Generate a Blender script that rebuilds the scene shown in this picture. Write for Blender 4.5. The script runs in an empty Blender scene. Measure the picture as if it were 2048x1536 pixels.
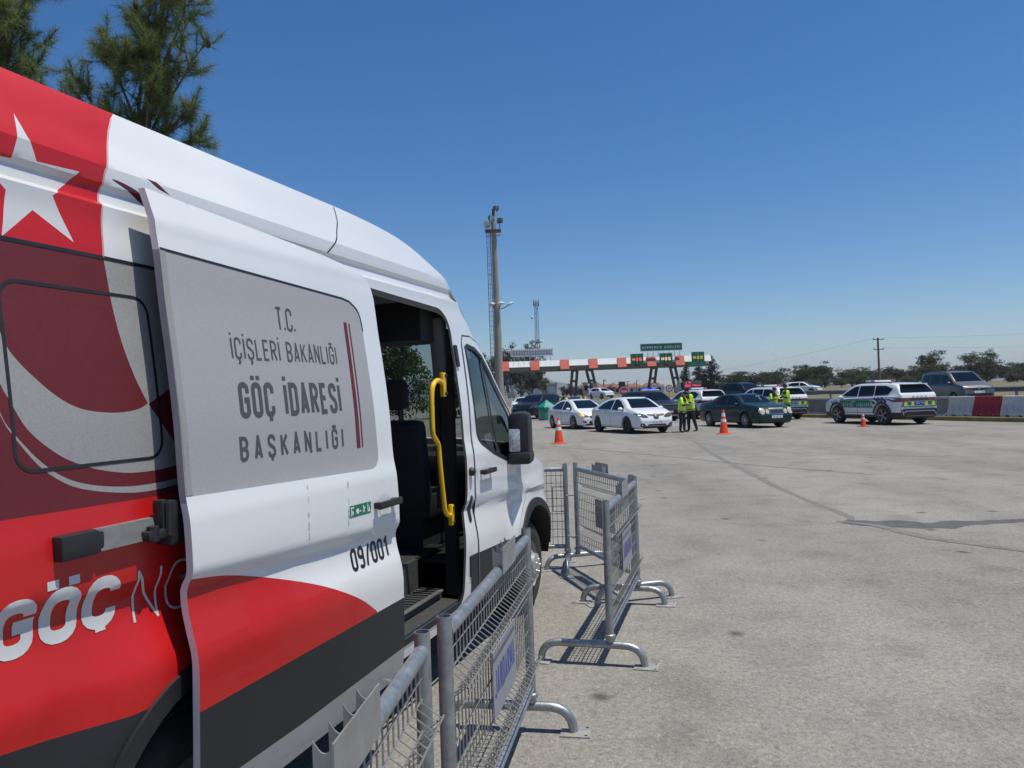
import bpy, bmesh, math, random
import numpy as np
from mathutils import Vector, Matrix, geometry
from mathutils.bvhtree import BVHTree

random.seed(7)
R = math.radians
SC = bpy.context.scene
COL = SC.collection

# ------------------------------------------------------------------ camera
CAM_H, ROLL, PITCH, FPX = 1.70, 0.034, math.atan(26 / 1539), 1539.0
cam_data = bpy.data.cameras.new('camera')
cam = bpy.data.objects.new('camera', cam_data)
COL.objects.link(cam)
cam_data.sensor_width = 36.0
cam_data.lens = 36.0 * FPX / 2048
cam_data.clip_start = 0.05
cam_data.clip_end = 20000
cr, sr, cp, sp = math.cos(ROLL), math.sin(ROLL), math.cos(PITCH), math.sin(PITCH)
ax_r = Vector((cr, sr * sp, -sr * cp))
ax_b = -Vector((0, cp, sp))
ax_u = ax_b.cross(ax_r)
cam.matrix_world = Matrix(((ax_r.x, ax_u.x, ax_b.x, 0), (ax_r.y, ax_u.y, ax_b.y, 0),
                           (ax_r.z, ax_u.z, ax_b.z, CAM_H), (0, 0, 0, 1)))
SC.camera = cam

# ------------------------------------------------------------------ sky, sun, exposure
SUN_AZ, SUN_EL = R(104), R(72)
w = bpy.data.worlds.new('World')
SC.world = w
w.use_nodes = True
nt = w.node_tree
bg = nt.nodes['Background']
sky = nt.nodes.new('ShaderNodeTexSky')
sky.sky_type = 'NISHITA'
sky.sun_disc = False
sky.sun_elevation = SUN_EL
sky.sun_rotation = SUN_AZ
sky.altitude = 50
sky.air_density = 1.0
sky.dust_density = 0.15
sky.ozone_density = 4.5
hs = nt.nodes.new('ShaderNodeHueSaturation')
hs.inputs['Saturation'].default_value = 1.28
nt.links.new(sky.outputs[0], hs.inputs['Color'])
tn = nt.nodes.new('ShaderNodeMix'); tn.data_type = 'RGBA'; tn.blend_type = 'MULTIPLY'; tn.inputs[0].default_value = 1
tn.inputs[7].default_value = (.97, .99, 1.045, 1)
nt.links.new(hs.outputs[0], tn.inputs[6])
nt.links.new(tn.outputs[2], bg.inputs[0])
bg.inputs[1].default_value = 0.10
sun_d = bpy.data.lights.new('sun', 'SUN')
sun_d.energy = 4.8
sun_d.angle = R(0.53)
sun_d.color = (1.0, 0.95, 0.85)
sun = bpy.data.objects.new('sun', sun_d)
COL.objects.link(sun)
to_sun = Vector((math.sin(SUN_AZ) * math.cos(SUN_EL), math.cos(SUN_AZ) * math.cos(SUN_EL), math.sin(SUN_EL)))
sun.rotation_euler = to_sun.to_track_quat('Z', 'Y').to_euler()
sun.location = to_sun * 60
SC.view_settings.view_transform = 'Standard'
SC.view_settings.look = 'None'
SC.view_settings.exposure = 0.0
SC.view_settings.gamma = 1.0
SC.cycles.max_bounces = 6
SC.cycles.transparent_max_bounces = 12
SC.cycles.volume_bounces = 0

# ------------------------------------------------------------------ materials
MATS = {}
def mat(name, col, rough=.5, metal=0., coat=0., var=0., scale=8., bump=0., bscale=None, emit=0., spec=.5, c2=None):
    if name in MATS: return MATS[name]
    m = bpy.data.materials.new(name); m.use_nodes = True
    n = m.node_tree.nodes; l = m.node_tree.links
    b = n['Principled BSDF']
    b.inputs['Base Color'].default_value = (*col, 1)
    b.inputs['Roughness'].default_value = rough
    b.inputs['Metallic'].default_value = metal
    b.inputs['Coat Weight'].default_value = coat
    b.inputs['Coat IOR'].default_value = 1.42
    b.inputs['Coat Roughness'].default_value = .04
    b.inputs['Specular IOR Level'].default_value = spec
    if var > 0 or bump > 0 or c2:
        tc = n.new('ShaderNodeTexCoord')
        nz = n.new('ShaderNodeTexNoise'); nz.inputs['Scale'].default_value = scale; nz.inputs['Detail'].default_value = 6
        nz.inputs['Roughness'].default_value = .62
        l.new(tc.outputs['Object'], nz.inputs['Vector'])
        if var > 0 or c2:
            rp = n.new('ShaderNodeValToRGB')
            a = tuple(max(0, c * (1 - var)) for c in col); d = c2 or tuple(min(1, c * (1 + var)) for c in col)
            rp.color_ramp.elements[0].position = .3; rp.color_ramp.elements[1].position = .7
            rp.color_ramp.elements[0].color = (*a, 1); rp.color_ramp.elements[1].color = (*d, 1)
            l.new(nz.outputs[0], rp.inputs[0]); l.new(rp.outputs[0], b.inputs['Base Color'])
            mr = n.new('ShaderNodeMapRange'); mr.inputs[3].default_value = max(0, rough - .1); mr.inputs[4].default_value = min(1, rough + .12)
            l.new(nz.outputs[0], mr.inputs[0]); l.new(mr.outputs[0], b.inputs['Roughness'])
        if bump > 0:
            nb = nz
            if bscale:
                nb = n.new('ShaderNodeTexNoise'); nb.inputs['Scale'].default_value = bscale; nb.inputs['Detail'].default_value = 4
                l.new(tc.outputs['Object'], nb.inputs['Vector'])
            bp = n.new('ShaderNodeBump'); bp.inputs['Strength'].default_value = bump; bp.inputs['Distance'].default_value = .02
            l.new(nb.outputs[0], bp.inputs['Height']); l.new(bp.outputs[0], b.inputs['Normal'])
    if emit > 0:
        b.inputs['Emission Color'].default_value = (*col, 1); b.inputs['Emission Strength'].default_value = emit
    MATS[name] = m
    return m

def glass_mat(name, tint=(.55, .62, .6), refl=.1):
    m = bpy.data.materials.new(name); m.use_nodes = True
    n = m.node_tree.nodes; l = m.node_tree.links
    n.remove(n['Principled BSDF'])
    out = n['Material Output']
    tr = n.new('ShaderNodeBsdfTransparent'); tr.inputs[0].default_value = (*tint, 1)
    gl = n.new('ShaderNodeBsdfGlossy'); gl.inputs['Roughness'].default_value = .02
    lw = n.new('ShaderNodeLayerWeight'); lw.inputs[0].default_value = .5
    fr = n.new('ShaderNodeMath'); fr.operation = 'POWER'; fr.inputs[1].default_value = 4.
    l.new(lw.outputs['Facing'], fr.inputs[0])
    ad = n.new('ShaderNodeMath'); ad.operation = 'ADD'; ad.use_clamp = True; ad.inputs[1].default_value = refl
    l.new(fr.outputs[0], ad.inputs[0])
    mx = n.new('ShaderNodeMixShader')
    l.new(ad.outputs[0], mx.inputs[0]); l.new(tr.outputs[0], mx.inputs[1]); l.new(gl.outputs[0], mx.inputs[2])
    l.new(mx.outputs[0], out.inputs[0])
    MATS[name] = m
    return m

WHITE = mat('white_paint', (.745, .752, .75), .32, coat=1.0, var=.03, scale=1.5)
RED = mat('red_vinyl', (.52, .009, .009), .42, coat=.25, var=.08, scale=2)
BLACKP = mat('black_plastic', (.018, .019, .021), .48, var=.2, scale=14, bump=.05, bscale=300)
TRIM = mat('dark_grey_trim', (.019, .020, .023), .5, var=.15, scale=5)
RUBBER = mat('rubber', (.022, .021, .021), .82, var=.25, scale=30)
TYRE = mat('tyre_rubber', (.035, .033, .031), .85, var=.3, scale=12, bump=.2, bscale=60)
GALV = mat('galvanised_steel', (.34, .36, .37), .45, metal=.75, var=.25, scale=22, bump=.06, bscale=70)
GALVD = mat('galvanised_wire', (.30, .30, .28), .5, metal=.6, var=.25, scale=30)
ALU = mat('aluminium', (.55, .55, .55), .35, metal=.85, var=.1, scale=20)
CHROME = mat('chrome', (.50, .50, .50), .28, metal=1.0)
DGLASS = mat('dark_car_glass', (.004, .007, .011), .05, spec=.28)
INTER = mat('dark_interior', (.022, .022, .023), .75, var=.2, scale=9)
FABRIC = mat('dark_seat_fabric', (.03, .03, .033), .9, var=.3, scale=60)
YELLOW = mat('yellow_enamel', (.85, .50, .008), .3, coat=.5)
PLATEW = mat('plate_white', (.75, .75, .74), .4)
BLACKT = mat('black_lettering', (.012, .012, .014), .5)
LENS = mat('clear_lamp_lens', (.62, .64, .66), .12, metal=.25, coat=1., var=.45, scale=45)
REDLENS = mat('red_lamp_lens', (.25, .008, .012), .15, coat=1.)
VGLASS = glass_mat('van_window_glass', (.42, .50, .47), .05)
WGLASS = glass_mat('windscreen_glass', (.40, .46, .44), .04)

# ------------------------------------------------------------------ object helpers
def link(o, parent=None):
    COL.objects.link(o)
    if parent is not None: o.parent = parent
    return o

def tag(o, label=None, cat=None, group=None, kind=None):
    if label: o['label'] = label
    if cat: o['category'] = cat
    if group: o['group'] = group
    if kind: o['kind'] = kind
    return o

def thing(name, label, cat, loc=(0, 0, 0), rz=0., group=None):
    o = bpy.data.objects.new(name, None); o.empty_display_size = .2
    link(o); o.location = loc; o.rotation_euler = (0, 0, rz)
    return tag(o, label, cat, group)

def mesh(name, verts, faces, mats, parent=None, smooth=True, idx=None, angle=35, label=None):
    me = bpy.data.meshes.new(name)
    me.from_pydata([tuple(v) for v in verts], [], faces)
    for m in (mats if isinstance(mats, (list, tuple)) else [mats]): me.materials.append(m)
    if idx is not None: me.polygons.foreach_set('material_index', list(idx))
    if smooth:
        me.shade_smooth()
        try: me.set_sharp_from_angle(angle=R(angle))
        except Exception: pass
    me.update()
    o = link(bpy.data.objects.new(name, me), parent)
    if label: o['label'] = label
    return o

def copy_tree(o, parent=None):
    c = o.copy(); COL.objects.link(c)
    if parent is not None: c.parent = parent
    for ch in list(o.children): copy_tree(ch, c)
    return c

def relabel(o, label, loc=None, rz=None, scale=None):
    o['label'] = label
    if loc is not None: o.location = loc
    if rz is not None: o.rotation_euler = (0, 0, rz)
    if scale is not None: o.scale = (scale,) * 3
    return o

def frame_for(d):
    d = Vector(d).normalized()
    up = Vector((0, 0, 1)) if abs(d.z) < .95 else Vector((1, 0, 0))
    a = d.cross(up).normalized(); b = a.cross(d).normalized()
    return a, b

class MB:
    def __init__(s): s.v = []; s.f = []; s.i = []
    def add(s, v, f, mi=0):
        k = len(s.v); s.v += [Vector(p) for p in v]
        s.f += [tuple(j + k for j in q) for q in f]; s.i += [mi] * len(f); return s
    def box(s, c, d, mi=0, rz=0., M=None, bevel=0.):
        x, y, z = d[0] / 2, d[1] / 2, d[2] / 2
        if bevel > 0:
            bm = bmesh.new(); bmesh.ops.create_cube(bm, size=1)
            bmesh.ops.scale(bm, vec=d, verts=bm.verts)
            bmesh.ops.bevel(bm, geom=bm.edges[:], offset=bevel, segments=2, affect='EDGES', profile=.6)
            vs = [v.co.copy() for v in bm.verts]; bm.verts.index_update(); fs = [[v.index for v in f.verts] for f in bm.faces]; bm.free()
        else:
            vs = [Vector((a, b, e)) for a in (-x, x) for b in (-y, y) for e in (-z, z)]
            fs = [(0, 1, 3, 2), (4, 6, 7, 5), (0, 4, 5, 1), (2, 3, 7, 6), (0, 2, 6, 4), (1, 5, 7, 3)]
        T = Matrix.Translation(c) @ (M if M else Matrix.Rotation(rz, 4, 'Z'))
        return s.add([T @ v for v in vs], fs, mi)
    def tube(s, path, r, n=10, mi=0, caps=True, closed=False):
        path = [Vector(p) for p in path]; m = len(path)
        rs = r if isinstance(r, (list, tuple)) else [r] * m
        rings = []; a = None
        for i, p in enumerate(path):
            if closed: d = path[(i + 1) % m] - path[i - 1]
            else: d = path[min(i + 1, m - 1)] - path[max(i - 1, 0)]
            if d.length < 1e-9: d = Vector((0, 0, 1))
            d.normalize()
            if a is None: a, b = frame_for(d)
            else:
                a = (a - d * a.dot(d))
                if a.length < 1e-6: a, b = frame_for(d)
                a.normalize(); b = d.cross(a) * -1
                b = a.cross(d)
            rings.append([p + (a * math.cos(2 * math.pi * k / n) + b * math.sin(2 * math.pi * k / n)) * rs[i] for k in range(n)])
        v = [q for g in rings for q in g]; f = []
        for i in range(m if closed else m - 1):
            j = (i + 1) % m
            for k in range(n):
                f.append((i * n + k, i * n + (k + 1) % n, j * n + (k + 1) % n, j * n + k))
        if caps and not closed:
            f.append(tuple(range(n - 1, -1, -1))); f.append(tuple((m - 1) * n + k for k in range(n)))
        return s.add(v, f, mi)
    def lathe(s, prof, n=24, M=None, mi=0):
        v = []; f = []
        for r, z in prof:
            for k in range(n):
                v.append(Vector((r * math.cos(2 * math.pi * k / n), r * math.sin(2 * math.pi * k / n), z)))
        for i in range(len(prof) - 1):
            for k in range(n):
                f.append((i * n + k, i * n + (k + 1) % n, (i + 1) * n + (k + 1) % n, (i + 1) * n + k))
        if M: v = [M @ p for p in v]
        return s.add(v, f, mi)
    def ell(s, c, r, n=12, m=8, mi=0, M=None):
        v = []; f = []
        for i in range(m + 1):
            th = math.pi * i / m
            for k in range(n):
                ph = 2 * math.pi * k / n
                v.append(Vector((r[0] * math.sin(th) * math.cos(ph), r[1] * math.sin(th) * math.sin(ph), r[2] * math.cos(th))))
        for i in range(m):
            for k in range(n):
                f.append((i * n + k, (i + 1) * n + k, (i + 1) * n + (k + 1) % n, i * n + (k + 1) % n))
        if M: v = [M @ p for p in v]
        return s.add([p + Vector(c) for p in v], f, mi)
    def prism(s, poly, z0, z1, mi=0, M=None):
        n = len(poly)
        v = [Vector((x, y, z0)) for x, y in poly] + [Vector((x, y, z1)) for x, y in poly]
        f = [tuple(range(n - 1, -1, -1)), tuple(range(n, 2 * n))] + [(k, (k + 1) % n, n + (k + 1) % n, n + k) for k in range(n)]
        if M: v = [M @ p for p in v]
        return s.add(v, f, mi)
    def build(s, name, mats, parent=None, smooth=True, angle=35, label=None):
        return mesh(name, s.v, s.f, mats, parent, smooth, s.i, angle, label)

def arc(c, r, a0, a1, n=8):
    return [(c[0] + r * math.cos(a0 + (a1 - a0) * i / n), c[1] + r * math.sin(a0 + (a1 - a0) * i / n)) for i in range(n + 1)]

def rrect(x0, y0, x1, y1, r, n=5):
    return (arc((x1 - r, y1 - r), r, 0, math.pi / 2, n) + arc((x0 + r, y1 - r), r, math.pi / 2, math.pi, n)
            + arc((x0 + r, y0 + r), r, math.pi, 1.5 * math.pi, n) + arc((x1 - r, y0 + r), r, 1.5 * math.pi, 2 * math.pi, n))

def smoothp(pts, n=6, closed=True):
    out = []; m = len(pts)
    for i in range(m if closed else m - 1):
        p0 = pts[(i - 1) % m] if closed or i > 0 else pts[i]; p1 = pts[i]; p2 = pts[(i + 1) % m]
        p3 = pts[(i + 2) % m] if closed or i + 2 < m else p2
        for k in range(n):
            t = k / n
            out.append(tuple(.5 * (2 * p1[j] + (p2[j] - p0[j]) * t + (2 * p0[j] - 5 * p1[j] + 4 * p2[j] - p3[j]) * t * t
                                   + (3 * p1[j] - p0[j] - 3 * p2[j] + p3[j]) * t ** 3) for j in range(len(p1))))
    if not closed: out.append(tuple(pts[-1]))
    return out

def sm(a, b, x):
    t = min(1., max(0., (x - a) / (b - a))); return t * t * (3 - 2 * t)

class Curve1:
    """monotone-ish cubic through points"""
    def __init__(s, x, y):
        s.x = list(x); s.y = list(y); n = len(x); d = [(y[i + 1] - y[i]) / (x[i + 1] - x[i]) for i in range(n - 1)]
        m = [d[0]] + [0 if d[i - 1] * d[i] <= 0 else 2 * d[i - 1] * d[i] / (d[i - 1] + d[i]) for i in range(1, n - 1)] + [d[-1]]
        s.m = m
    def __call__(s, q):
        x, y, m = s.x, s.y, s.m
        if q <= x[0]: return y[0]
        if q >= x[-1]: return y[-1]
        lo, hi = 0, len(x) - 1
        while hi - lo > 1:
            k = (lo + hi) // 2
            if x[k] <= q: lo = k
            else: hi = k
        h = x[hi] - x[lo]; t = (q - x[lo]) / h
        return ((2 * t ** 3 - 3 * t * t + 1) * y[lo] + (t ** 3 - 2 * t * t + t) * h * m[lo]
                + (-2 * t ** 3 + 3 * t * t) * y[hi] + (t ** 3 - t * t) * h * m[hi])

# ---- planar regions triangulated on a grid and mapped onto a surface
def inside_np(P, poly):
    x, y = P[:, 0], P[:, 1]; r = np.zeros(len(P), bool); n = len(poly)
    for i in range(n):
        x0, y0 = poly[i]; x1, y1 = poly[(i + 1) % n]
        if y0 == y1: continue
        c = ((y0 > y) != (y1 > y)) & (x < (x1 - x0) * (y - y0) / (y1 - y0) + x0)
        r ^= c
    return r

def triangulate(outers, holes=(), regions=(), step=.05, grid=True):
    """returns verts2d, tris, region index per tri (0 = none)"""
    V = []; E = []
    def loop(poly):
        k0 = len(V); pts = []
        n = len(poly)
        for i in range(n):
            a, b = poly[i], poly[(i + 1) % n]
            L = math.hypot(b[0] - a[0], b[1] - a[1])
            if L < 1e-7: continue
            q = max(1, int(math.ceil(L / step)))
            for j in range(q): pts.append((a[0] + (b[0] - a[0]) * j / q, a[1] + (b[1] - a[1]) * j / q))
        for p in pts: V.append(Vector(p))
        m = len(pts)
        for i in range(m): E.append((k0 + i, k0 + (i + 1) % m))
    for p in list(outers) + list(holes) + list(regions): loop(p)
    if grid:
        xs = [p[0] for o in outers for p in o]; ys = [p[1] for o in outers for p in o]
        nx = int((max(xs) - min(xs)) / step); ny = int((max(ys) - min(ys)) / step)
        g = np.array([(min(xs) + (i + .5) * step, min(ys) + (j + .5) * step) for i in range(nx + 1) for j in range(ny + 1)])
        if len(g):
            k = np.zeros(len(g), bool)
            for o in outers: k |= inside_np(g, o)
            for h in holes: k &= ~inside_np(g, h)
            for p in g[k]: V.append(Vector((float(p[0]), float(p[1]))))
    v2, e2, f2, _, _, _ = geometry.delaunay_2d_cdt(V, E, [], 0, 1e-5)
    v2 = [(p.x, p.y) for p in v2]
    f2 = [tuple(f) for f in f2]
    C = np.array([[sum(v2[i][0] for i in f) / len(f), sum(v2[i][1] for i in f) / len(f)] for f in f2])
    keep = np.zeros(len(f2), bool)
    for o in outers: keep |= inside_np(C, o)
    for h in holes: keep &= ~inside_np(C, h)
    reg = np.zeros(len(f2), int)
    for i, r in enumerate(regions): reg[inside_np(C, r)] = i + 1
    fs = []; rs = []
    for i, f in enumerate(f2):
        if keep[i]:
            a = sum(v2[f[k]][0] * v2[f[(k + 1) % len(f)]][1] - v2[f[(k + 1) % len(f)]][0] * v2[f[k]][1] for k in range(len(f)))
            fs.append(f if a > 0 else f[::-1]); rs.append(int(reg[i]))
    used = sorted({i for f in fs for i in f}); mp = {o: n for n, o in enumerate(used)}
    return [v2[i] for i in used], [tuple(mp[i] for i in f) for f in fs], rs

def boundary(fs):
    c = {}
    for f in fs:
        for i in range(len(f)):
            e = (f[i], f[(i + 1) % len(f)])
            if (e[1], e[0]) in c: del c[(e[1], e[0])]
            else: c[e] = 1
    return list(c)

# ---- stroke lettering: each glyph is a set of centre lines in a unit-height cell
def _o(w, r, y0=0., y1=1.):
    return [[(w - r, y0), (r, y0)] + [(r - r * math.sin(a), y0 + r - r * math.cos(a)) for a in (.39, .785, 1.18)] +
            [(0, y0 + r), (0, y1 - r)] + [(r - r * math.cos(a), y1 - r + r * math.sin(a)) for a in (.39, .785, 1.18)] +
            [(r, y1), (w - r, y1)] + [(w - r + r * math.sin(a), y1 - r + r * math.cos(a)) for a in (.39, .785, 1.18)] +
            [(w, y1 - r), (w, y0 + r)] + [(w - r + r * math.cos(a), y0 + r - r * math.sin(a)) for a in (.39, .785, 1.18)]]
def glyph(ch, w, t):
    """centre-line strokes, closed flags; w = centre-line width, t = stroke"""
    r = min(w * .5, .24)
    def q(cx, cy, a0, a1, rr=r, n=4): return [(cx + rr * math.cos(R(a0 + (a1 - a0) * i / n)), cy + rr * math.sin(R(a0 + (a1 - a0) * i / n))) for i in range(n + 1)]
    C = [(w, .72)] + [(w, 1 - r)] + q(w - r, 1 - r, 0, 90) + q(r, 1 - r, 90, 180) + q(r, r, 180, 270) + q(w - r, r, 270, 360) + [(w, .28)]
    S = [(w, .76)] + q(w - r, 1 - r, 0, 90) + q(r, 1 - r, 90, 180) + [(0, .72)] + [(.12 * w, .60), (.88 * w, .40)] + [(w, .28)] + q(w - r, r, 0, -90) + q(r, r, 270, 180) + [(0, .24)]
    O = _o(w, r)[0] + [(w - r, 0)]
    ced = [(w * .55, -.02), (w * .55, -.12), (w * .62, -.17), (w * .5, -.24), (w * .36, -.22)]
    if t > .15: ced = [(w * .5, -.05), (w * .5, -.22)]
    dots = [[(w * .10, 1.16), (w * .10, 1.16 + t * .9)], [(w * .90, 1.16), (w * .90, 1.16 + t * .9)]]
    breve = [(w * .18, 1.27)] + q(w * .5, 1.27, 180, 360, w * .32, 6)
    G = C + [(w, .5), (w * .5, .5)]
    rb = min(.25, w * .55)
    def qe(cx, cy, rx, ry, n=8): return [(cx + rx * math.sin(math.pi * i / n), cy + ry * math.cos(math.pi * i / n)) for i in range(n + 1)]
    Bt = [(0, 0), (0, 1), (w - rb, 1)] + qe(w - rb, .75, rb, .25)[1:] + [(0, .5)]
    Bb = [(0, .5), (w - rb, .5)] + qe(w - rb, .25, rb, .25)[1:] + [(0, 0)]
    T = {
        'I': [[(0, 0), (0, 1)]], 'İ': [[(0, 0), (0, 1)], [(0, 1.16), (0, 1.16 + t * .9)]],
        'T': [[(0, 1), (w, 1)], [(w / 2, 0), (w / 2, 1)]], 'L': [[(0, 1), (0, 0), (w * .9, 0)]],
        'E': [[(w * .9, 1), (0, 1), (0, 0), (w * .9, 0)], [(0, .52), (w * .8, .52)]], 'F': [[(w, 1), (0, 1), (0, 0)], [(0, .52), (w * .8, .52)]],
        'C': [C], 'Ç': [C, ced], 'G': [G], 'Ğ': [G, breve], 'O': [O], 'Ö': [O] + dots, '0': [O],
        'S': [S], 'Ş': [S, ced], 'A': [[(0, 0), (w / 2, 1), (w, 0)], [(w * .13, .24), (w * .87, .24)]],
        'R': [Bt, [(w * .45, .5), (w, 0)]], 'B': [Bt, Bb], 'P': [Bt], 'K': [[(0, 0), (0, 1)], [(w, 1), (0, .38)], [(w * .32, .58), (w, 0)]],
        'N': [[(0, 0), (0, 1), (w, 0), (w, 1)]], 'M': [[(0, 0), (0, 1), (w * .6, .35), (w * 1.2, 1), (w * 1.2, 0)]],
        'D': [[(0, 0), (0, 1)] + q(w - r, 1 - r, 90, 0) + q(w - r, r, 0, -90) + [(0, 0)]],
        'J': [[(w, 1), (w, r)] + q(w - r, r, 0, -90) + q(r, r, 270, 180)], 'H': [[(0, 0), (0, 1)], [(w, 0), (w, 1)], [(0, .5), (w, .5)]],
        'U': [[(0, 1), (0, r)] + q(r, r, 180, 270) + q(w - r, r, 270, 360) + [(w, 1)]], 'Y': [[(0, 1), (w / 2, .45), (w, 1)], [(w / 2, .45), (w / 2, 0)]],
        'Z': [[(0, 1), (w, 1), (0, 0), (w, 0)]], 'V': [[(0, 1), (w / 2, 0), (w, 1)]],
        '.': [[(0, 0), (0, t * .9)]], '/': [[(0, -.05), (w * .8, 1.05)]], '1': [[(0, .78), (w * .5, 1), (w * .5, 0)]],
        '2': [[(0, .74)] + q(r, 1 - r, 180, 90) + q(w - r, 1 - r, 90, 0) + [(w, .62), (0, 0), (w, 0)]],
        '3': [[(0, .8)] + q(r, 1 - r, 160, 90) + qe(w - rb, .76, rb, .24) + qe(w - rb, .26, rb, .26) + q(r, r, 270, 200)],
        '4': [[(w * .75, 0), (w * .75, 1), (0, .3), (w, .3)]], '5': [[(w, 1), (0, 1), (0, .58), (w - rb, .58)] + qe(w - rb, .29, rb, .29)[1:] + [(0, 0)]],
        '7': [[(0, 1), (w, 1), (w * .35, 0)]], '8': [_o(w, r, 0, .5)[0] + [(w - r, 0)], _o(w, r, .5, 1)[0] + [(w - r, .5)]],
        '9': [[(w, .62)] + q(w - r, .5 + r, 0, -90) + q(r, .5 + r, 270, 180) + q(r, 1 - r, 180, 90) + q(w - r, 1 - r, 90, 0) + [(w, r)] + q(w - r, r, 0, -90) + q(r, r, 270, 200)],
        '6': [[(w, .8)] + q(w - r, 1 - r, 0, 90) + q(r, 1 - r, 90, 180) + [(0, r)] + q(r, r, 180, 270) + q(w - r, r, 270, 360) + q(w - r, .56 - r, 0, 90) + q(r, .56 - r, 90, 180)],
        ' ': [],
    }
    wd = {'I': 0, 'İ': 0, '.': 0, 'M': w * 1.2, 'L': w * .9, 'E': w * .9, '1': w * .5, '/': w * .8, ' ': w * .45}.get(ch, w)
    return T.get(ch, []), wd

def ribbon(pts, t, split=38):
    """polygons covering a polyline of thickness t; sharp corners are butt-joined"""
    P = []
    for p in pts:
        p = Vector(p)
        if not P or (p - P[-1]).length > 1e-5: P.append(p)
    if len(P) < 2: return []
    closed = (P[0] - P[-1]).length < 1e-4 and len(P) > 3
    def turn(a, b, c):
        u = (b - a).normalized(); v = (c - b).normalized()
        return math.degrees(math.acos(max(-1, min(1, u.dot(v)))))
    runs = []; cur = [P[0]]; cs = False
    for i in range(1, len(P)):
        cur.append(P[i])
        if i < len(P) - 1 and turn(P[i - 1], P[i], P[i + 1]) > split:
            runs.append((cur, cs, True)); cur = [P[i]]; cs = True
    joint = closed and turn(P[-2], P[0], P[1]) > split
    if joint and runs: runs[0] = (runs[0][0], True, runs[0][2])
    elif joint: cs = True
    runs.append((cur, cs, joint))
    out = []
    for Q, es, ee in runs:
        Q = [q.copy() for q in Q]; loop = closed and len(runs) == 1 and not joint
        if es: Q[0] -= (Q[1] - Q[0]).normalized() * t * .5
        if ee: Q[-1] += (Q[-1] - Q[-2]).normalized() * t * .5
        n = len(Q); L = []; Rr = []
        for i in range(n):
            if loop: a = Q[i] - Q[i - 1 if i else n - 2]; b = Q[i + 1 if i < n - 1 else 1] - Q[i]
            else: a = Q[i] - Q[i - 1] if i else Q[1] - Q[0]; b = Q[i + 1] - Q[i] if i < n - 1 else Q[i] - Q[i - 1]
            a = a.normalized(); b = b.normalized()
            na = Vector((-a.y, a.x)); m = (na + Vector((-b.y, b.x))).normalized(); k = 1 / max(.5, m.dot(na))
            L.append(Q[i] + m * k * t / 2); Rr.append(Q[i] - m * k * t / 2)
        for i in range(n - 1): out.append([tuple(L[i]), tuple(Rr[i]), tuple(Rr[i + 1]), tuple(L[i + 1])])
    return out

def text_polys(txt, x0, y0, width, h, t, gap=None, slant=0., wl=.5):
    """list of (glyph polygons): text fitted in width (outer), cap height h, stroke t (metres)"""
    tt = t / h
    def total(w, g): return sum(glyph(c, w, tt)[1] + tt for c in txt) + g * (len(txt) - 1)
    g = tt * .9 if gap is None else gap / h
    lo, hi = .05, 3.
    for _ in range(40):
        md = (lo + hi) / 2
        if total(md, g) * h > width: hi = md
        else: lo = md
    w = lo; x = x0 + t / 2; res = []
    for c in txt:
        st, wd = glyph(c, w, tt)
        polys = []
        for s in st:
            p = [(x + a * h * 1.0 + slant * (b * (h - t)), y0 + t / 2 + b * (h - t)) for a, b in s]
            polys += ribbon(p, t)
        if polys: res.append(polys)
        x += (wd + tt + g) * h
    return res

def tri_any(polys):
    """triangulate the union of polygons (no grid)"""
    return triangulate(polys, step=9, grid=False)

def flat_text(name, txt, M, x0, y0, width, h, t, m, parent, **k):
    V = []; F = []
    for ps in text_polys(txt, x0, y0, width, h, t, **k):
        v, f, _ = tri_any(ps); b = len(V)
        V += [M @ Vector((x, y, 0)) for x, y in v]; F += [tuple(i + b for i in q) for q in f]
    return mesh(name, V, F, m, parent, smooth=False)

# ------------------------------------------------------------------ terrain
K0 = Vector((20.24, 30.54)); KD = Vector((-.3095, .951)).normalized(); KN = Vector((KD.y, -KD.x))
def kerb_d(x, y): return (Vector((x, y)) - K0).dot(KN)
def zg(x, y):
    z = 1.1 * sm(48, 150, y)
    d = kerb_d(x, y)
    return z + .42 * sm(1.0, 6, d) * sm(-40, 10, y)

def sheet(name, xs, ys, dz, m, kind='structure', clip=None):
    v = []; f = []; nx, ny = len(xs), len(ys)
    for y in ys:
        for x in xs: v.append((x, y, zg(x, y) + dz))
    for j in range(ny - 1):
        for i in range(nx - 1):
            cx, cy = (xs[i] + xs[i + 1]) / 2, (ys[j] + ys[j + 1]) / 2
            if clip and not clip(cx, cy): continue
            f.append((j * nx + i, j * nx + i + 1, (j + 1) * nx + i + 1, (j + 1) * nx + i))
    return tag(mesh(name, v, f, m), kind=kind)

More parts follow.
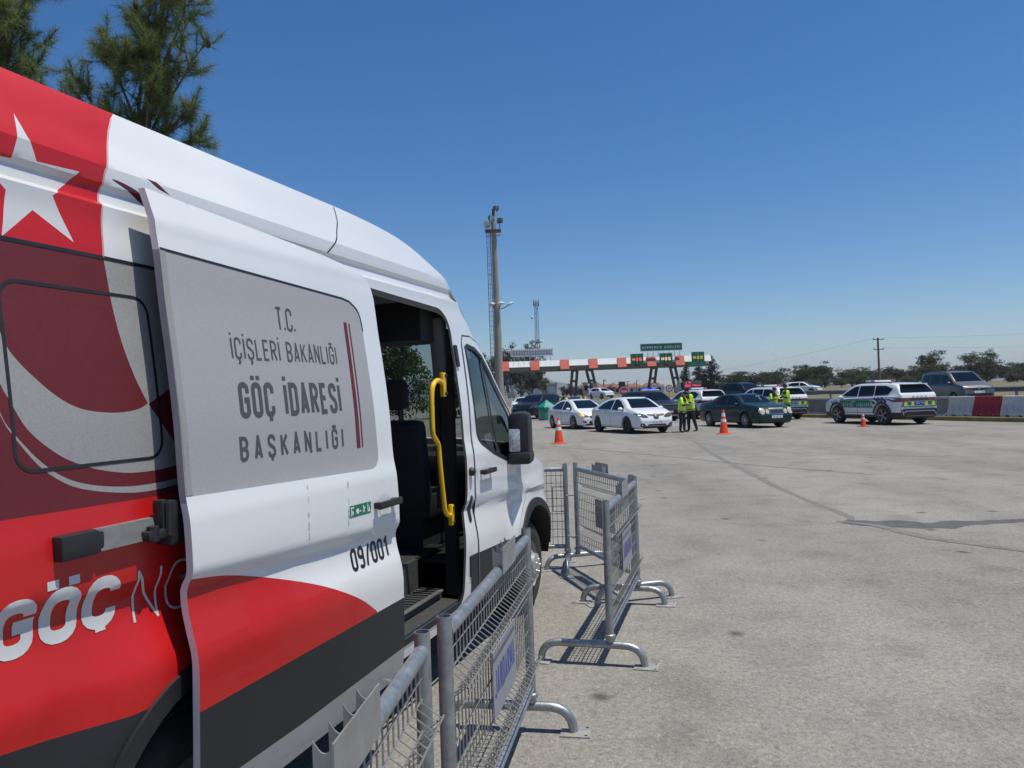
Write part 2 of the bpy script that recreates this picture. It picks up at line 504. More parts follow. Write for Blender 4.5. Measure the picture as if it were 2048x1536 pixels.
def ground_mats():
    m = bpy.data.materials.new('worn_asphalt'); m.use_nodes = True
    n = m.node_tree.nodes; l = m.node_tree.links; b = n['Principled BSDF']
    b.inputs['Specular IOR Level'].default_value = .3
    tc = n.new('ShaderNodeTexCoord')
    def noise(sc, det=6, rough=.6, st=None):
        q = n.new('ShaderNodeTexNoise'); q.inputs['Scale'].default_value = sc; q.inputs['Detail'].default_value = det; q.inputs['Roughness'].default_value = rough
        if st:
            mp = n.new('ShaderNodeMapping'); mp.inputs['Scale'].default_value = st; mp.inputs['Rotation'].default_value = (0, 0, .25)
            l.new(tc.outputs['Object'], mp.inputs[0]); l.new(mp.outputs[0], q.inputs['Vector'])
        else: l.new(tc.outputs['Object'], q.inputs['Vector'])
        return q.outputs[0]
    def ramp(src, stops):
        r = n.new('ShaderNodeValToRGB'); e = r.color_ramp.elements
        while len(e) < len(stops): e.new(.5)
        for k, (p, c) in enumerate(stops): e[k].position = p; e[k].color = (*c, 1)
        l.new(src, r.inputs[0]); return r.outputs[0]
    def mul(a, c, fac=1.):
        x = n.new('ShaderNodeMix'); x.data_type = 'RGBA'; x.blend_type = 'MULTIPLY'; x.inputs[0].default_value = fac
        l.new(a, x.inputs[6]); l.new(c, x.inputs[7]); return x.outputs[2]
    base = ramp(noise(.22, 5), [(.28, (.222, .212, .188)), (.5, (.262, .251, .223)), (.72, (.305, .292, .262))])
    # aggregate: pale and dark chips
    vo = n.new('ShaderNodeTexVoronoi'); vo.inputs['Scale'].default_value = 95; l.new(tc.outputs['Object'], vo.inputs['Vector'])
    chips = ramp(vo.outputs['Color'], [(.0, (.68, .67, .66)), (.4, (.98, .98, .98)), (.8, (1.07, 1.05, 1.03)), (1., (1.5, 1.46, 1.38))])
    base = mul(base, chips)
    base = mul(base, ramp(noise(28, 4), [(.25, (.72, .71, .70)), (.55, (1.0, 1.0, 1.0)), (.8, (1.22, 1.2, 1.17))]))
    base = mul(base, ramp(noise(1.7, 8, .65), [(.28, (.74, .735, .73)), (.50, (1, 1, 1)), (.75, (1.12, 1.11, 1.09))]))
    # tyre-worn bands drawn out along the traffic
    base = mul(base, ramp(noise(.5, 5, .6, (1., .16, 1.)), [(.30, (.80, .80, .82)), (.55, (1, 1, 1)), (.8, (1.08, 1.07, 1.06))]))
    # round oil spots
    v2 = n.new('ShaderNodeTexVoronoi'); v2.voronoi_dimensions = '2D'; v2.inputs['Scale'].default_value = .95; v2.inputs['Randomness'].default_value = 1
    dn = n.new('ShaderNodeTexNoise'); dn.inputs['Scale'].default_value = 7
    l.new(tc.outputs['Object'], dn.inputs['Vector'])
    mx = n.new('ShaderNodeMix'); mx.data_type = 'VECTOR'; mx.inputs[0].default_value = .07
    l.new(tc.outputs['Object'], mx.inputs[4]); l.new(dn.outputs['Color'], mx.inputs[5]); l.new(mx.outputs[1], v2.inputs['Vector'])
    sp = ramp(v2.outputs['Distance'], [(.015, (.38, .37, .37)), (.045, (.66, .65, .64)), (.075, (1, 1, 1))])
    gate = ramp(v2.outputs['Color'], [(.54, (0, 0, 0)), (.68, (1, 1, 1))])
    x = n.new('ShaderNodeMix'); x.data_type = 'RGBA'; x.blend_type = 'MULTIPLY'
    l.new(gate, x.inputs[0]); l.new(base, x.inputs[6]); l.new(sp, x.inputs[7])
    base = x.outputs[2]
    l.new(base, b.inputs['Base Color']); b.inputs['Roughness'].default_value = .88
    bp = n.new('ShaderNodeBump'); bp.inputs['Strength'].default_value = .55; bp.inputs['Distance'].default_value = .006
    l.new(vo.outputs['Distance'], bp.inputs['Height']); l.new(bp.outputs[0], b.inputs['Normal'])
    return m
ASPH = ground_mats()
DRY = mat('dry_grass_field', (.14, .12, .062), .95, var=.35, scale=.8, bump=.3, bscale=14)
ROADM = mat('highway_asphalt', (.12, .12, .12), .85, var=.15, scale=3)
gx = [-2500, -900, -300, -120, -70] + [x for x in range(-50, 71, 3)] + [90, 120, 180, 300, 900, 2500]
gy = [-1200, -300, -90, -30] + [y for y in range(-12, 60, 3)] + [y for y in range(60, 171, 6)] + [190, 230, 300, 450, 800, 1500, 4000]
sheet('ground', gx, gy, -.05, DRY)
ax = [-30, -20, -12] + [x * 1.5 for x in range(-6, 27)]
ay = [-25, -15, -6] + [y * 1.5 for y in range(-2, 40)] + [y for y in range(60, 260, 6)]
# the plaza stops along the kerb line on its right: built in kerb coordinates
def plaza():
    v = []; f = []; us = [-60 + 2. * k for k in range(0, 36)] + [12 + 6 * k for k in range(0, 42)]
    ds = [.05, -.6, -1.5] + [-3 - 2 * k for k in range(0, 24)] + [-60]
    for u in us:
        for d in ds:
            p = K0 + KD * u + KN * d; v.append((p.x, p.y, zg(p.x, p.y) + .004))
    n = len(ds)
    for j in range(len(us) - 1):
        for i in range(n - 1): f.append((j * n + i, (j + 1) * n + i, (j + 1) * n + i + 1, j * n + i + 1))
    return tag(mesh('road', v, [q[::-1] for q in f], ASPH), kind='structure')
plaza()
# highway strip on the far side of the dividing wall
def highway():
    v = []; f = []; us = [-30 + 6 * k for k in range(0, 46)]; ds = [3.0, 6, 9, 13.5]
    for u in us:
        for d in ds:
            p = K0 + KD * u + KN * d; v.append((p.x, p.y, zg(p.x, p.y) + .02))
    for j in range(len(us) - 1):
        for i in range(3): f.append((j * 4 + i, j * 4 + i + 1, (j + 1) * 4 + i + 1, (j + 1) * 4 + i))
    return tag(mesh('highway', v, f, ROADM), kind='structure')
highway()

TAR = mat('tar_stain', (.165, .157, .144), .85, var=.25, scale=6)
STN = mat('oil_stain', (.088, .084, .078), .8, var=.3, scale=4)
TAR2 = mat('faint_track', (.185, .177, .168), .88, var=.15, scale=5)
def streak(name, pts, wds, z, m=TAR, seed=1, jag=.3, step=.12):
    rnd = random.Random(seed); P = smoothp(pts, 8, closed=False); W = [];
    acc = [0]
    for i in range(1, len(P)): acc.append(acc[-1] + math.hypot(P[i][0] - P[i - 1][0], P[i][1] - P[i - 1][1]))
    L = acc[-1]; n = max(4, int(L / step)); v = []; f = []; k = 0
    a = b = 0.
    for i in range(n + 1):
        s = L * i / n
        while k < len(P) - 2 and acc[k + 1] < s: k += 1
        t = (s - acc[k]) / max(1e-6, acc[k + 1] - acc[k])
        x = P[k][0] + (P[k + 1][0] - P[k][0]) * t; y = P[k][1] + (P[k + 1][1] - P[k][1]) * t
        d = Vector((P[k + 1][0] - P[k][0], P[k + 1][1] - P[k][1])).normalized(); nn = Vector((-d.y, d.x))
        q = s / L * (len(wds) - 1); j = min(int(q), len(wds) - 2); wd = wds[j] + (wds[j + 1] - wds[j]) * (q - j)
        a = .6 * a + .4 * rnd.uniform(-1, 1); b = .6 * b + .4 * rnd.uniform(-1, 1)
        u = wd / 2 * (1 + jag * 2 * a); w2 = wd / 2 * (1 + jag * 2 * b)
        v += [(x + nn.x * u, y + nn.y * u, zg(x, y) + z), (x - nn.x * w2, y - nn.y * w2, zg(x, y) + z)]
        if i: f.append((2 * i - 2, 2 * i - 1, 2 * i + 1, 2 * i))
    return tag(mesh(name, v, f, m), kind='structure')
streak('road_crack', [(6.18, 26.68), (5.35, 21.07), (4.89, 17.13), (4.58, 14.17), (4.38, 11.9), (4.32, 10.15), (4.2, 9.7)], [.06, .12, .15, .14, .12, .10], .0065, seed=3)
streak('road_crack', [(4.0, 9.65), (4.28, 9.37), (4.49, 8.5), (4.75, 8.02), (5.2, 7.4)], [.09, .15, .16, .13, .10], .0080, seed=4)
streak('road_stain', [(4.05, 9.62), (4.43, 9.41), (4.9, 9.17), (5.5, 9.25), (6.6, 9.4)], [.16, .50, .40, .16, .12], .0065, seed=5, jag=.45, m=STN)
streak('road_crack', [(5.95, 28.47), (6.19, 23.17), (7.44, 20.08), (9.82, 17.4)], [.05, .05, .04], .0072, seed=6, jag=.5, m=TAR2)
streak('road_crack', [(2.94, 28.0), (3.79, 25.2), (4.88, 23.39)], [.05, .07, .05], .0065, seed=7, jag=.5, m=TAR2)
streak('road_crack', [(1.36, 25.72), (3.17, 22.09), (5.26, 17.24), (6.77, 14.52)], [.03, .05, .05, .03], .0088, seed=8, jag=.5, m=TAR2)


# ------------------------------------------------------------------ the van
VP_T = 3.5; TH = R(18.5)
vd = Vector((math.sin(TH), math.cos(TH))); vn = Vector((math.cos(TH), -math.sin(TH)))
vloc = vd * VP_T - vn * 2.85
van = thing('minibus', 'white and red high-roof van with its side door slid open and migration lettering', 'van',
            (vloc.x, vloc.y, 0), math.pi / 2 - TH)
prof = Curve1([.28, .36, .45, .55, .75, .92, 1.0, 1.1, 1.2, 1.34, 1.43, 1.65, 1.88, 2.05, 2.2, 2.30, 2.335, 2.352, 2.392, 2.412, 2.43, 2.468, 2.476, 2.56, 2.65, 2.70, 2.735, 2.765, 2.78],
              [.985, 1.008, 1.022, 1.030, 1.036, 1.039, 1.032, 1.027, 1.027, 1.021, 1.006, .992, .967, .945, .93, .917, .917, .893, .885, .897, .898, .898, .895, .853, .814, .785, .74, .62, .4])
RW, FW, WZ = 2.12, 5.87, .36
def S_plain(t, z):
    s = prof(z)
    d = (1.19 - .05 * (t - 1.95)) - z
    if 0 < d < .32: s -= .027 * sm(0, .06, d) * (1 - sm(.07, .3, d))
    return s
def S(t, z):
    s = S_plain(t, z)
    for c in (RW, FW):
        r = math.hypot(t - c, z - WZ)
        s += .026 * (1 - sm(.54, .80, r))
    if t > 4.5 and z > 1.15: s -= .10 * ((t - 4.5) / 1.4) ** 1.6 * sm(1.15, 1.9, z)
    if t > 6.05: s -= .50 * ((t - 6.05) / .82) ** 2.6
    if t < .75: s -= .10 * ((.75 - t) / .3) ** 2
    return s
TOP_T = [.45, 3.4, 3.7, 4.0, 4.25, 4.45, 4.6, 4.75, 5.05, 5.35, 5.6, 5.8, 6.0, 6.3, 6.6, 6.78, 6.87]
TOP_Z = [2.70, 2.70, 2.69, 2.665, 2.61, 2.53, 2.44, 2.30, 2.02, 1.73, 1.49, 1.31, 1.20, 1.11, 1.00, .90, .72]
topz = Curve1(TOP_T, TOP_Z)
def VL(t, s, z, side=1): return Vector((t - VP_T, -s * side, z))

def conform(name, outers, mats, parent, holes=(), regions=(), step=.035, off=0., fn=S, side=1, thick=0., grid=True, inner=None, edge_mi=None, label=None, order=None):
    v2, f2, rg = triangulate(outers, holes, regions, step, grid)
    V = [VL(t, fn(t, z) + off, z, side) for t, z in v2]
    F = [f if side == 1 else f[::-1] for f in f2]; I = list(rg)
    if thick > 0:
        n = len(V); V += [VL(t, fn(t, z) + off - thick, z, side) for t, z in v2]
        e = boundary(f2); mi = inner if inner is not None else 0
        F += [(b, a, a + n, b + n) if side == 1 else (a, b, b + n, a + n) for a, b in e]; I += [edge_mi(v2[a][1]) if edge_mi else 0 for a, b in e]
        F += [tuple(i + n for i in f[::-1]) for f in F[:len(f2)]]; I += [mi] * len(f2)
    return mesh(name, V, F, mats, parent, True, I, 30, label)

def arch_pts(c, r, zb, n=18, flip=False):
    a0 = math.asin(max(-1, min(1, (zb - WZ) / r)))
    p = [(c + r * math.cos(a0 + (math.pi - 2 * a0) * i / n), WZ + r * math.sin(a0 + (math.pi - 2 * a0) * i / n)) for i in range(n + 1)]
    return p   # from front foot over the top to the rear foot

ZB = .37
def side_outline():
    p = [(.5, ZB), (RW - .46, ZB)] + arch_pts(RW, .475, ZB)[::-1][1:-1] + [(RW + .46, ZB), (FW - .46, ZB)] + arch_pts(FW, .475, ZB)[::-1][1:-1]
    p += [(FW + .46, ZB), (6.72, ZB), (6.86, .5), (6.87, .72)]
    ts = [6.87 - .06 * k for k in range(1, 108)]
    p += [(t, topz(t)) for t in ts if t > .46] + [(.45, 2.70), (.45, .55)]
    return p
OPEN = [(2.6, .455), (4.20, .455)] + arc((4.28, .55), .09, -math.pi / 2, 0, 5) + [(4.40, .80), (4.47, 1.1), (4.50, 1.5), (4.50, 1.95)] + arc((4.34, 2.09), .16, 0, math.pi / 2, 7) + [(2.6, 2.29)]
FWIN = [(4.735, 2.035), (4.775, 2.052), (4.935, 2.035), (5.066, 1.985), (5.202, 1.88), (5.35, 1.752), (5.533, 1.595), (5.56, 1.545), (5.52, 1.40), (5.45, 1.30), (5.384, 1.257), (5.238, 1.262), (5.003, 1.326), (4.807, 1.402), (4.765, 1.435), (4.748, 1.475)]
# livery regions on the body: order matters (later wins)
reds = [(.4, .3), (1.93, .3), (2.7, .3), (2.7, 1.44), (2.06, 1.428), (1.83, 1.44), (1.83, 2.17), (1.845, 2.32), (1.865, 2.39), (1.878, 2.45), (1.921, 2.535), (1.963, 2.618), (1.998, 2.67), (2.05, 2.72), (2.12, 2.9), (.4, 2.9)]
film = [(.4, 1.447), (2.7, 1.415), (2.7, 2.155), (1.83, 2.168), (.4, 2.172)]
disc = smoothp([(1.832, 2.17), (1.839, 2.107), (1.849, 2.003), (1.868, 1.899), (1.904, 1.794), (1.941, 1.719)], 4, False)
inner = smoothp([(1.941, 1.719), (1.90, 1.702), (1.839, 1.694), (1.776, 1.695), (1.692, 1.708), (1.617, 1.744), (1.539, 1.81), (1.495, 1.859), (1.478, 1.893), (1.46, 1.95), (1.44, 2.05), (1.43, 2.165)], 4, False)
maroon_disc = disc + inner
outer = smoothp([(1.40, 2.165), (1.41, 2.0), (1.43, 1.86), (1.455, 1.779), (1.476, 1.735), (1.521, 1.655), (1.6, 1.588), (1.676, 1.55), (1.758, 1.525), (1.855, 1.509), (1.969, 1.508), (2.06, 1.520), (2.2, 1.56)], 4, False)
crescent = outer + [(2.7, 1.7), (2.7, 2.155), (1.83, 2.168)]
thinT = smoothp([(1.40, 1.85), (1.447, 1.704), (1.473, 1.657), (1.542, 1.578), (1.612, 1.525), (1.683, 1.496), (1.78, 1.476), (1.895, 1.467), (2.06, 1.475), (2.3, 1.52)], 4, False)
thinB = smoothp([(1.40, 1.82), (1.447, 1.697), (1.472, 1.65), (1.541, 1.563), (1.611, 1.51), (1.682, 1.48), (1.792, 1.457), (1.908, 1.446), (2.06, 1.456), (2.3, 1.50)], 4, False)
tip = [(1.943, 1.717), (2.068, 1.778), (2.3, 1.72), (2.3, 1.4), (2.047, 1.58)]
markA = smoothp([(1.906, 2.433), (1.961, 2.431), (2.041, 2.407), (2.10, 2.34), (2.09, 2.35), (2.040, 2.385), (1.970, 2.412)], 3)
markB = [(2.051, 2.474), (2.095, 2.472), (2.16, 2.440), (2.103, 2.450)]
clad_r = [(.4, .50), (.4, .93), (1.39, .868), (1.766, .815), (2.6, .76), (2.6, .5)]
clad_f = [(4.50, .36), (4.50, .715), (5.597, .672), (5.60, .36)]
bump_f = [(6.2, .3), (6.2, .62), (6.95, .66), (6.95, .3)]
MAROON = mat('maroon_perforated_film', (.125, .009, .015), .62, var=.12, scale=90)
GREYF = mat('grey_perforated_film', (.30, .30, .295), .62, var=.10, scale=120)
GREYD = mat('grey_door_film', (.36, .36, .37), .62, var=.08, scale=140)
SILLM = mat('silver_sill', (.30, .31, .32), .35, coat=.5, var=.1, scale=3)
MARK = mat('crimson_mark', (.11, .006, .012), .4, coat=.4)
star = [(1.607, 2.548), (1.618, 2.485), (1.643, 2.416), (1.728, 2.421), (1.786, 2.425), (1.745, 2.378), (1.713, 2.352), (1.675, 2.324), (1.731, 2.197), (1.608, 2.267), (1.504, 2.172), (1.532, 2.305), (1.43, 2.395), (1.567, 2.404)]
FILMW = mat('white_vinyl', (.60, .60, .60), .4, coat=.4, var=.05, scale=6)
body_mats = [WHITE, RED, MAROON, GREYF, MAROON, GREYF, MAROON, MARK, MARK, TRIM, TRIM, TRIM, BLACKP, FILMW]
thinP = thinT + thinB[::-1]
# order: reds, film(maroon), crescent(grey), maroon disc, thin(grey), tip, marks, cladding
v2, f2, rg = triangulate([side_outline()], [OPEN, FWIN], [[(.46, 2.335), (4.3, 2.335), (4.3, 2.352), (.46, 2.352)], [(.46, 2.392), (4.3, 2.392), (4.3, 2.412), (.46, 2.412)], [(.46, 2.43), (4.3, 2.43), (4.3, 2.468), (.46, 2.468)], reds, film, crescent, maroon_disc, thinP, tip, markA, markB, clad_r, clad_f, bump_f, star], .026)
bV = [VL(t, S(t, z), z) for t, z in v2]; bF = list(f2)
lut = [0, 0, 0, 0, 1, 2, 3, 2, 3, 2, 7, 7, 9, 9, 9, 13]
bI = [lut[r] for r in rg]
# left side: plain panel with the driver's window
v3, f3, r3 = triangulate([side_outline()], [FWIN], [[(t, z) for t, z in reds if t < 2.1] + [(.4, 2.9)], clad_r, clad_f, bump_f], .09)
k = len(bV); bV += [VL(t, S(t, z), z, -1) for t, z in v3]; bF += [tuple(i + k for i in f[::-1]) for f in f3]
bI += [[0, 1, 9, 9, 9][r] for r in r3]
# roof, windscreen surround, bonnet: across from shoulder to shoulder
def crown(t): return .085 + .05 * sm(3.6, 4.4, t) - .065 * sm(4.7, 5.6, t) + .015 * sm(5.9, 6.3, t)
def roof_pt(t, q):
    zs = topz(t); s = S(t, zs); a = abs(q)
    return VL(t + (.10 * sm(4.3, 4.9, t) + .06 * sm(6.3, 6.8, t)) * (1 - a ** 2.2), s * q, zs + crown(t) * (1 - a ** 2.3))
rt = [.45 + .107 * k for k in range(0, 61)]; rt[-1] = 6.87
rq = [-1, -.985, -.95, -.9, -.8, -.6, -.3, 0, .3, .6, .8, .9, .95, .985, 1]
k = len(bV); nq = len(rq)
for t in rt:
    for q in rq: bV.append(roof_pt(t, q))
def is_screen(t, q): return 4.80 < t < 5.78 and abs(q) < .9
for j in range(len(rt) - 1):
    for i in range(nq - 1):
        tc_, qc = (rt[j] + rt[j + 1]) / 2, (rq[i] + rq[i + 1]) / 2
        if is_screen(tc_, qc): continue
        bF.append((k + j * nq + i, k + (j + 1) * nq + i, k + (j + 1) * nq + i + 1, k + j * nq + i + 1))
        bI.append(1 if tc_ < 2.07 else 0)
# nose and tail closing faces
for t, side_ in ((6.87, 1), (.45, -1)):
    zz = [ZB + (topz(t) - ZB) * i / 8 for i in range(9)] if t > 1 else [.55 + (2.7 - .55) * i / 14 for i in range(15)]
    k = len(bV); m_ = len(zz); qq = [-1, -.8, -.4, 0, .4, .8, 1]
    for z in zz:
        for q in qq: bV.append(VL(t + (.09 * (1 - q * q) if t > 1 else 0), S(t, z) * q, z))
    for j in range(m_ - 1):
        for i in range(6):
            f = (k + j * 7 + i, k + (j + 1) * 7 + i, k + (j + 1) * 7 + i + 1, k + j * 7 + i + 1)
            bF.append(f if side_ == 1 else f[::-1]); bI.append(9 if (t > 1 and j > 2) else (12 if t > 1 else 1))
# wheel-arch tubs
for c in (RW, FW):
    for sd in (1, -1):
        a = arch_pts(c, .475, ZB, 14); k = len(bV)
        for t, z in a:
            bV += [VL(t, S(t, z), z, sd), VL(t, .62, z, sd)]
        for i in range(14): bF.append((k + 2 * i, k + 2 * i + 1, k + 2 * i + 3, k + 2 * i + 2)); bI.append(12)
        k2 = len(bV); bV += [VL(t, .62, z, sd) for t, z in a]; bF.append(tuple(range(k2, k2 + 15))); bI.append(12)
# floor pan
k = len(bV); bV += [VL(.5, .98, .40), VL(6.6, .8, .40), VL(6.6, -.8, .40), VL(.5, -.98, .40)]; bF.append((k, k + 1, k + 2, k + 3)); bI.append(12)
BODY = mesh('body', bV, bF, body_mats, van, True, bI, 19)

# windscreen and windows
wv = []; wf = []
wt = [4.79 + .1 * k for k in range(11)]; wq = [-.91, -.6, -.3, 0, .3, .6, .91]
for t in wt:
    for q in wq: wv.append(roof_pt(t, q) + Vector((.002, 0, .003)))
for j in range(10):
    for i in range(6): wf.append((j * 7 + i, (j + 1) * 7 + i, (j + 1) * 7 + i + 1, j * 7 + i + 1))
mesh('windscreen', wv, wf, WGLASS, van)
def ring(name, poly, wd, m, off, fn=S, side=1, parent=van, step=.05):
    out = []
    P = poly + [poly[0]]
    return conform(name, ribbon(P, wd), m, parent, step=step, off=off, fn=fn, side=side, grid=False)

# front passenger door: its own skin a few millimetres proud, with window, seal and handle
FD = [(4.645, .47), (4.632, .75), (4.628, 1.1), (4.645, 1.4), (4.672, 1.75), (4.69, 2.06), (4.72, 2.11), (4.86, 2.115), (4.99, 2.085), (5.12, 2.00), (5.30, 1.845), (5.50, 1.665), (5.62, 1.545), (5.655, 1.42), (5.655, .93)] + [(p[0], p[1]) for p in arch_pts(FW, .60, .62, 18)[13:]] + [(5.28, .47)]
fd = conform('front_door', [FD], [WHITE, TRIM], van, holes=[FWIN], regions=[[(4.5, .36), (4.5, .715), (5.6, .668), (5.6, .36)]], step=.04, off=.006, thick=.004)
ring('door_gap', FD, .022, BLACKP, .002)
conform('window_pane', [FWIN], VGLASS, fd, step=.06, off=-.004)
ring('window_seal', FWIN, .03, BLACKP, .008, parent=fd)
conform('quarter_light_bar', ribbon([(5.05, 1.985), (5.10, 1.31)], .035), BLACKP, fd, step=.05, off=.004, grid=False)
conform('window_pane', [FWIN], VGLASS, van, step=.08, off=-.004, side=-1)
def handle(parent, t0, t1, z, fn, off):
    c = (t0 + t1) / 2
    conform('handle_recess', [rrect(c - .055, z - .062, c + .055, z + .045, .05)], mat('recess_white', (.62, .63, .65), .4), parent, step=.03, off=off + .001, fn=fn)
    b = MB(); s = fn(c, z) + off
    b.box(VL(c, s + .032, z), ((t1 - t0), .022, .034), bevel=.009)
    b.box(VL(t0 + .03, s + .012, z), (.035, .03, .028), bevel=.005); b.box(VL(t1 - .03, s + .012, z), (.035, .03, .028), bevel=.005)
    b.build('handle', BLACKP, parent)
handle(fd, 4.70, 4.93, 1.215, S, .006)
conform('sticker', [[(4.655, 1.19), (4.675, 1.19), (4.675, 1.255), (4.655, 1.255)]], PLATEW, fd, step=.05, off=.009, grid=False)

# wheel-arch trims
for c in (RW, FW):
    for sd in (1, -1):
        a = arch_pts(c, .535, .45, 20); b_ = arch_pts(c, .47, .45, 20)
        conform('wheel_arch_trim', [a + b_[::-1]], TRIM, van, step=.04, off=.012, thick=.03, side=sd)
# wheels
def van_wheel(c, sd, front):
    M = Matrix.Translation(VL(c, .985, .355, sd)) @ Matrix.Rotation(R(90) * sd, 4, 'X')
    b = MB(); tp = [(.20, .0), (.235, .012), (.29, .012), (.325, .0), (.345, -.02), (.353, -.05), (.355, -.11), (.353, -.18), (.335, -.215), (.20, -.22)]
    b.lathe(tp, 40, M)
    for i in range(56):
        a = 2 * math.pi * i / 56
        T = M @ Matrix.Rotation(a, 4, 'Z')
        b.box(T @ Vector((.354, 0, -.06)), (.012, .026, .06), M=(T.to_3x3().to_4x4()))
        b.box(T @ Vector((.354, .012, -.15)), (.012, .026, .06), M=(T.to_3x3().to_4x4()))
    wh = b.build('wheel', TYRE, van)
    b = MB()
    b.lathe([(.205, .004), (.20, -.03), (.165, -.045), (.14, -.01), (.10, .02)], 32, M)
    b.lathe([(.10, .02), (.095, .055), (.07, .066), (.0, .068)], 28, M)
    for i in range(5):
        a = 2 * math.pi * i / 5
        T = M @ Matrix.Rotation(a, 4, 'Z')
        b.ell(T @ Vector((.05, 0, .066)), (.014, .014, .01), 8, 5)
        b.ell(T @ Vector((.15, 0, -.012)), (.022, .03, .012), 10, 5, mi=1, M=None)
    b.build('rim', [mat('silver_steel_rim', (.46, .46, .46), .38, metal=.55, var=.12, scale=14), BLACKP], wh)
for c, fr in ((RW, 0), (FW, 1)):
    for sd in (1, -1): van_wheel(c, sd, fr)

# emblems and lettering on the rear quarter
def surf_of(o):
    me = o.data; bv = BVHTree.FromPolygons([v.co.copy() for v in me.vertices], [tuple(p.vertices) for p in me.polygons])
    def f(t, z):
        h = bv.ray_cast(Vector((t - VP_T, -2.2, z)), Vector((0, 1, 0)), 2.0)[0]
        return -h.y if h is not None else S(t, z)
    return f
SBODY = surf_of(BODY)
def van_text(name, txt, x0, z0, wd, h, t, m, parent, fn=SBODY, off=.0015, **k):
    V = []; F = []
    for ps in text_polys(txt, x0, z0, wd, h, t, **k):
        v, f, _ = triangulate(ps, step=.014, grid=True); b = len(V)
        V += [VL(a, fn(a, c) + off, c) for a, c in v]; F += [tuple(i + b for i in q) for q in f]
    return mesh(name, V, F, m, parent, True)
van_text('lettering', 'GÖÇ', 1.394, 1.078, .384, .150, .035, FILMW, van, gap=.016, slant=0)
van_text('lettering', 'NOKTASI', 1.838, 1.055, .80, .160, .0085, FILMW, van, gap=.035, slant=.016)
seam = rrect(1.478, 1.547, 1.985, 2.057, .055, 6)
ring('window_seal', seam, .010, BLACKP, .0012, step=.02)
conform('film_edge', ribbon([(.5, 2.172), (1.83, 2.168), (2.7, 2.155)], .012), BLACKP, van, step=.02, off=.0012, grid=False)
conform('roof_joint', ribbon([(3.40, 2.69), (3.36, 2.60), (3.27, 2.50), (3.16, 2.41)], .007), TRIM, van, step=.02, off=.0012, grid=False)
conform('vinyl_edge', ribbon([(1.833, 2.17), (1.848, 2.32), (1.868, 2.39), (1.881, 2.45), (1.924, 2.535), (1.966, 2.618), (2.001, 2.67)], .005), mat('pale_vinyl_edge', (.62, .35, .36), .5), van, step=.012, off=.0012, grid=False)

# runner rail with its end cap and the door bracket
b = MB(); s_ = S(1.8, 1.33)
b.prism([(-s_ - .028, 1.305), (-s_ + .01, 1.300), (-s_ + .01, 1.368), (-s_ - .012, 1.366)], 1.69 - VP_T, 3.0 - VP_T, M=Matrix(((0, 0, 1, 0), (1, 0, 0, 0), (0, 1, 0, 0), (0, 0, 0, 1))))
b.build('runner_rail', mat('rail_steel', (.20, .195, .185), .5, metal=.3, var=.2, scale=20), van)
b = MB(); b.box(VL(1.622, s_ + .008, 1.334), (.125, .05, .070), bevel=.012); b.box(VL(1.69, s_ + .004, 1.332), (.03, .044, .058), bevel=.008)
b.build('rail_end_cap', BLACKP, van)

# sliding door, slid back along the side, its own skin 10 cm proud
DO = .105
def SD(t, z): return (S_plain(t, z) if z < 2.30 else .917 - .36 * (z - 2.30)) + DO
DOUT = [(1.957, .375)] + [(3.30, .385)] + arc((3.31, .435), .05, -math.pi / 2, 0, 4) + [(3.361, .52), (3.357, .75), (3.356, 1.1), (3.352, 1.4), (3.350, 1.8), (3.345, 2.1), (3.340, 2.20)] + smoothp([(3.330, 2.25), (3.30, 2.29), (3.22, 2.322), (3.10, 2.338)], 3, False) + [(2.93, 2.356), (2.4, 2.385), (1.952, 2.408)]
swoosh = [(1.9, .3), (1.9, 1.175)] + smoothp([(1.957, 1.167), (2.135, 1.138), (2.36, 1.078), (2.617, .995), (2.79, .925), (2.959, .843), (3.089, .761)], 4, False) + [(3.1, .3)]
dclad = [(1.9, .50), (1.9, .757), (3.42, .752), (3.42, .515), (2.5, .495)]
panel = [(1.90, 1.423), (1.90, 2.209)] + [(1.949, 2.207), (3.043, 2.168)] + smoothp([(3.10, 2.16), (3.159, 2.129), (3.185, 2.09), (3.194, 2.03)], 3, False) + [(3.206, 1.475), (3.20, 1.43), (3.17, 1.402), (3.131, 1.393)]
sillr = [(1.9, .3), (1.9, .50), (2.5, .495), (3.42, .515), (3.42, .3)]
door = conform('sliding_door', [DOUT], [WHITE, RED, TRIM, GREYD, SILLM], van, regions=[swoosh, dclad, panel, sillr], step=.021, fn=SD, thick=.026, inner=2, edge_mi=lambda z: 3 if 1.42 < z < 2.21 else 0)
INK = mat('charcoal_vinyl', (.075, .075, .078), .55)
SDOOR = surf_of(door)
def dtext(txt, x0, z0, wd, h, t, **k): van_text('lettering', txt, x0, z0, wd, h, t, INK, door, fn=SDOOR, off=.0008, **k)
dtext('T.C.', 2.526, 1.988, .124, .094, .0105, gap=.0065)
dtext('İÇİŞLERİ BAKANLIĞI', 2.238, 1.866, .692, .080, .0092, gap=.0105)
dtext('GÖÇ İDARESİ', 2.247, 1.656, .672, .130, .0205, gap=.0125)
dtext('BAŞKANLIĞI', 2.228, 1.506, .682, .088, .0140, gap=.031)
DKRED = mat('dark_red_vinyl', (.13, .010, .018), .5)
conform('stripe', [[(3.030, 2.061), (3.056, 2.061), (3.049, 1.497), (3.017, 1.497)]], DKRED, door, step=.03, off=.0009, fn=SD)
conform('stripe', [[(3.071, 2.058), (3.082, 2.058), (3.073, 1.498), (3.061, 1.498)]], DKRED, door, step=.03, off=.0009, fn=SD)
van_text('lettering', '09/001', 2.925, .968, .335, .098, .016, BLACKT, door, fn=SDOOR, off=.0012, gap=.010)
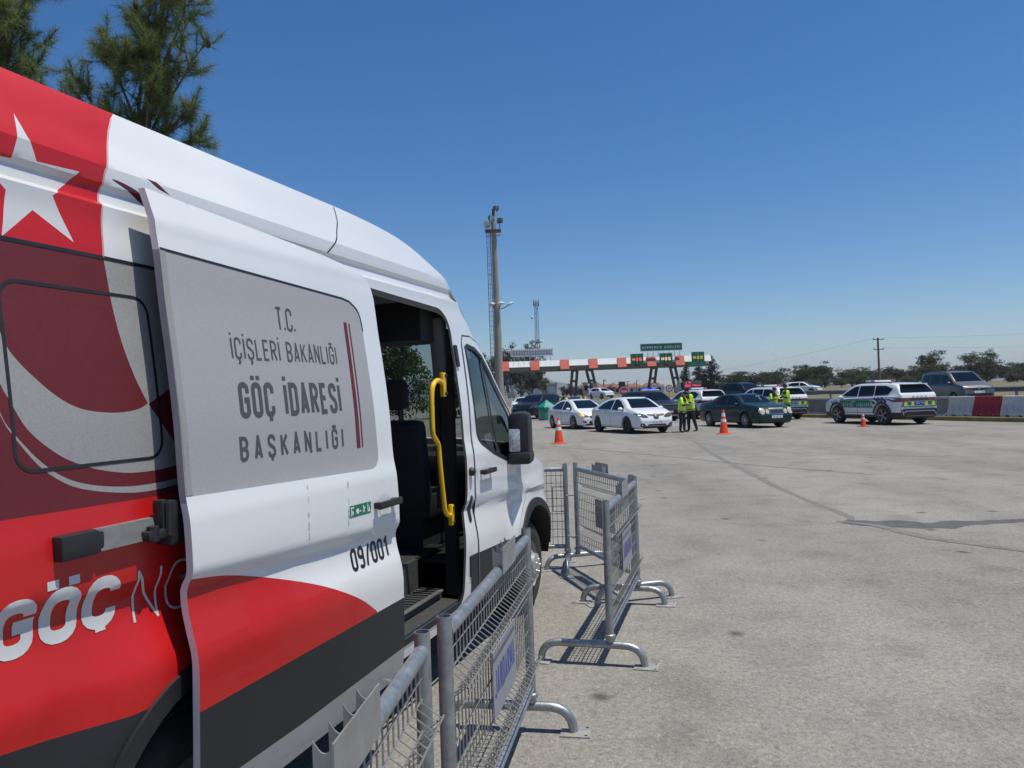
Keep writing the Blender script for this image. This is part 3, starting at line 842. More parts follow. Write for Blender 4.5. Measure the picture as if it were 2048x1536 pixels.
conform('film_edge', ribbon([(1.955, 2.209), (3.043, 2.170)] + smoothp([(3.10, 2.162), (3.161, 2.131), (3.187, 2.09), (3.196, 2.03)], 3, False), .009), BLACKP, door, step=.02, off=.001, fn=SD, grid=False)
conform('film_flap', [[(1.958, 1.425), (1.984, 1.425), (1.978, 2.204), (1.952, 2.205)]], GREYF, door, step=.03, off=.0012, fn=SD)
handle(door, 3.095, 3.318, 1.228, SD, 0)
conform('exit_sticker', [[(2.893, 1.206), (3.076, 1.204), (3.080, 1.254), (2.897, 1.257)]], mat('exit_green', (.015, .17, .09), .5), door, step=.02, off=.001, fn=SD)
pic = []
def sq(x0, z0, x1, z1): return [(x0, z0), (x1, z0), (x1, z1), (x0, z1)]
pic += [sq(2.905, 1.212, 2.911, 1.25), sq(2.911, 1.244, 2.93, 1.25), [(2.915, 1.213), (2.928, 1.222), (2.922, 1.236), (2.914, 1.232)]]
pic += [[(2.945, 1.232), (2.955, 1.216), (2.968, 1.214), (2.972, 1.236), (2.958, 1.24)], sq(2.975, 1.222, 2.99, 1.228)]
pic += [[(3.0, 1.213), (3.012, 1.228), (3.006, 1.24), (3.012, 1.248), (3.02, 1.236), (3.03, 1.238), (3.018, 1.225), (3.024, 1.212), (3.014, 1.22)]]
pic += [sq(3.045, 1.212, 3.05, 1.25), [(3.052, 1.212), (3.07, 1.212), (3.062, 1.235), (3.06, 1.248)]]
conform('exit_pictogram', pic, PLATEW, door, step=.02, off=.0018, fn=SD, grid=False)
STAIN = mat('glue_residue', (.50, .45, .40), .7, var=.3, scale=80)
for (x_, z0_, z1_, sd_) in ((2.602, 1.18, 1.385, 3), (2.898, 1.16, 1.365, 5)):
    rn = random.Random(sd_); z_ = z1_
    ps = []
    while z_ > z0_:
        h_ = rn.uniform(.012, .04); xx = x_ - (z1_ - z_) * .08 + rn.uniform(-.003, .003); w_ = rn.uniform(.002, .007)
        ps.append([(xx - w_, z_ - h_), (xx + w_ * .6, z_ - h_ * .9), (xx + w_, z_ - h_ * .2), (xx - w_ * .5, z_)]); z_ -= h_ + rn.uniform(.0, .04)
    conform('glue_stain', ps, STAIN, door, step=.02, off=.001, fn=SD, grid=False)
# bracket holding the door on the rail
b = MB(); b.box(VL(1.985, 1.045, 1.345), (.13, .07, .14), bevel=.012); b.box(VL(1.915, 1.05, 1.36), (.03, .04, .12), bevel=.008)
b.box(VL(1.885, 1.05, 1.318), (.09, .05, .03), bevel=.008); b.tube([VL(1.92, 1.075, 1.31), VL(1.92, 1.075, 1.41)], .012, 8); b.tube([VL(1.87, 1.06, 1.30), VL(1.87, 1.06, 1.345)], .018, 10)
b.build('roller_bracket', BLACKP, door)
b = MB(); b.box(VL(1.962, 1.085, 1.175), (.02, .03, .018), bevel=.004)
b.build('rubber_buffer', BLACKP, door)

# door opening: seal, jamb, hinges, step, inner lining
ring('opening_seal', OPEN, .035, RUBBER, .004, step=.06)
conform('jamb_hinge', [rrect(4.53, 1.905, 4.575, 2.045, .008)], BLACKP, van, step=.05, off=.012, thick=.02, grid=False)
conform('jamb_hinge', [rrect(4.475, .585, 4.52, .715, .008)], BLACKP, van, step=.05, off=.012, thick=.02, grid=False)
conform('jamb_plug', [rrect(4.53, .915, 4.575, 1.085, .022)], BLACKP, van, step=.05, off=.004, grid=False)
b = MB(); b.ell(VL(4.555, 1.035, 1.235), (.028, .03, .028), 12, 8); b.build('door_latch', BLACKP, van)
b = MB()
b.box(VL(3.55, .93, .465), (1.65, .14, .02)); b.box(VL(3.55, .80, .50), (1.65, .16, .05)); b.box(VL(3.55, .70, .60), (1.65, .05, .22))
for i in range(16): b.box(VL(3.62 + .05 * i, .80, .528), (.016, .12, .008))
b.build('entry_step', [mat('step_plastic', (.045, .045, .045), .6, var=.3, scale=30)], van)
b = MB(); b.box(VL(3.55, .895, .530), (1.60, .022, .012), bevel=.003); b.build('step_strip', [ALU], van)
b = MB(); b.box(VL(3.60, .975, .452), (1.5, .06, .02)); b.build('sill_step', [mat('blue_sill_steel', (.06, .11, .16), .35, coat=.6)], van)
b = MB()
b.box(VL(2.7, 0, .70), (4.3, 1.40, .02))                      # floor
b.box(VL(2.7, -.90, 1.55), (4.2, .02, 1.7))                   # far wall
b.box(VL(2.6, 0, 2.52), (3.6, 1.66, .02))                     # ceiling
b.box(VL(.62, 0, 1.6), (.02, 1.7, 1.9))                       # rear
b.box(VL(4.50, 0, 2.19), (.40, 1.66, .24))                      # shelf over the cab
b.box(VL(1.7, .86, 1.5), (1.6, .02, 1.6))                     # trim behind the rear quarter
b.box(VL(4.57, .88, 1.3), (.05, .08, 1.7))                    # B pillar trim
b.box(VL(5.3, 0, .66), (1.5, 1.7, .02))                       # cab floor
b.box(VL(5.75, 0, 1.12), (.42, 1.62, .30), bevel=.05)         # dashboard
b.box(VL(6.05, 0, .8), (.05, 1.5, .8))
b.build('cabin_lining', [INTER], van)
b = MB(); b.box(VL(4.55, .84, 2.02), (.08, .10, .42), bevel=.03, M=Matrix.Rotation(R(-8), 4, 'Y')); b.build('pillar_trim', [mat('grey_cabin_trim', (.16, .155, .15), .7)], van)
def seat(t, s):
    b = MB()
    b.box(VL(t + .25, s, .98), (.52, .48, .17), bevel=.05)
    b.box(VL(t, s, 1.26), (.15, .48, .62), bevel=.06, M=Matrix.Rotation(R(-9), 4, 'Y'))
    b.box(VL(t - .06, s, 1.74), (.11, .27, .20), bevel=.045, M=Matrix.Rotation(R(-6), 4, 'Y'))
    b.tube([VL(t - .04, s - .06, 1.6), VL(t - .06, s - .06, 1.74)], .008, 6); b.tube([VL(t - .04, s + .06, 1.6), VL(t - .06, s + .06, 1.74)], .008, 6)
    b.box(VL(t + .22, s, .80), (.4, .36, .22))
    b.build('seat', FABRIC, van)
seat(4.70, .42); seat(4.75, -.52); seat(2.7, .35); seat(2.7, -.5)
b = MB(); b.tube([VL(4.60, .80, 2.0), VL(4.58, .80, 1.0)], .022, 8); b.build('seat_belt', [FABRIC], van)
b = MB(); T_ = Matrix.Translation(VL(5.42, -.45, 1.32)) @ Matrix.Rotation(R(62), 4, 'Y')
b.tube([T_ @ Vector((.19 * math.cos(a * math.pi / 12), .19 * math.sin(a * math.pi / 12), 0)) for a in range(24)], .016, 8, closed=True)
b.box(T_ @ Vector((0, 0, 0)), (.36, .05, .03), M=T_.to_3x3().to_4x4()); b.build('steering_wheel', BLACKP, van)
hp = smoothp([(4.315, 1.80), (4.25, 1.815), (4.185, 1.785), (4.16, 1.72), (4.155, 1.60), (4.16, 1.50), (4.20, 1.46), (4.235, 1.42), (4.25, 1.30), (4.285, 1.10), (4.30, 1.03), (4.335, .995), (4.38, .985)], 4, False)
b = MB(); b.tube([VL(t, .955, z) for t, z in hp], .0155, 12)
b.box(VL(4.345, .95, 1.79), (.045, .03, .15), bevel=.01); b.box(VL(4.395, .955, .985), (.04, .03, .13), bevel=.01)
for z in (1.845, 1.735): b.ell(VL(4.348, .97, z), (.012, .008, .012), 8, 5, mi=1)
for z in (1.03, .94): b.ell(VL(4.396, .975, z), (.010, .008, .010), 8, 5, mi=1)
b.build('grab_rail', [YELLOW, BLACKP], van)
# mirror
mr = MB(); mr.box(VL(5.42, 1.09, 1.405), (.27, .16, .37), bevel=.055, M=Matrix.Rotation(R(12), 4, 'Z'))
mr.box(VL(5.52, .97, 1.30), (.12, .14, .12), bevel=.03); mr.box(VL(5.42, 1.09, 1.255), (.32, .17, .09), bevel=.03, M=Matrix.Rotation(R(12), 4, 'Z'))
mo = mr.build('door_mirror', BLACKP, van)
b = MB(); b.box(VL(5.288, 1.085, 1.385), (.03, .085, .165), bevel=.013, M=Matrix.Rotation(R(12), 4, 'Z')); b.build('indicator_lens', LENS, mo)
b = MB(); b.box(VL(5.42, -1.13, 1.405), (.16, .24, .38), bevel=.05); b.box(VL(5.46, -.98, 1.30), (.1, .14, .1), bevel=.03); b.build('door_mirror', BLACKP, van)
# lamps, grille, bumper detail at the nose
for sd in (1, -1):
    conform('headlamp', [[(6.42, .86), (6.78, .80), (6.80, .98), (6.5, 1.04)]], LENS, van, step=.05, off=.004, side=sd)
b = MB(); b.box(VL(6.965, 0, .80), (.03, 1.1, .22), bevel=.02); b.box(VL(6.965, 0, .52), (.03, 1.0, .12), bevel=.02); b.build('grille', BLACKP, van)
conform('fender_joint', ribbon([(5.66, 1.30), (5.662, .93)], .008), TRIM, van, step=.05, off=.002, grid=False)

# ------------------------------------------------------------------ crowd-control barriers
SIGNW = mat('sign_white', (.27, .27, .30), .45, var=.06, scale=6)
SIGNB = mat('sign_blue', (.035, .06, .30), .5)
def bez(p0, p1, p2, n=8):
    p0, p1, p2 = Vector(p0), Vector(p1), Vector(p2)
    return [p0 * (1 - t) ** 2 + p1 * 2 * t * (1 - t) + p2 * t * t for t in [i / n for i in range(n + 1)]]
def barrier(label, A, B, fold=True, plate=True, flip=1, bracket=.42, feet='uneven'):
    """A, B = post positions on the ground; panel folds bulge to side flip (+1 = local +y)"""
    A, B = Vector(A), Vector(B); d = B - A; L = d.length
    r = thing('crowd_barrier', label, 'barrier', (A.x, A.y, 0), math.atan2(d.y, d.x), 'galvanised mesh barriers round the minibus')
    for x in (0, L):
        b = MB()
        b.tube([(x, 0, .15), (x, 0, 1.03)], .024, 14, caps=False); b.tube([(x, 0, .16), (x, 0, 1.028)], .0205, 14, caps=False, mi=0)
        b.add([(x + .024 * math.cos(a * math.pi / 7), .024 * math.sin(a * math.pi / 7), 1.03) for a in range(14)] + [(x + .0205 * math.cos(a * math.pi / 7), .0205 * math.sin(a * math.pi / 7), 1.03) for a in range(14)],
              [(k, (k + 1) % 14, 14 + (k + 1) % 14, 14 + k) for k in range(14)])
        b.lathe([(.026, .17), (.034, .175), (.034, .195), (.026, .2)], 14, Matrix.Translation((x, 0, 0)))
        b.build('post', GALV, r)
        b = MB(); hl, hr = (.43, .19) if feet == 'uneven' else (.31, .31)
        path = bez((x, -hr - .02, .0), (x, -hr - .02, .13), (x, -hr + .11, .13)) + bez((x, hl - .11, .13), (x, hl + .02, .13), (x, hl + .02, .0))
        b.tube(path, .024, 12)
        ft = b.build('foot', GALV, r)
        for s in (-1, 1):
            b = MB(); hh = hl if s > 0 else hr
            b = MB(); b.box((x, s * (hh + .03), .007), (.13, .15, .010), bevel=.003)
            for q in (-.045, .045): b.ell((x + q, s * (hh + .085), .012), (.009, .009, .002), 8, 4, mi=1)
            b.build('foot_plate', [mat('dusty_plate_steel', (.33, .32, .30), .6, metal=.35, var=.25, scale=25), BLACKP], ft)
    b = MB(); b.tube([(.02, 0, .975), (L - .02, 0, .975)], .0225, 14); b.build('top_rail', GALV, r)
    b = MB(); b.tube([(.02, 0, .22), (L - .02, 0, .22)], .019, 12); b.build('bottom_rail', GALV, r)
    # welded wire panel, with two horizontal folds
    b = MB(); f = flip * .062
    if fold: pr = [(.225, 0), (.345, 0), (.39, f), (.435, 0), (.60, 0), (.755, 0), (.80, f), (.845, 0), (.965, 0)]
    else: pr = [(.225, 0), (.965, 0)]
    nw = int(L / .046)
    for i in range(1, nw):
        x = L * i / nw
        b.tube([(x, y, z) for z, y in pr], .0029, 5, caps=False)
    hz = [(z, y) for z, y in pr[1:-1]] + [(.52, 0), (.68, 0)] if fold else [(.24 + .075 * k, 0) for k in range(10)]
    if fold: hz += [(.29, 0), (.905, 0)]
    for z, y in hz: b.tube([(.024, y, z), (L - .024, y, z)], .0032, 5, caps=False)
    b.build('wire_mesh', GALVD, r)
    if bracket:
        b = MB(); x0 = L * bracket; bl = .30
        b.box((x0, -flip * -.024, 1.02), (bl, .004, .11))
        for k in range(4):
            xx = x0 - bl / 2 + .02 + (bl - .04) * k / 3
            n = 8; pr2 = [(-.024, .975), (.022, .975)] + [(.022 - .046 * i / n, 1.072 - .024 * math.sin(math.pi * i / n)) for i in range(n + 1)]
            b.prism([(y * 1 - 0, z) for y, z in pr2], -.002, .002, M=Matrix(((0, 0, 1, xx), (1, 0, 0, 0), (0, 1, 0, 0), (0, 0, 0, 1))))
        b.build('stacking_bracket', mat('bracket_steel', (.36, .36, .36), .45, metal=.6, var=.15, scale=15), r)
    if plate:
        x0 = L * .5; pw, ph = .46, .26; y = flip * .026
        b = MB(); b.box((x0, y, .60), (pw, .004, ph))
        p = b.build('sign_plate', [SIGNW], r)
        # lettering reads from the fold side
        M = Matrix(((1 if flip < 0 else -1, 0, 0, x0), (0, 0, flip, y + flip * .0028), (0, 1, 0, .60), (0, 0, 0, 1)))
        flat_text('lettering', 'JANDARMA', M, -.205, -.055,   .41, .11, .0135, SIGNB, p, gap=.012)
    return r
def ext(P, Q, L):
    P, Q = Vector(P), Vector(Q); return P + (Q - P).normalized() * L
LB = 1.56
bA0 = ext((-.285, 2.24), (-.372, 1.45), LB)
barrier('galvanised barrier cut off by the bottom edge, its stacking bracket in the near corner', bA0, (-.285, 2.24), flip=-1, bracket=.57, plate=False)
barrier('galvanised barrier with blue JANDARMA plate standing along the side of the minibus', (-.235, 2.395), (.045, 3.935), flip=-1, bracket=.62)
b1 = barrier('galvanised barrier running away from the camera on the open tarmac ahead of the minibus', (.56, 4.84), (.955, 6.21), flip=-1, bracket=.50)
barrier('galvanised barrier set crosswise with the dark back of its plate showing', (.945, 6.31), (.595, 7.60), flip=-1, bracket=.52, feet='even')
b3 = barrier('plain grid barrier with a wire latch, half hidden behind the front bumper of the minibus', (-.98, 7.72), (.49, 7.56), fold=False, plate=False, bracket=0, feet='even')
lb = MB(); Lx = 1.478; lb.tube([(Lx, -.02, .72), (Lx, .02, .80)], .006, 6)
lb.tube([(Lx, .02, .80), (Lx - .13, .03, .80), (Lx - .13, .03, .56), (Lx, .02, .56)], .006, 6); lb.tube([(Lx, -.02, .72), (Lx + .09, -.02, .72), (Lx + .09, -.02, .85)], .007, 6)
lb.build('latch', GALV, b3)
lb = MB(); lb.tube([(Lx, -.02, .33), (Lx + .07, -.02, .31), (Lx + .10, -.02, .33)], .009, 6); lb.build('hook', GALV, b3)

# ------------------------------------------------------------------ traffic cones
ORANGE = mat('cone_orange', (.75, .075, .012), .5, var=.08, scale=8)
REFLW = mat('cone_reflective_white', (.74, .74, .74), .4)
def cone(label, x, y, h, base='round'):
    r = thing('traffic_cone', label, 'traffic cone', (x, y, zg(x, y)), random.uniform(0, 3), 'orange traffic cones on the tarmac')
    rb, rt_ = .165 * h / .9, .035 * h / .9
    def rad(z): return rb + (rt_ - rb) * (z - .04 * h) / (.96 * h)
    b = MB()
    if base == 'round': b.lathe([(.0, 0.004), (.265 * h / .9, .004), (.27 * h / .9, .02), (.24 * h / .9, .035), (rb * 1.08, .045)], 28)
    else: b.prism(rrect(-.26 * h / .9, -.26 * h / .9, .26 * h / .9, .26 * h / .9, .06 * h), .004, .03)
    b.build('base', ORANGE, r)
    b = MB(); b.lathe([(rad(.03), .03), (rad(.05 * h), .05 * h), (rad(.97 * h), .97 * h), (rt_ * .7, h), (0.012, h)], 28); b.build('cone_body', ORANGE, r)
    for z0, z1 in ((.50, .625), (.73, .87)):
        b = MB(); b.lathe([(rad(z0 * h) + .003, z0 * h), (rad(z1 * h) + .003, z1 * h)], 28); b.build('reflective_band', REFLW, r)
    return r
cone('tall orange cone in front of the white sedan with its orange indicator on', 1.59, 27.25, .93)
cone('tall orange cone in front of the dark green sedan', 8.09, 29.65, .93)
cone('short orange cone beside the front wheel of the patrol SUV by the wall', 14.3, 31.5, .60, 'square')
cone('small orange cone behind the two officers standing close together', 11.0, 45.0, .68, 'square')

# ------------------------------------------------------------------ vehicles
def paint(name, col, rough=.4, metal=0.): return mat(name, col, rough, metal=metal, coat=.9 if max(col) > .3 else .45, var=.02, scale=2, spec=.5 if max(col) > .3 else .25)
CARW = paint('car_white', (.70, .71, .72)); CARG = paint('car_dark_green', (.006, .026, .027)); CARK = paint('car_black', (.007, .008, .011))
CARS = paint('car_grey_brown', (.15, .145, .14), .35, .4); CARD = paint('car_dark_blue', (.03, .04, .055))
TAIL = mat('tail_lamp', (.13, .008, .012), .15, coat=1.); HEAD = mat('head_lamp', (.085, .09, .10), .1, metal=.1, coat=.6, var=.5, scale=14)
HEADY = mat('hazy_head_lamp', (.55, .53, .40), .18, coat=1., var=.25, scale=20)
RIM = mat('alloy_rim', (.40, .41, .42), .3, metal=.7); RIMD = mat('dark_rim', (.03, .03, .033), .4, metal=.3)
GAP = mat('panel_gap', (.03, .03, .032), .7); GRILLE = mat('black_grille', (.012, .012, .013), .5, bump=.3, scale=60)
PBLUE = mat('plate_blue', (.02, .06, .35), .5); JGREEN = mat('livery_green', (.010, .17, .095), .4, coat=.6)
JRED = mat('livery_red', (.16, .015, .02), .45); JYEL = mat('livery_yellow', (.70, .75, .03), .45); JNAVY = mat('livery_navy', (.02, .03, .09), .45)
JPALE = mat('livery_pale_text', (.30, .48, .40), .5); BLUEL = mat('blue_beacon', (.02, .05, .9), .2, emit=2.2); AMBER = mat('amber_indicator', (.95, .50, .06), .25, emit=.6)
SKIDM = mat('silver_skid', (.38, .39, .40), .4, metal=.4)

class Car:
    def __init__(s, L, W, H, top, belt, wheels, wr, low=.20, lean=.52, clad=0, taper=.17, tp=5.):
        s.L, s.W = L, W / 2; s.top = Curve1(*zip(*top)); s.belt = Curve1(*zip(*belt)); s.wheels = wheels; s.wr = wr
        s.low, s.lean, s.clad, s.taper, s.tp = low, lean, clad, taper, tp; s.build_body()
    def half(s, x):
        k = abs(x) / (s.L / 2)
        return s.W * (1 - s.taper * min(1, k) ** s.tp)
    def section(s, x):
        L2 = s.L / 2; e = max(0, (abs(x) - (L2 - .16)) / .16)
        W = s.half(x) * (1 - .06 * e * e); zt = s.top(x); zl = s.low + .10 * e * e
        zb = min(s.belt(x), zt - .03); hg = zt - zb
        zc = s.clad if s.clad else zl + .16
        yb = W * .985; lean = s.lean
        ye = yb - .03 * min(1, hg / .2) - lean * max(0, hg - .05)
        c = min(.07, hg * .35)
        ye = max(ye, W * .45)
        p = [(0, zl), (W * .82, zl), (W * .955, zl + .05), (W * .985, zc), (W * .99, zc + .005), (W * 1.0, zc + (zb - zc) * .45), (W * .997, zb - (zb - zc) * .18), (yb, zb - .02 * min(1, hg / .1)), (yb - .03 * min(1, hg / .2), zb + .012 * min(1, hg / .1))]
        y0, z0 = p[-1]
        for t in (.33, .66): p.append((y0 + (ye - y0) * t, z0 + (zt - c - z0) * t))
        p += [(ye, zt - c), (ye - c * .55, zt - c * .42), (ye - c * 1.6, zt - c * .12), (ye * .5, zt - .002), (0, zt + .004)]
        return p
    def build_body(s):
        L2 = s.L / 2
        xs = sorted(set([-L2, -L2 + .02, -L2 + .06, -L2 + .12, -L2 + .2] + [round(-L2 + .28 + (s.L - .56) * i / 44, 4) for i in range(45)] + [L2 - .2, L2 - .12, L2 - .06, L2 - .02, L2]))
        V = []; F = []; I = []
        for x in xs:
            h = s.section(x); full = h + [(-y, z) for y, z in h[-2:0:-1]]
            V += [(x, y, z) for y, z in full]; n = len(full); nh = len(h)
        for j in range(len(xs) - 1):
            for k in range(n):
                F.append((j * n + k, (j + 1) * n + k, (j + 1) * n + (k + 1) % n, j * n + (k + 1) % n))
                kk = k if k < nh - 1 else n - 1 - k
                I.append(1 if (s.clad and kk < 3) else (2 if kk < 1 else 0))
        F.append(tuple(range(n))); F.append(tuple((len(xs) - 1) * n + k for k in range(n - 1, -1, -1))); I += [0, 0]
        me = bpy.data.meshes.new('tmp'); me.from_pydata(V, [], F); me.polygons.foreach_set('material_index', I)
        for k in range(3): me.materials.append(None)
        ob = link(bpy.data.objects.new('tmp', me))
        cuts = []
        for wx in s.wheels:
            b = MB(); M = Matrix.Translation((wx, 0, s.wr + .01)) @ Matrix.Rotation(R(90), 4, 'X')
            for sd in (1, -1):
                b2 = MB(); n2 = 28; r = s.wr + .055
                v = [M @ Vector((r * math.cos(2 * math.pi * k / n2), r * math.sin(2 * math.pi * k / n2), q)) for q in (sd * (s.W - .30), sd * (s.W + .2)) for k in range(n2)]
                f = [tuple(range(n2 - 1, -1, -1)), tuple(range(n2, 2 * n2))] + [(k, (k + 1) % n2, n2 + (k + 1) % n2, n2 + k) for k in range(n2)]
                if sd < 0: f = [q[::-1] for q in f]
                cm = bpy.data.meshes.new('tmpc'); cm.from_pydata([tuple(q) for q in v], [], f); co = link(bpy.data.objects.new('tmpc', cm)); cuts.append(co)
                md = ob.modifiers.new('b', 'BOOLEAN'); md.object = co; md.operation = 'DIFFERENCE'; md.solver = 'EXACT'
        dg = bpy.context.evaluated_depsgraph_get(); dg.update()
        ev = ob.evaluated_get(dg); m2 = bpy.data.meshes.new_from_object(ev)
        for co in cuts: bpy.data.objects.remove(co)
        bpy.data.objects.remove(ob)
        s.V = [v.co.copy() for v in m2.vertices]; s.F = [tuple(p.vertices) for p in m2.polygons]; s.I = [p.material_index for p in m2.polygons]
        for i, p in enumerate(m2.polygons):
            c = p.center
            for wx in s.wheels:
                d = math.hypot(c.x - wx, c.z - s.wr - .01)
                if d < s.wr + .05 and abs(c.y) < s.W * .99: s.I[i] = 2
        s.bvh = BVHTree.FromPolygons(s.V, s.F)
        bpy.data.meshes.remove(m2)
    def decal(s, name, polys, axis, m, parent, off=.006, step=.12, holes=(), label=None, lim=None, thick=0):
        """axis: +y/-y side (coords x,z), +x/-x front/rear (coords y,z), z top (coords x,y)"""
        v2, f2, _ = triangulate(polys, holes, (), step)
        V = []; ok = []
        for a, b in v2:
            if axis in ('y', '-y'): o, d = Vector((a, 3 if axis == 'y' else -3, b)), Vector((0, -1 if axis == 'y' else 1, 0))
            elif axis in ('x', '-x'): o, d = Vector((9 if axis == 'x' else -9, a, b)), Vector((-1 if axis == 'x' else 1, 0, 0))
            else: o, d = Vector((a, b, 5)), Vector((0, 0, -1))
            h, nrm, _, dist = s.bvh.ray_cast(o, d)
            if h is None: V.append(Vector((0, 0, 0))); ok.append(False); continue
            if nrm.dot(d) > 0: nrm = -nrm
            V.append(h + nrm * off); ok.append(True)
        rev = axis in ('y', '-x')
        F = [(f[::-1] if rev else f) for f in f2 if all(ok[i] for i in f)]
        return mesh(name, V, F, m, parent, True, None, 60, label)
    def instance(s, name, label, cat, loc, rz, paintm, scale=1., group=None, trim=None):
        r = thing(name, label, cat, loc, rz, group); r.scale = (scale,) * 3
        mesh('body', s.V, s.F, [paintm, trim or BLACKP, BLACKP], r, True, s.I, 32)
        return r
    def wheels_on(s, r, spokes=5, rimm=RIM, both=True):
        for wx in s.wheels:
            for sd in (1, -1):
                M = Matrix.Translation((wx, sd * (s.W - .015), s.wr)) @ Matrix.Rotation(R(-90) * sd, 4, 'X')
                b = MB(); w_ = s.wr
                b.lathe([(w_ * .68, -.004), (w_ * .74, .004), (w_ * .9, .002), (w_ * .98, -.02), (w_, -.05), (w_, -.16), (w_ * .96, -.20), (w_ * .66, -.205)], 32, M)
                t = b.build('wheel', TYRE, r)
                b = MB(); rr = w_ * .69
                b.lathe([(rr, -.004), (rr * .96, -.012), (rr * .93, -.05)], 28, M)
                b.lathe([(rr * .95, -.05), (0, -.055)], 28, M, mi=1)
                b.lathe([(rr * .24, -.02), (rr * .2, -.006), (0, -.006)], 14, M)
                for k in range(spokes):
                    for dd in ((-.09, .09) if spokes == 5 else (0,)):
                        T = M @ Matrix.Rotation(2 * math.pi * k / spokes + dd, 4, 'Z')
                        b.box(T @ Vector((rr * .57, 0, -.022)), (rr * .78, rr * (.11 if spokes == 5 else .13), .03), M=T.to_3x3().to_4x4())
                b.build('rim', [rimm, RIMD], t)

def plate_on(c, r, z, txt, axis, w_=.52, h=.11, bg=PLATEW, ink=BLACKT, y0=0.):
    p = c.decal('number_plate', [[(y0 - w_ / 2, z - h / 2), (y0 + w_ / 2, z - h / 2), (y0 + w_ / 2, z + h / 2), (y0 - w_ / 2, z + h / 2)]], axis, bg, r, off=.022, step=.3)
    fl = 1 if axis == 'x' else -1
    V = []; F = []
    for ps in text_polys(txt, -w_ * .40, -h * .30, w_ * .84, h * .6, .011, gap=.012):
        v, f, _ = tri_any(ps); b = len(V)
        for a, e in v:
            yy = y0 + a * fl
            hh = c.bvh.ray_cast(Vector((9 * fl, yy, z + e)), Vector((-fl, 0, 0)))
            V.append((hh[0] if hh[0] is not None else Vector((c.L / 2 * fl, yy, z + e))) + Vector((fl * .027, 0, 0)))
        F += [tuple(i + b for i in q) for q in f]
    mesh('lettering', V, F, ink, p, False)
def mirror_y(p): return [(-y, z) for y, z in p][::-1]
def lights(c, r, name, poly, axis, m, off=.008, step=.07):
    c.decal(name, [poly], axis, m, r, off, step); c.decal(name, [mirror_y(poly)], axis, m, r, off, step)
def car_common(c, r, dlo, split, door, screen, rear, paintm, mirror_x, mz, mcol=None, handles=(), seam=True):
    """dlo: side-window outline (x,z); split: x positions of the pillars; door: door panel polygons"""
    for ax in ('y', '-y'):
        sg = 1 if ax == 'y' else -1
        for pz in dlo: c.decal('side_window', [pz], ax, DGLASS, r, .006, .1)
        for pd in door:
            d_ = c.decal('door', [pd], ax, paintm, r, .005, .12)
            c.decal('door_gap', ribbon(pd + [pd[0]], .018), ax, GAP, d_, .0035, .15)
        for hx, hz in handles:
            h = c.bvh.ray_cast(Vector((hx, 3 * sg, hz)), Vector((0, -sg, 0)))[0]
            if h: b = MB(); b.box(h + Vector((0, sg * .025, 0)), (.19, .025, .03), bevel=.008); b.build('door_handle', [mcol or paintm], r)
        h = c.bvh.ray_cast(Vector((mirror_x, 3 * sg, mz)), Vector((0, -sg, 0)))[0]
        if h:
            b = MB(); b.ell(h + Vector((0, sg * .11, .03)), (.075, .115, .078), 12, 8); b.box(h + Vector((.0, sg * .03, -.02)), (.08, .10, .035), mi=1); b.build('wing_mirror', [mcol or paintm, BLACKP], r)
    c.decal('windscreen', [screen], 'x', DGLASS, r, .007, .1)
    c.decal('rear_window', [rear], '-x', DGLASS, r, .007, .1)

def sedan(name, label, loc, rz, pm, top, belt, dims, dlo, doors, screen, rear, mirror, handles, scale=1., mcol=None, spokes=5, rimm=RIM, taper=.2, tp=4.5, lean=.5, group='sedans stopped at the checkpoint'):
    c = Car(*dims[:3], top, belt, dims[3], dims[4], low=dims[5], taper=taper, tp=tp, lean=lean)
    r = c.instance(name, label, 'car', loc, rz, pm, scale, group)
    c.wheels_on(r, spokes, rimm)
    car_common(c, r, dlo, None, doors, screen, rear, pm, mirror[0], mirror[1], mcol, handles)
    return c, r
def P(x, y, dz=0.): return (x, y, zg(x, y) + dz)
def doors_for(x0, xm, x1, zb0, zb1, fw, rw, wr, zl=.32):
    ra = wr + .12
    fr = [(xm + .01, zl), (min(x1 - .02, fw - ra), zl), (x1, zl + .25), (x1 + .02, zb1), (xm + .01, (zb0 + zb1) / 2)]
    re = [(xm - .01, (zb0 + zb1) / 2), (x0, zb0), (x0 + .03, zl + .38), (rw + ra, zl), (xm - .01, zl)]
    return [fr, re]

# white coupe-like sedan (centre of the group)
top = [(-2.31, .82), (-2.22, .98), (-2.0, 1.06), (-1.6, 1.13), (-1.15, 1.30), (-.7, 1.42), (-.2, 1.48), (.3, 1.475), (.62, 1.42), (1.0, 1.25), (1.38, 1.04), (1.75, .96), (2.08, .84), (2.22, .72), (2.31, .52)]
belt = [(-2.31, .90), (-1.5, .97), (.2, .93), (1.3, .90), (2.31, .72)]
dlo = [[(.02, .975), (.02, 1.385), (.28, 1.395), (.60, 1.30), (1.02, 1.07), (1.08, .945)], [(-.06, .98), (-.06, 1.385), (-.55, 1.35), (-1.0, 1.22), (-1.35, 1.05), (-1.30, 1.0)]]
c, r = sedan('car', 'white saloon car with dark hazy grille and its front wheels turned, nearest of the queue', P(5.12, 33.85), R(-71), CARW, top, belt, (4.62, 1.81, 1.48, (-1.36, 1.36), .335, .21), dlo,
             doors_for(-1.12, -.02, 1.12, .96, .92, 1.36, -1.36, .335), [(-.62, 1.03), (.62, 1.03), (.56, 1.20), (.47, 1.405), (-.47, 1.405), (-.56, 1.20)], [(-.58, 1.13), (.58, 1.13), (.46, 1.36), (-.46, 1.36)], (1.0, .97), [(.18, .86), (-.85, .88)], 1.03, spokes=7, rimm=RIMD)
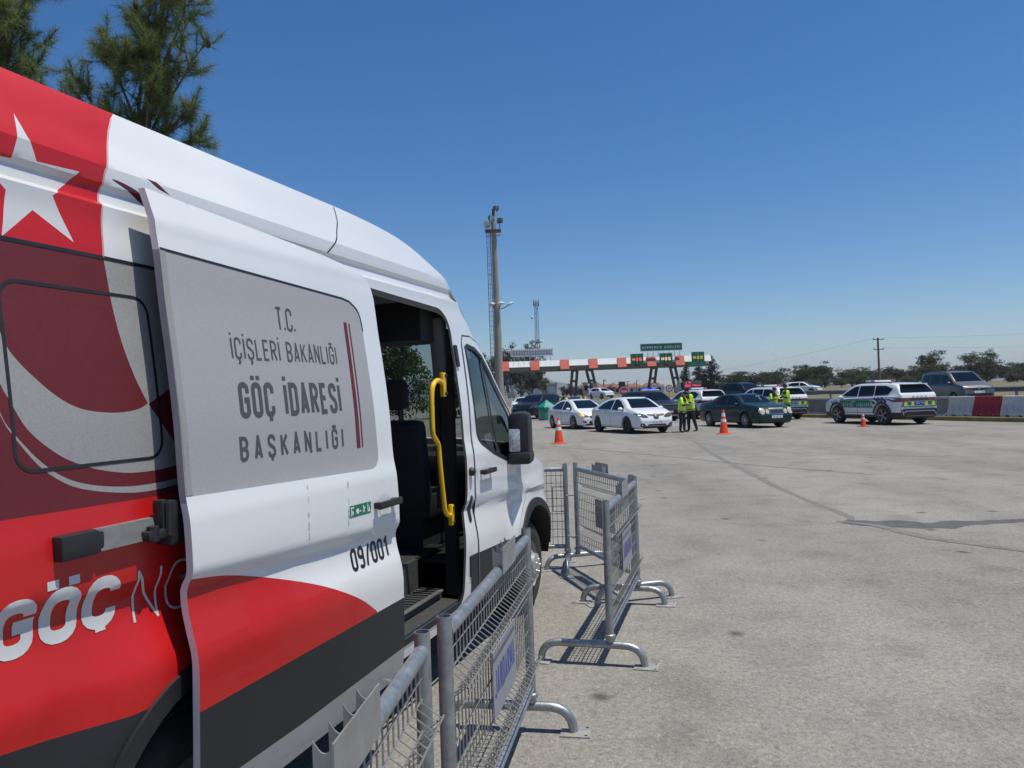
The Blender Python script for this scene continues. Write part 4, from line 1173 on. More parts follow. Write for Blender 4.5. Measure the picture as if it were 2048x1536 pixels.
lights(c, r, 'headlight', [(.34, .655), (.52, .64), (.70, .68), (.82, .82), (.62, .815), (.45, .76)], 'x', HEAD)
c.decal('grille', [[(-.36, .73), (-.13, .70), (-.10, .60), (0, .58), (.10, .60), (.13, .70), (.40, .72), (.40, .79), (.12, .77), (0, .80), (-.12, .77), (-.40, .79)]], 'x', BLACKP, r, .012, .08)
dm = [(0, .63), (.052, .70), (0, .775), (-.052, .70)]; di = [(0, .665), (.024, .70), (0, .74), (-.024, .70)]
c.decal('badge', [dm], 'x', CHROME, r, .022, .05, holes=[di])
c.decal('lower_grille', [[(-.38, .385), (-.45, .31), (-.36, .235), (.36, .235), (.45, .31), (.38, .385)]], 'x', GRILLE, r, .012, .08)
lights(c, r, 'fog_recess', [(.48, .31), (.58, .27), (.70, .29), (.71, .42), (.62, .43), (.54, .39)], 'x', BLACKP)
plate_on(c, r, .455, '54 UJ 775', 'x')

# white saloon with lit indicator
top = [(-2.25, .80), (-2.15, .96), (-1.9, 1.04), (-1.6, 1.10), (-1.1, 1.29), (-.6, 1.41), (-.1, 1.44), (.3, 1.42), (.7, 1.31), (1.1, 1.13), (1.4, .99), (1.8, .86), (2.08, .74), (2.2, .64), (2.25, .46)]
belt = [(-2.25, .88), (-1.5, .95), (.2, .89), (1.3, .85), (2.25, .66)]
dlo = [[(.0, .94), (.0, 1.34), (.28, 1.33), (.65, 1.21), (1.08, .99), (1.12, .90)], [(-.08, .95), (-.08, 1.345), (-.55, 1.32), (-1.0, 1.19), (-1.38, 1.03), (-1.3, .98)]]
c, r = sedan('car', 'white saloon car with glowing orange indicator and a red strip under the bumper', P(3.32, 39.6), R(-71), CARW, top, belt, (4.5, 1.76, 1.44, (-1.33, 1.34), .32, .17), dlo,
             doors_for(-1.12, -.04, 1.1, .94, .88, 1.34, -1.33, .32), [(-.60, .99), (.60, .99), (.55, 1.15), (.47, 1.37), (-.47, 1.37), (-.55, 1.15)], [(-.55, 1.10), (.55, 1.10), (.46, 1.34), (-.46, 1.34)], (.95, .93), [(.2, .82), (-.85, .85)], 1.03, mcol=None)
lights(c, r, 'headlight', [(.38, .60), (.60, .57), (.76, .62), (.80, .74), (.64, .73), (.48, .67)], 'x', HEAD)
c.decal('indicator', [[(-.80, .72), (-.76, .63), (-.66, .60), (-.62, .66), (-.68, .72)]], 'x', AMBER, r, .014, .06)
c.decal('grille', [[(-.36, .60), (-.30, .53), (.30, .53), (.36, .60), (.36, .68), (-.36, .68)]], 'x', BLACKP, r, .012, .08)
c.decal('grille_bar', [[(-.36, .655), (.36, .655), (.36, .685), (-.36, .685)]], 'x', CHROME, r, .02, .1)
c.decal('lower_grille', [[(-.36, .40), (-.44, .32), (-.34, .27), (.34, .27), (.44, .32), (.36, .40)]], 'x', GRILLE, r, .012, .08)
lights(c, r, 'fog_recess', [(.52, .31), (.69, .32), (.69, .41), (.58, .40)], 'x', BLACKP)
c.decal('red_strip', [[(-.20, .215), (.74, .235), (.74, .205), (-.20, .185)]], 'x', mat('red_strip', (.5, .02, .03), .4), r, .014, .1)
plate_on(c, r, .43, '09 AB 214', 'x')

# dark green older saloon with twin round headlights
top = [(-2.40, .86), (-2.34, 1.0), (-2.1, 1.08), (-1.65, 1.11), (-1.4, 1.15), (-.95, 1.36), (-.5, 1.43), (0, 1.44), (.4, 1.40), (.75, 1.27), (1.12, 1.06), (1.3, 1.02), (1.8, .96), (2.15, .88), (2.34, .74), (2.40, .50)]
belt = [(-2.40, .90), (-1.5, .94), (.2, .92), (1.3, .90), (2.40, .72)]
dlo = [[(-.02, .97), (-.02, 1.36), (.30, 1.335), (.66, 1.20), (.98, 1.02), (1.02, .95)], [(-.10, .97), (-.10, 1.365), (-.52, 1.345), (-.86, 1.22), (-1.14, 1.04), (-1.10, .98)]]
c, r = sedan('car', 'dark green older saloon car with twin oval headlights and upright chrome grille', P(10.55, 35.3), R(-73), CARG, top, belt, (4.8, 1.80, 1.44, (-1.42, 1.41), .325, .19), dlo,
             doors_for(-1.14, -.06, 1.06, .94, .90, 1.41, -1.42, .325), [(-.63, 1.06), (.63, 1.06), (.57, 1.2), (.49, 1.385), (-.49, 1.385), (-.57, 1.2)], [(-.60, 1.15), (.60, 1.15), (.50, 1.36), (-.50, 1.36)], (.90, .96), [(.15, .84), (-.9, .85)], 1.04, spokes=9, taper=.14)
def oval(cx, cz, a, b_, n=16): return [(cx + a * math.cos(2 * math.pi * k / n), cz + b_ * math.sin(2 * math.pi * k / n)) for k in range(n)]
for sg in (1, -1):
    c.decal('headlight', [oval(sg * .665, .70, .125, .13)], 'x', HEADY, r, .014, .07)
    c.decal('headlight', [oval(sg * .43, .675, .09, .095)], 'x', HEADY, r, .014, .07)
c.decal('grille_back', [[(-.30, .56), (.30, .56), (.33, .80), (-.33, .80)]], 'x', BLACKP, r, .018, .08)
c.decal('grille_surround', ribbon([(-.30, .57), (.30, .57), (.325, .79), (-.325, .79), (-.30, .57)], .03), 'x', CHROME, r, .024, .08)
c.decal('grille', [sq(-.275 + .28 * k, .585 + .047 * j, -.275 + .28 * k + .265, .585 + .047 * j + .030) for k in (0, 1) for j in range(4)], 'x', mat('grille_slats', (.10, .11, .115), .4, metal=.4), r, .028, .1)
c.decal('bumper_line', [[(-.80, .53), (.80, .53), (.80, .555), (-.80, .555)]], 'x', mat('bumper_gloss', (.05, .09, .085), .2, coat=1.), r, .018, .08)
c.decal('lower_grille', [[(-.42, .31), (.42, .31), (.42, .37), (-.42, .37)]], 'x', BLACKP, r, .012, .08)
plate_on(c, r, .46, '20 BF 971', 'x')
c.decal('windscreen_mark', [[(.18, 1.30), (.40, 1.30), (.40, 1.315), (.18, 1.315)], ribbon([(.30, 1.27), (.24, 1.20), (.30, 1.13)], .014)[0], ribbon([(.30, 1.27), (.24, 1.20), (.30, 1.13)], .014)[1]], 'x', mat('windscreen_sticker', (.35, .42, .5), .5), r, .012, .06)

# ---- gendarmerie patrol SUVs
stop = [(-2.36, .95), (-2.34, 1.14), (-2.24, 1.28), (-2.10, 1.49), (-1.98, 1.595), (-1.5, 1.65), (-.7, 1.665), (0, 1.67), (.45, 1.62), (.85, 1.44), (1.25, 1.18), (1.45, 1.10), (1.85, 1.03), (2.15, .94), (2.30, .82), (2.36, .60)]
sbelt = [(-2.36, 1.14), (-1.6, 1.13), (0, 1.09), (1.3, 1.04), (2.36, .84)]
SUV = Car(4.72, 1.86, 1.67, stop, sbelt, (-1.40, 1.38), .375, low=.25, clad=.50, taper=.12, tp=8, lean=.34)
def patrol(label, loc, rz, scale=1.06, lightbar=True):
    c = SUV; pm = CARW
    r = c.instance('patrol_suv', label, 'police SUV', loc, rz, pm, scale, 'white and green gendarmerie patrol SUVs')
    c.wheels_on(r, 5, RIM)
    dlo = [[(.10, 1.14), (.10, 1.56), (.40, 1.53), (.80, 1.35), (1.10, 1.16)], [(.04, 1.145), (.04, 1.565), (-.85, 1.56), (-.90, 1.16)], [(-.95, 1.165), (-.92, 1.555), (-1.5, 1.54), (-1.90, 1.42), (-1.72, 1.20)]]
    doors = doors_for(-1.18, .06, 1.14, 1.03, 1.01, 1.38, -1.40, .36, .40)
    car_common(c, r, dlo, None, doors, [(-.66, 1.16), (.66, 1.16), (.58, 1.58), (-.58, 1.58)], [(-.74, 1.25), (.74, 1.25), (.68, 1.40), (.60, 1.555), (-.60, 1.555), (-.68, 1.40)], pm, 1.02, 1.08, None, [(.25, .93), (-.92, .96)])
    for ax in ('y', '-y'):
        g = 1 if ax == 'y' else -1
        c.decal('livery_panel', [[(-.92, .68), (1.00, .68), (1.10, .985), (-.72, .985)]], ax, JGREEN, r, .009, .1)
        c.decal('livery_panel', [[(1.02, .70), (1.20, .84), (1.12, .99), (1.10, .985)]], ax, JRED, r, .009, .1)
        c.decal('livery_panel', [[(-.74, .985), (-.94, .80), (-1.08, .86), (-.90, .985)]], ax, JRED, r, .010, .1)
        for k, mm in enumerate((JNAVY, JRED, JNAVY)):
            x0 = -1.16 - .21 * k
            c.decal('livery_chevron', ribbon([(x0 + .20, 1.08), (x0 - .06, .93), (x0 + .0, .80)], .085), ax, mm, r, .010, .1)
        for k in range(3): c.decal('livery_chevron', ribbon([(1.42 + .15 * k, .98 - .02 * k), (1.36 + .15 * k, .90 - .02 * k), (1.42 + .15 * k, .83 - .02 * k)], .035), ax, JNAVY, r, .010, .1)
        c.decal('livery_line', [[(-1.75, 1.035), (1.10, 1.015), (1.10, .998), (-1.75, 1.015)]], ax, JNAVY, r, .0095, .12)
        c.decal('livery_line', [[(-.90, .475), (.92, .475), (.92, .50), (-.90, .50)]], ax, JRED, r, .0095, .12)
        V = []; F = []
        for ps in text_polys('OTOYOL JANDARMA', -.85, .72, 1.80, .155, .034, gap=.035):
            v, f, _ = tri_any(ps); b = len(V)
            for a, e in v:
                xx = a if g < 0 else .10 - a
                h = c.bvh.ray_cast(Vector((xx, 3 * g, e)), Vector((0, -g, 0)))[0]
                V.append(h + Vector((0, g * .014, 0)))
            F += [tuple(i + b for i in q) for q in f]
        mesh('lettering', V, F, JPALE, r, False)
        for wx in c.wheels:
            a0 = [(wx + .445 * math.cos(q), c.wr + .01 + .445 * math.sin(q)) for q in [R(8 + 164 * i / 14) for i in range(15)]]
            a1 = [(wx + .535 * math.cos(q), c.wr + .01 + .535 * math.sin(q)) for q in [R(8 + 164 * i / 14) for i in range(15)]]
            c.decal('arch_trim', [a1 + a0[::-1]], ax, TRIM, r, .012, .1)
    # tail
    lights(c, r, 'tail_light', [(.40, .93), (.90, .90), (.93, 1.06), (.42, 1.05)], '-x', TAIL, .012)
    c.decal('tail_bar', [[(-.42, .93), (.42, .93), (.42, 1.05), (-.42, 1.05)]], '-x', mat('dark_tail_bar', (.03, .012, .014), .2, coat=.6), r, .011, .1)
    c.decal('livery_panel', [[(-.80, .70), (.80, .70), (.74, .90), (-.74, .90)]], '-x', JGREEN, r, .011, .1)
    for y0 in (-.62, -.30, .30, .62): c.decal('livery_block', [[(y0 - .09, .76), (y0 + .09, .76), (y0 + .05, .90), (y0 - .05, .90)]], '-x', JYEL, r, .015, .1)
    c.decal('livery_line', [[(-.80, .735), (.80, .735), (.80, .752), (-.80, .752)]], '-x', PLATEW, r, .016, .1)
    c.decal('wording_strip', [sq(-.36 + .19 * k, 1.075, -.36 + .19 * k + .10, 1.115) for k in range(4)], '-x', mat('gold_lettering', (.45, .36, .12), .5), r, .012, .1)
    plate_on(c, r, .84, 'JAA 715', '-x', .50, .10, PBLUE, PLATEW)
    c.decal('bumper_cladding', [[(-.78, .27), (.78, .27), (.80, .60), (.74, .63), (-.74, .63), (-.80, .60)]], '-x', TRIM, r, .010, .07)
    c.decal('skid_trim', [[(-.74, .43), (-.64, .56), (.64, .56), (.74, .43), (.66, .48), (.60, .525), (-.60, .525), (-.66, .48)]], '-x', SKIDM, r, .012, .08)
    # front
    lights(c, r, 'headlight', [(.44, .86), (.86, .80), (.90, .90), (.50, .95)], 'x', HEAD)
    c.decal('grille', [[(-.60, .42), (.60, .42), (.66, .58), (-.66, .58)]], 'x', BLACKP, r, .012, .1)
    # roof rails and light bar
    for sg in (1, -1):
        b = MB(); b.tube(smoothp([(-1.65, sg * .60, 1.60), (-1.5, sg * .60, 1.665), (-.6, sg * .60, 1.70), (.1, sg * .60, 1.69), (.25, sg * .60, 1.645)], 4, False), .018, 8); b.build('roof_rail', BLACKP, r)
    b = MB(); b.box((-.25, 0, 1.735), (.26, 1.22, .085), bevel=.03); b.box((-.25, 0, 1.685), (.14, .7, .05), mi=1)
    b.box((-.25, .48, 1.740), (.27, .20, .07), mi=2, bevel=.02); b.box((-.25, -.48, 1.740), (.27, .20, .07), mi=3, bevel=.02)
    b.build('light_bar', [PLATEW, BLACKP, mat('beacon_blue_unlit', (.05, .10, .40), .2, coat=1.), mat('beacon_red_unlit', (.35, .03, .03), .2, coat=1.)], r)
    b = MB(); b.box((-2.05, 0, 1.585), (.30, 1.1, .03), bevel=.01); b.build('roof_spoiler', [pm], r)
    return r
patrol('white and green patrol SUV parked alone beside the red and white plastic barriers', P(16.05, 33.9), R(103))
patrol('white and green patrol SUV behind the bonnet of the dark green sedan', P(14.2, 43.0), R(105))
patrol('white and green patrol SUV partly hidden behind the two officers standing close together', P(11.35, 48.0), R(105))

# ---- black SUV with blue beacons on the roof
ktop = [(-2.3, .95), (-2.25, 1.15), (-2.05, 1.42), (-1.8, 1.60), (-1.2, 1.67), (-.2, 1.69), (.4, 1.63), (.85, 1.42), (1.25, 1.16), (1.6, 1.08), (2.05, 1.0), (2.25, .88), (2.3, .58)]
kbelt = [(-2.3, 1.08), (0, 1.03), (1.3, 1.0), (2.3, .84)]
KS = Car(4.6, 1.88, 1.69, ktop, kbelt, (-1.36, 1.36), .36, low=.24, clad=.44, taper=.13, tp=6, lean=.36)
def black_suv(name, label, loc, rz, pm, scale, group=None):
    c = KS; r = c.instance(name, label, 'SUV', loc, rz, pm, scale, group); c.wheels_on(r, 5, RIM)
    dlo = [[(.08, 1.09), (.08, 1.57), (.38, 1.54), (.80, 1.34), (1.12, 1.12)], [(.02, 1.09), (.02, 1.575), (-.85, 1.56), (-.90, 1.11)], [(-.95, 1.11), (-.93, 1.555), (-1.5, 1.50), (-1.75, 1.25)]]
    car_common(c, r, dlo, None, doors_for(-1.15, .05, 1.12, 1.04, 1.02, 1.36, -1.36, .36, .38), [(-.68, 1.17), (.68, 1.17), (.60, 1.59), (-.60, 1.59)], [(-.68, 1.2), (.68, 1.2), (.58, 1.54), (-.58, 1.54)], pm, 1.0, 1.09, None, [(.2, .93), (-.9, .95)])
    return c, r
c, r = black_suv('suv', 'black SUV with blue beacons glowing on its roof, facing the camera', P(8.15, 46.3), R(-72), CARK, 1.06)
lights(c, r, 'headlight', [(.42, .90), (.84, .86), (.86, .96), (.46, .98)], 'x', HEAD)
c.decal('grille', [[(-.62, .60), (.62, .60), (.70, .84), (-.70, .84)]], 'x', GRILLE, r, .012, .1)
c.decal('grille_studs', [oval(-.5 + .125 * i + (.06 if j % 2 else 0), .64 + .055 * j, .022, .015, 6) for i in range(9) for j in range(4)], 'x', RIM, r, .02, .2)
c.decal('lower_bumper', [[(-.80, .30), (.80, .30), (.80, .36), (-.80, .36)]], 'x', SKIDM, r, .014, .1)
plate_on(c, r, .52, '09 JA 118', 'x')
b = MB(); b.box((.25, 0, 1.725), (.20, 1.10, .06), bevel=.02); b.build('light_bar', [PLATEW], r)
b = MB(); b.box((.25, -.22, 1.78), (.16, .20, .09), bevel=.02); b.box((.25, .22, 1.78), (.16, .20, .09), bevel=.02); b.build('blue_beacon', [BLUEL], r)
b = MB(); b.box((.22, 0, 1.80), (.10, .16, .14), bevel=.02); b.build('beacon_mount', [BLACKP], r)

c, r = black_suv('suv', 'big black SUV with pale headlights turning left beside the green shelter', P(1.95, 58.2), R(240), CARK, 1.09)
lights(c, r, 'headlight', [(.40, .74), (.62, .70), (.88, .78), (.90, .92), (.60, .88)], 'x', HEAD)
c.decal('grille', [[(-.34, .70), (.34, .70), (.38, .90), (-.38, .90)]], 'x', GRILLE, r, .012, .1)
plate_on(c, r, .50, '35 TC 906', 'x')

# ---- grey panel-sided people carrier on the highway
vtop = [(-2.22, 1.0), (-2.2, 1.45), (-2.12, 1.72), (-1.9, 1.80), (-1.0, 1.84), (.2, 1.83), (.6, 1.76), (1.0, 1.50), (1.38, 1.22), (1.6, 1.14), (1.95, 1.05), (2.15, .92), (2.22, .60)]
vbelt = [(-2.22, 1.1), (0, 1.08), (1.3, 1.05), (2.22, .86)]
VC = Car(4.45, 1.84, 1.84, vtop, vbelt, (-1.36, 1.38), .33, low=.20, taper=.12, tp=7, lean=.22)
def carrier(name, label, loc, rz, pm, scale=1.04):
    c = VC; r = c.instance(name, label, 'van', loc, rz, pm, scale); c.wheels_on(r, 5, RIM)
    dlo = [[(.10, 1.13), (.10, 1.66), (.55, 1.62), (.95, 1.42), (1.28, 1.16)], [(.02, 1.14), (.02, 1.67), (-.95, 1.68), (-.98, 1.14)], [(-1.06, 1.14), (-1.06, 1.68), (-1.95, 1.64), (-2.0, 1.18)]]
    car_common(c, r, dlo, None, doors_for(-1.05, .06, 1.2, 1.08, 1.06, 1.38, -1.36, .33, .34), [(-.70, 1.24), (.70, 1.24), (.66, 1.50), (.60, 1.74), (-.60, 1.74), (-.66, 1.50)], [(-.7, 1.2), (.7, 1.2), (.66, 1.65), (-.66, 1.65)], pm, 1.1, 1.14, None, [(.2, .98), (-.9, .98)])
    lights(c, r, 'headlight', [(.46, .82), (.86, .80), (.86, .96), (.56, .92)], 'x', HEAD)
    c.decal('grille', [[(-.46, .80), (.46, .80), (.46, .86), (-.46, .86)]], 'x', BLACKP, r, .012, .1)
    c.decal('grille_bar', [[(-.80, .885), (.80, .885), (.80, .91), (-.80, .91)]], 'x', CHROME, r, .014, .1)
    c.decal('badge', [oval(0, .86, .06, .06)], 'x', CHROME, r, .02, .1)
    c.decal('lower_grille', [[(-.60, .44), (.60, .44), (.70, .58), (-.70, .58)]], 'x', GRILLE, r, .012, .1)
    plate_on(c, r, .66, '34 KL 520', 'x')
    for sg in (1, -1):
        b = MB(); b.tube([(-1.8, sg * .66, 1.80), (-1.6, sg * .66, 1.875), (.1, sg * .66, 1.88), (.3, sg * .66, 1.81)], .02, 8); b.build('roof_rail', BLACKP, r)
    return r
carrier('people_carrier', 'grey brown people carrier with roof rails driving beyond the plastic wall', P(25.6, 44.5), R(-90), CARS)

# ---- further cars
htop = [(-2.0, .85), (-1.97, 1.05), (-1.75, 1.28), (-1.45, 1.41), (-.8, 1.45), (-.1, 1.45), (.35, 1.38), (.75, 1.18), (1.1, 1.0), (1.4, .95), (1.75, .85), (1.93, .72), (2.0, .48)]
hbelt = [(-2.0, .96), (0, .92), (1.2, .88), (2.0, .70)]
HB = Car(4.05, 1.75, 1.45, htop, hbelt, (-1.25, 1.27), .31, low=.18, taper=.18, tp=5, lean=.46)
def hatch(name, label, loc, rz, pm, scale=1.03):
    c = HB; r = c.instance(name, label, 'car', loc, rz, pm, scale); c.wheels_on(r, 5, RIM)
    dlo = [[(-.02, .96), (-.02, 1.36), (.28, 1.33), (.62, 1.16), (.92, .98)], [(-.10, .97), (-.10, 1.365), (-.9, 1.35), (-1.35, 1.2), (-1.2, 1.0)]]
    car_common(c, r, dlo, None, doors_for(-1.0, -.05, .98, .92, .88, 1.27, -1.25, .31, .30), [(-.60, 1.0), (.60, 1.0), (.5, 1.37), (-.5, 1.37)], [(-.58, 1.08), (.58, 1.08), (.5, 1.34), (-.5, 1.34)], pm, .85, .96, None, [])
    lights(c, r, 'headlight', [(.38, .68), (.74, .66), (.80, .78), (.46, .78)], 'x', HEAD)
    c.decal('grille', [[(-.36, .66), (.36, .66), (.36, .74), (-.36, .74)]], 'x', BLACKP, r, .012, .1)
    c.decal('lower_grille', [[(-.5, .30), (.5, .30), (.6, .42), (-.6, .42)]], 'x', GRILLE, r, .012, .1)
    plate_on(c, r, .52, '09 EK 347', 'x')
    return r
hatch('car', 'white hatchback driving in from the toll gate behind the white sedans', P(12.25, 106), R(-62), CARW)
hatch('car', 'dark hatchback half hidden behind the white sedan with the orange indicator', P(5.0, 64), R(-70), CARD)
hatch('car', 'white car only showing its roof behind the big black SUV', P(1.1, 75), R(-105), CARW)
hatch('car', 'small white car on the highway just right of the officers in yellow vests', P(34.3, 91), R(-40), CARW)
black_suv('suv', 'dark SUV on the highway above the roof of the dark green sedan', P(18.6, 62), R(-70), CARK, 1.04)

# ------------------------------------------------------------------ people
SKIN = mat('skin', (.36, .20, .14), .55, var=.08, scale=20); NAVY = mat('navy_uniform', (.014, .019, .038), .8, var=.25, scale=25)
HIVIS = mat('hi_vis_yellow', (.55, .80, .02), .6, var=.12, scale=18); VESTD = mat('vest_dark', (.015, .018, .03), .8); REFS = mat('reflective_tape', (.62, .63, .64), .35)
HAIRM = mat('dark_hair', (.012, .010, .009), .6, var=.3, scale=50); BOOT = mat('boot_leather', (.012, .011, .011), .5)
def skin_mesh(chains):
    """chains: list of lists of (pos, radius); first vertex of first chain is the root; later chains start from an existing vertex (index tuple) or a new one"""
    V = []; E = []; RR = []; ids = []
    for ch in chains:
        prev = None; mine = []
        for item in ch:
            if isinstance(item, tuple) and len(item) == 2 and isinstance(item[0], str):
                prev = ids[int(item[0])][item[1]]; mine.append(prev); continue
            p, r = item
            V.append(tuple(p)); RR.append(r); k = len(V) - 1
            if prev is not None: E.append((prev, k))
            prev = k; mine.append(k)
        ids.append(mine)
    me = bpy.data.meshes.new('tmp'); me.from_pydata(V, E, [])
    ob = link(bpy.data.objects.new('tmp', me)); ob.modifiers.new('s', 'SKIN')
    sv = me.skin_vertices[0].data
    for i, r in enumerate(RR): sv[i].radius = (r, r); sv[i].use_root = (i == 0)
    ss = ob.modifiers.new('u', 'SUBSURF'); ss.levels = 2; ss.render_levels = 2
    dg = bpy.context.evaluated_depsgraph_get(); dg.update()
    m2 = bpy.data.meshes.new_from_object(ob.evaluated_get(dg))
    bpy.data.objects.remove(ob)
    v = [q.co.copy() for q in m2.vertices]; f = [tuple(p.vertices) for p in m2.polygons]
    bpy.data.meshes.remove(m2)
    return v, f

def person(label, loc, rz, h=1.78, bend=0., head_down=.0, armL=None, armR=None, feet=((.02, .11), (-.04, -.11)), hat='cap', tablet=False, vest='yellow', female=False):
    """faces local +x; armL/armR: (elbow, wrist) offsets from the shoulder"""
    k = h / 1.78
    r = thing('person', label, 'person', loc, rz, 'officers in yellow vests'); r.scale = (k,) * 3
    hip = Vector((0, 0, .95)); lean = Vector((math.sin(bend), 0, math.cos(bend)))
    chest = hip + lean * .36; neck = hip + lean * .53; side = Vector((0, 1, 0))
    hd = Vector((math.sin(bend + head_down), 0, math.cos(bend + head_down)))
    skull = neck + hd * .17
    ch = [[(hip, .125), (hip + lean * .12, .118), (hip + lean * .25, .13), (chest, .135), (hip + lean * .46, .10), (neck + hd * .02, .055), (neck + hd * .06, .052), (neck + hd * .12, .072), (skull, .088), (neck + hd * .25, .065)]]
    hands = []
    for s, (fx, fy) in ((1, feet[0]), (-1, feet[1])):
        hp = hip + side * s * .09 + Vector((0, 0, -.03)); ft = Vector((fx, fy, .09)); kn = (hp + ft) / 2 + Vector((.04, 0, .02))
        ch.append([('0', 0), (hp, .115), (hp * .5 + kn * .5, .104), (kn, .082), (kn * .55 + ft * .45, .072), (ft, .056), (ft + Vector((.02, 0, -.045)), .045), (ft + Vector((.11, s * .015, -.055)), .038), (ft + Vector((.17, s * .02, -.062)), .026)])
    for s, arm in ((1, armL), (-1, armR)):
        sh = hip + lean * .455 + side * s * .165
        el, wr = arm if arm else ((-.02, s * .07, -.29), (.05, s * .08, -.53))
        el = sh + Vector(el); wr = sh + Vector(wr); d = (wr - el).normalized(); pm = wr + d * .085
        ch.append([('0', 3), (sh, .060), (sh * .5 + el * .5, .050), (el, .040), (el * .5 + wr * .5, .036), (wr, .026), (wr + d * .05, .031), (pm, .030)])
        hands.append((wr, d, s, pm, len(ch) - 1))
    for wr, d, s, pm, ci in hands:
        lat = d.cross(Vector((0, 0, 1)));
        lat = lat.normalized() if lat.length > .1 else Vector((1, 0, 0))
        nrm = lat.cross(d)
        for j, ln in enumerate((.070, .080, .074, .058)):
            o = lat * (.024 - .016 * j)
            ch.append([(str(ci), 7), (pm + o + d * .015, .0095), (pm + o + d * ln * .55, .0085), (pm + o + d * ln * .85 - nrm * .016, .0075)])
        ch.append([(str(ci), 6), (wr + d * .045 + lat * .034, .011), (wr + d * .085 + lat * .05, .009)])
    V, F = skin_mesh(ch)
    I = []
    wr_pts = [(w_, d, s) for w_, d, s, _, _ in hands]
    for f in F:
        c = sum((V[i] for i in f), Vector()) / len(f)
        m = 0
        if (c - neck).dot(hd) > .045: m = 1
        elif c.z < .17: m = 2
        else:
            for w_, d, s in wr_pts:
                if (c - w_).dot(d) > -.01 and (c - w_).length < .25: m = 1
        I.append(m)
    body = mesh('body', V, F, [NAVY, SKIN, BOOT], r, True, I, 70)
    # face: nose, ears, eyes
    q = Matrix.Rotation(-(bend + head_down), 4, 'Y') if False else Matrix.Rotation(bend + head_down, 4, 'Y')
    T = Matrix.Translation(skull) @ q
    b = MB(); b.ell(T @ Vector((.088, 0, -.012)), (.016, .012, .022), 8, 6); 
    for s in (1, -1): b.ell(T @ Vector((0, s * .083, -.005)), (.016, .010, .028), 8, 6); b.ell(T @ Vector((.076, s * .030, .022)), (.010, .013, .007), 8, 5, mi=1)
    b.ell(T @ Vector((.078, 0, -.045)), (.008, .022, .006), 8, 5, mi=2)
    b.build('face', [SKIN, HAIRM, mat('lips', (.25, .09, .08), .5)], body)
    b = MB(); b.ell(T @ Vector((-.014, 0, .038)), (.092, .088, .080), 14, 10)
    if female: b.ell(T @ Vector((-.095, 0, -.02)), (.04, .035, .06), 10, 8)
    b.build('hair', HAIRM, r)
    if hat == 'cap':
        b = MB(); b.lathe([(.096, .045), (.100, .075), (.090, .115), (.05, .135), (0, .138)], 20, T); b.box(T @ Vector((.115, 0, .055)), (.09, .13, .012), M=q, bevel=.004)
        b.build('cap', VESTD, r)
    elif hat == 'beret':
        b = MB(); b.lathe([(.094, .045), (.118, .075), (.120, .10), (.08, .13), (0, .138)], 20, T @ Matrix.Translation((-.012, .012, 0)) @ Matrix.Rotation(.18, 4, 'X'))
        b.build('beret', VESTD, r)
    # vest: shell round the torso
    def ringpts(t, rx, ry, n=20):
        c = hip + lean * t; xa = Vector((lean.z, 0, -lean.x))
        return [c + xa * rx * math.cos(2 * math.pi * i / n) + side * ry * math.sin(2 * math.pi * i / n) for i in range(n)]
    lv = [(-.10, .150, .185), (.0, .152, .18), (.09, .150, .178), (.12, .151, .18), (.155, .152, .182), (.22, .155, .19), (.30, .158, .20), (.335, .158, .205), (.37, .155, .212), (.42, .140, .215), (.47, .105, .205), (.50, .075, .15)]
    V = []; F = []; I = []
    for t, rx, ry in lv: V += ringpts(t, rx, ry)
    for j in range(len(lv) - 1):
        for i in range(20):
            F.append((j * 20 + i, j * 20 + (i + 1) % 20, (j + 1) * 20 + (i + 1) % 20, (j + 1) * 20 + i))
            I.append(1 if j in (2,) else (2 if (vest == 'yellow' and j >= 8) else (0)))
    V = [p for p in V]
    mesh('vest', V, F, [HIVIS, REFS, VESTD], r, True, I, 60)
    for s, arm in ((1, armL), (-1, armR)):
        sh = hip + lean * .455 + side * s * .165
        el, wr = arm if arm else ((-.02, s * .07, -.29), (.05, s * .08, -.53))
        el = sh + Vector(el); b = MB()
        b.tube([sh - side * s * .05 + Vector((0, 0, .01)), sh, sh * .6 + el * .4, sh * .15 + el * .85], [.085, .082, .072, .062], 12)
        b.build('sleeve', [HIVIS], r)
    b = MB(); V_ = ringpts(-.045, .160, .190); b.tube(V_, .016, 6, closed=True); b.build('belt', BOOT, r)
    if tablet:
        b = MB(); c = (hands[0][3] + hands[1][3]) / 2 + Vector((.04, 0, .02)); b.box(c, (.16, .23, .02), M=Matrix.Rotation(R(-35), 4, 'Y'), bevel=.004); b.build('notebook', PLATEW, r)
    return r
fw_l = ((.10, .06, -.26), (.30, -.05, -.22)); fw_r = ((.10, -.06, -.26), (.30, .05, -.22))
person('officer in yellow vest bending over a notebook, beside the taller officer at the white saloon', P(6.98, 31.9), R(-40), 1.74, .18, .42, fw_l, fw_r, ((.04, .12), (-.02, -.13)), 'cap', True)
person('taller officer in yellow vest and dark beret leaning toward a colleague at the white saloon', P(7.46, 32.25), R(196), 1.87, .14, .30, ((.08, .05, -.27), (.30, -.10, -.20)), ((.10, -.05, -.27), (.32, .06, -.24)), ((-.16, .12), (.06, -.12)), 'beret')
person('officer in dark cap and yellow vest facing the camera behind the dark green sedan', P(12.65, 37.3), R(-75), 1.74, .05, .22, fw_l, fw_r, hat='cap')
person('officer in yellow vest and cap seen from the side behind the dark green sedan', P(13.35, 37.5), R(190), 1.88, .05, .15, ((.10, .05, -.26), (.34, -.02, -.16)), fw_r, hat='cap')
person('officer in yellow vest seen from behind near the green shelter', P(2.95, 44.5), R(80), 1.86, .0, .05, hat='cap')
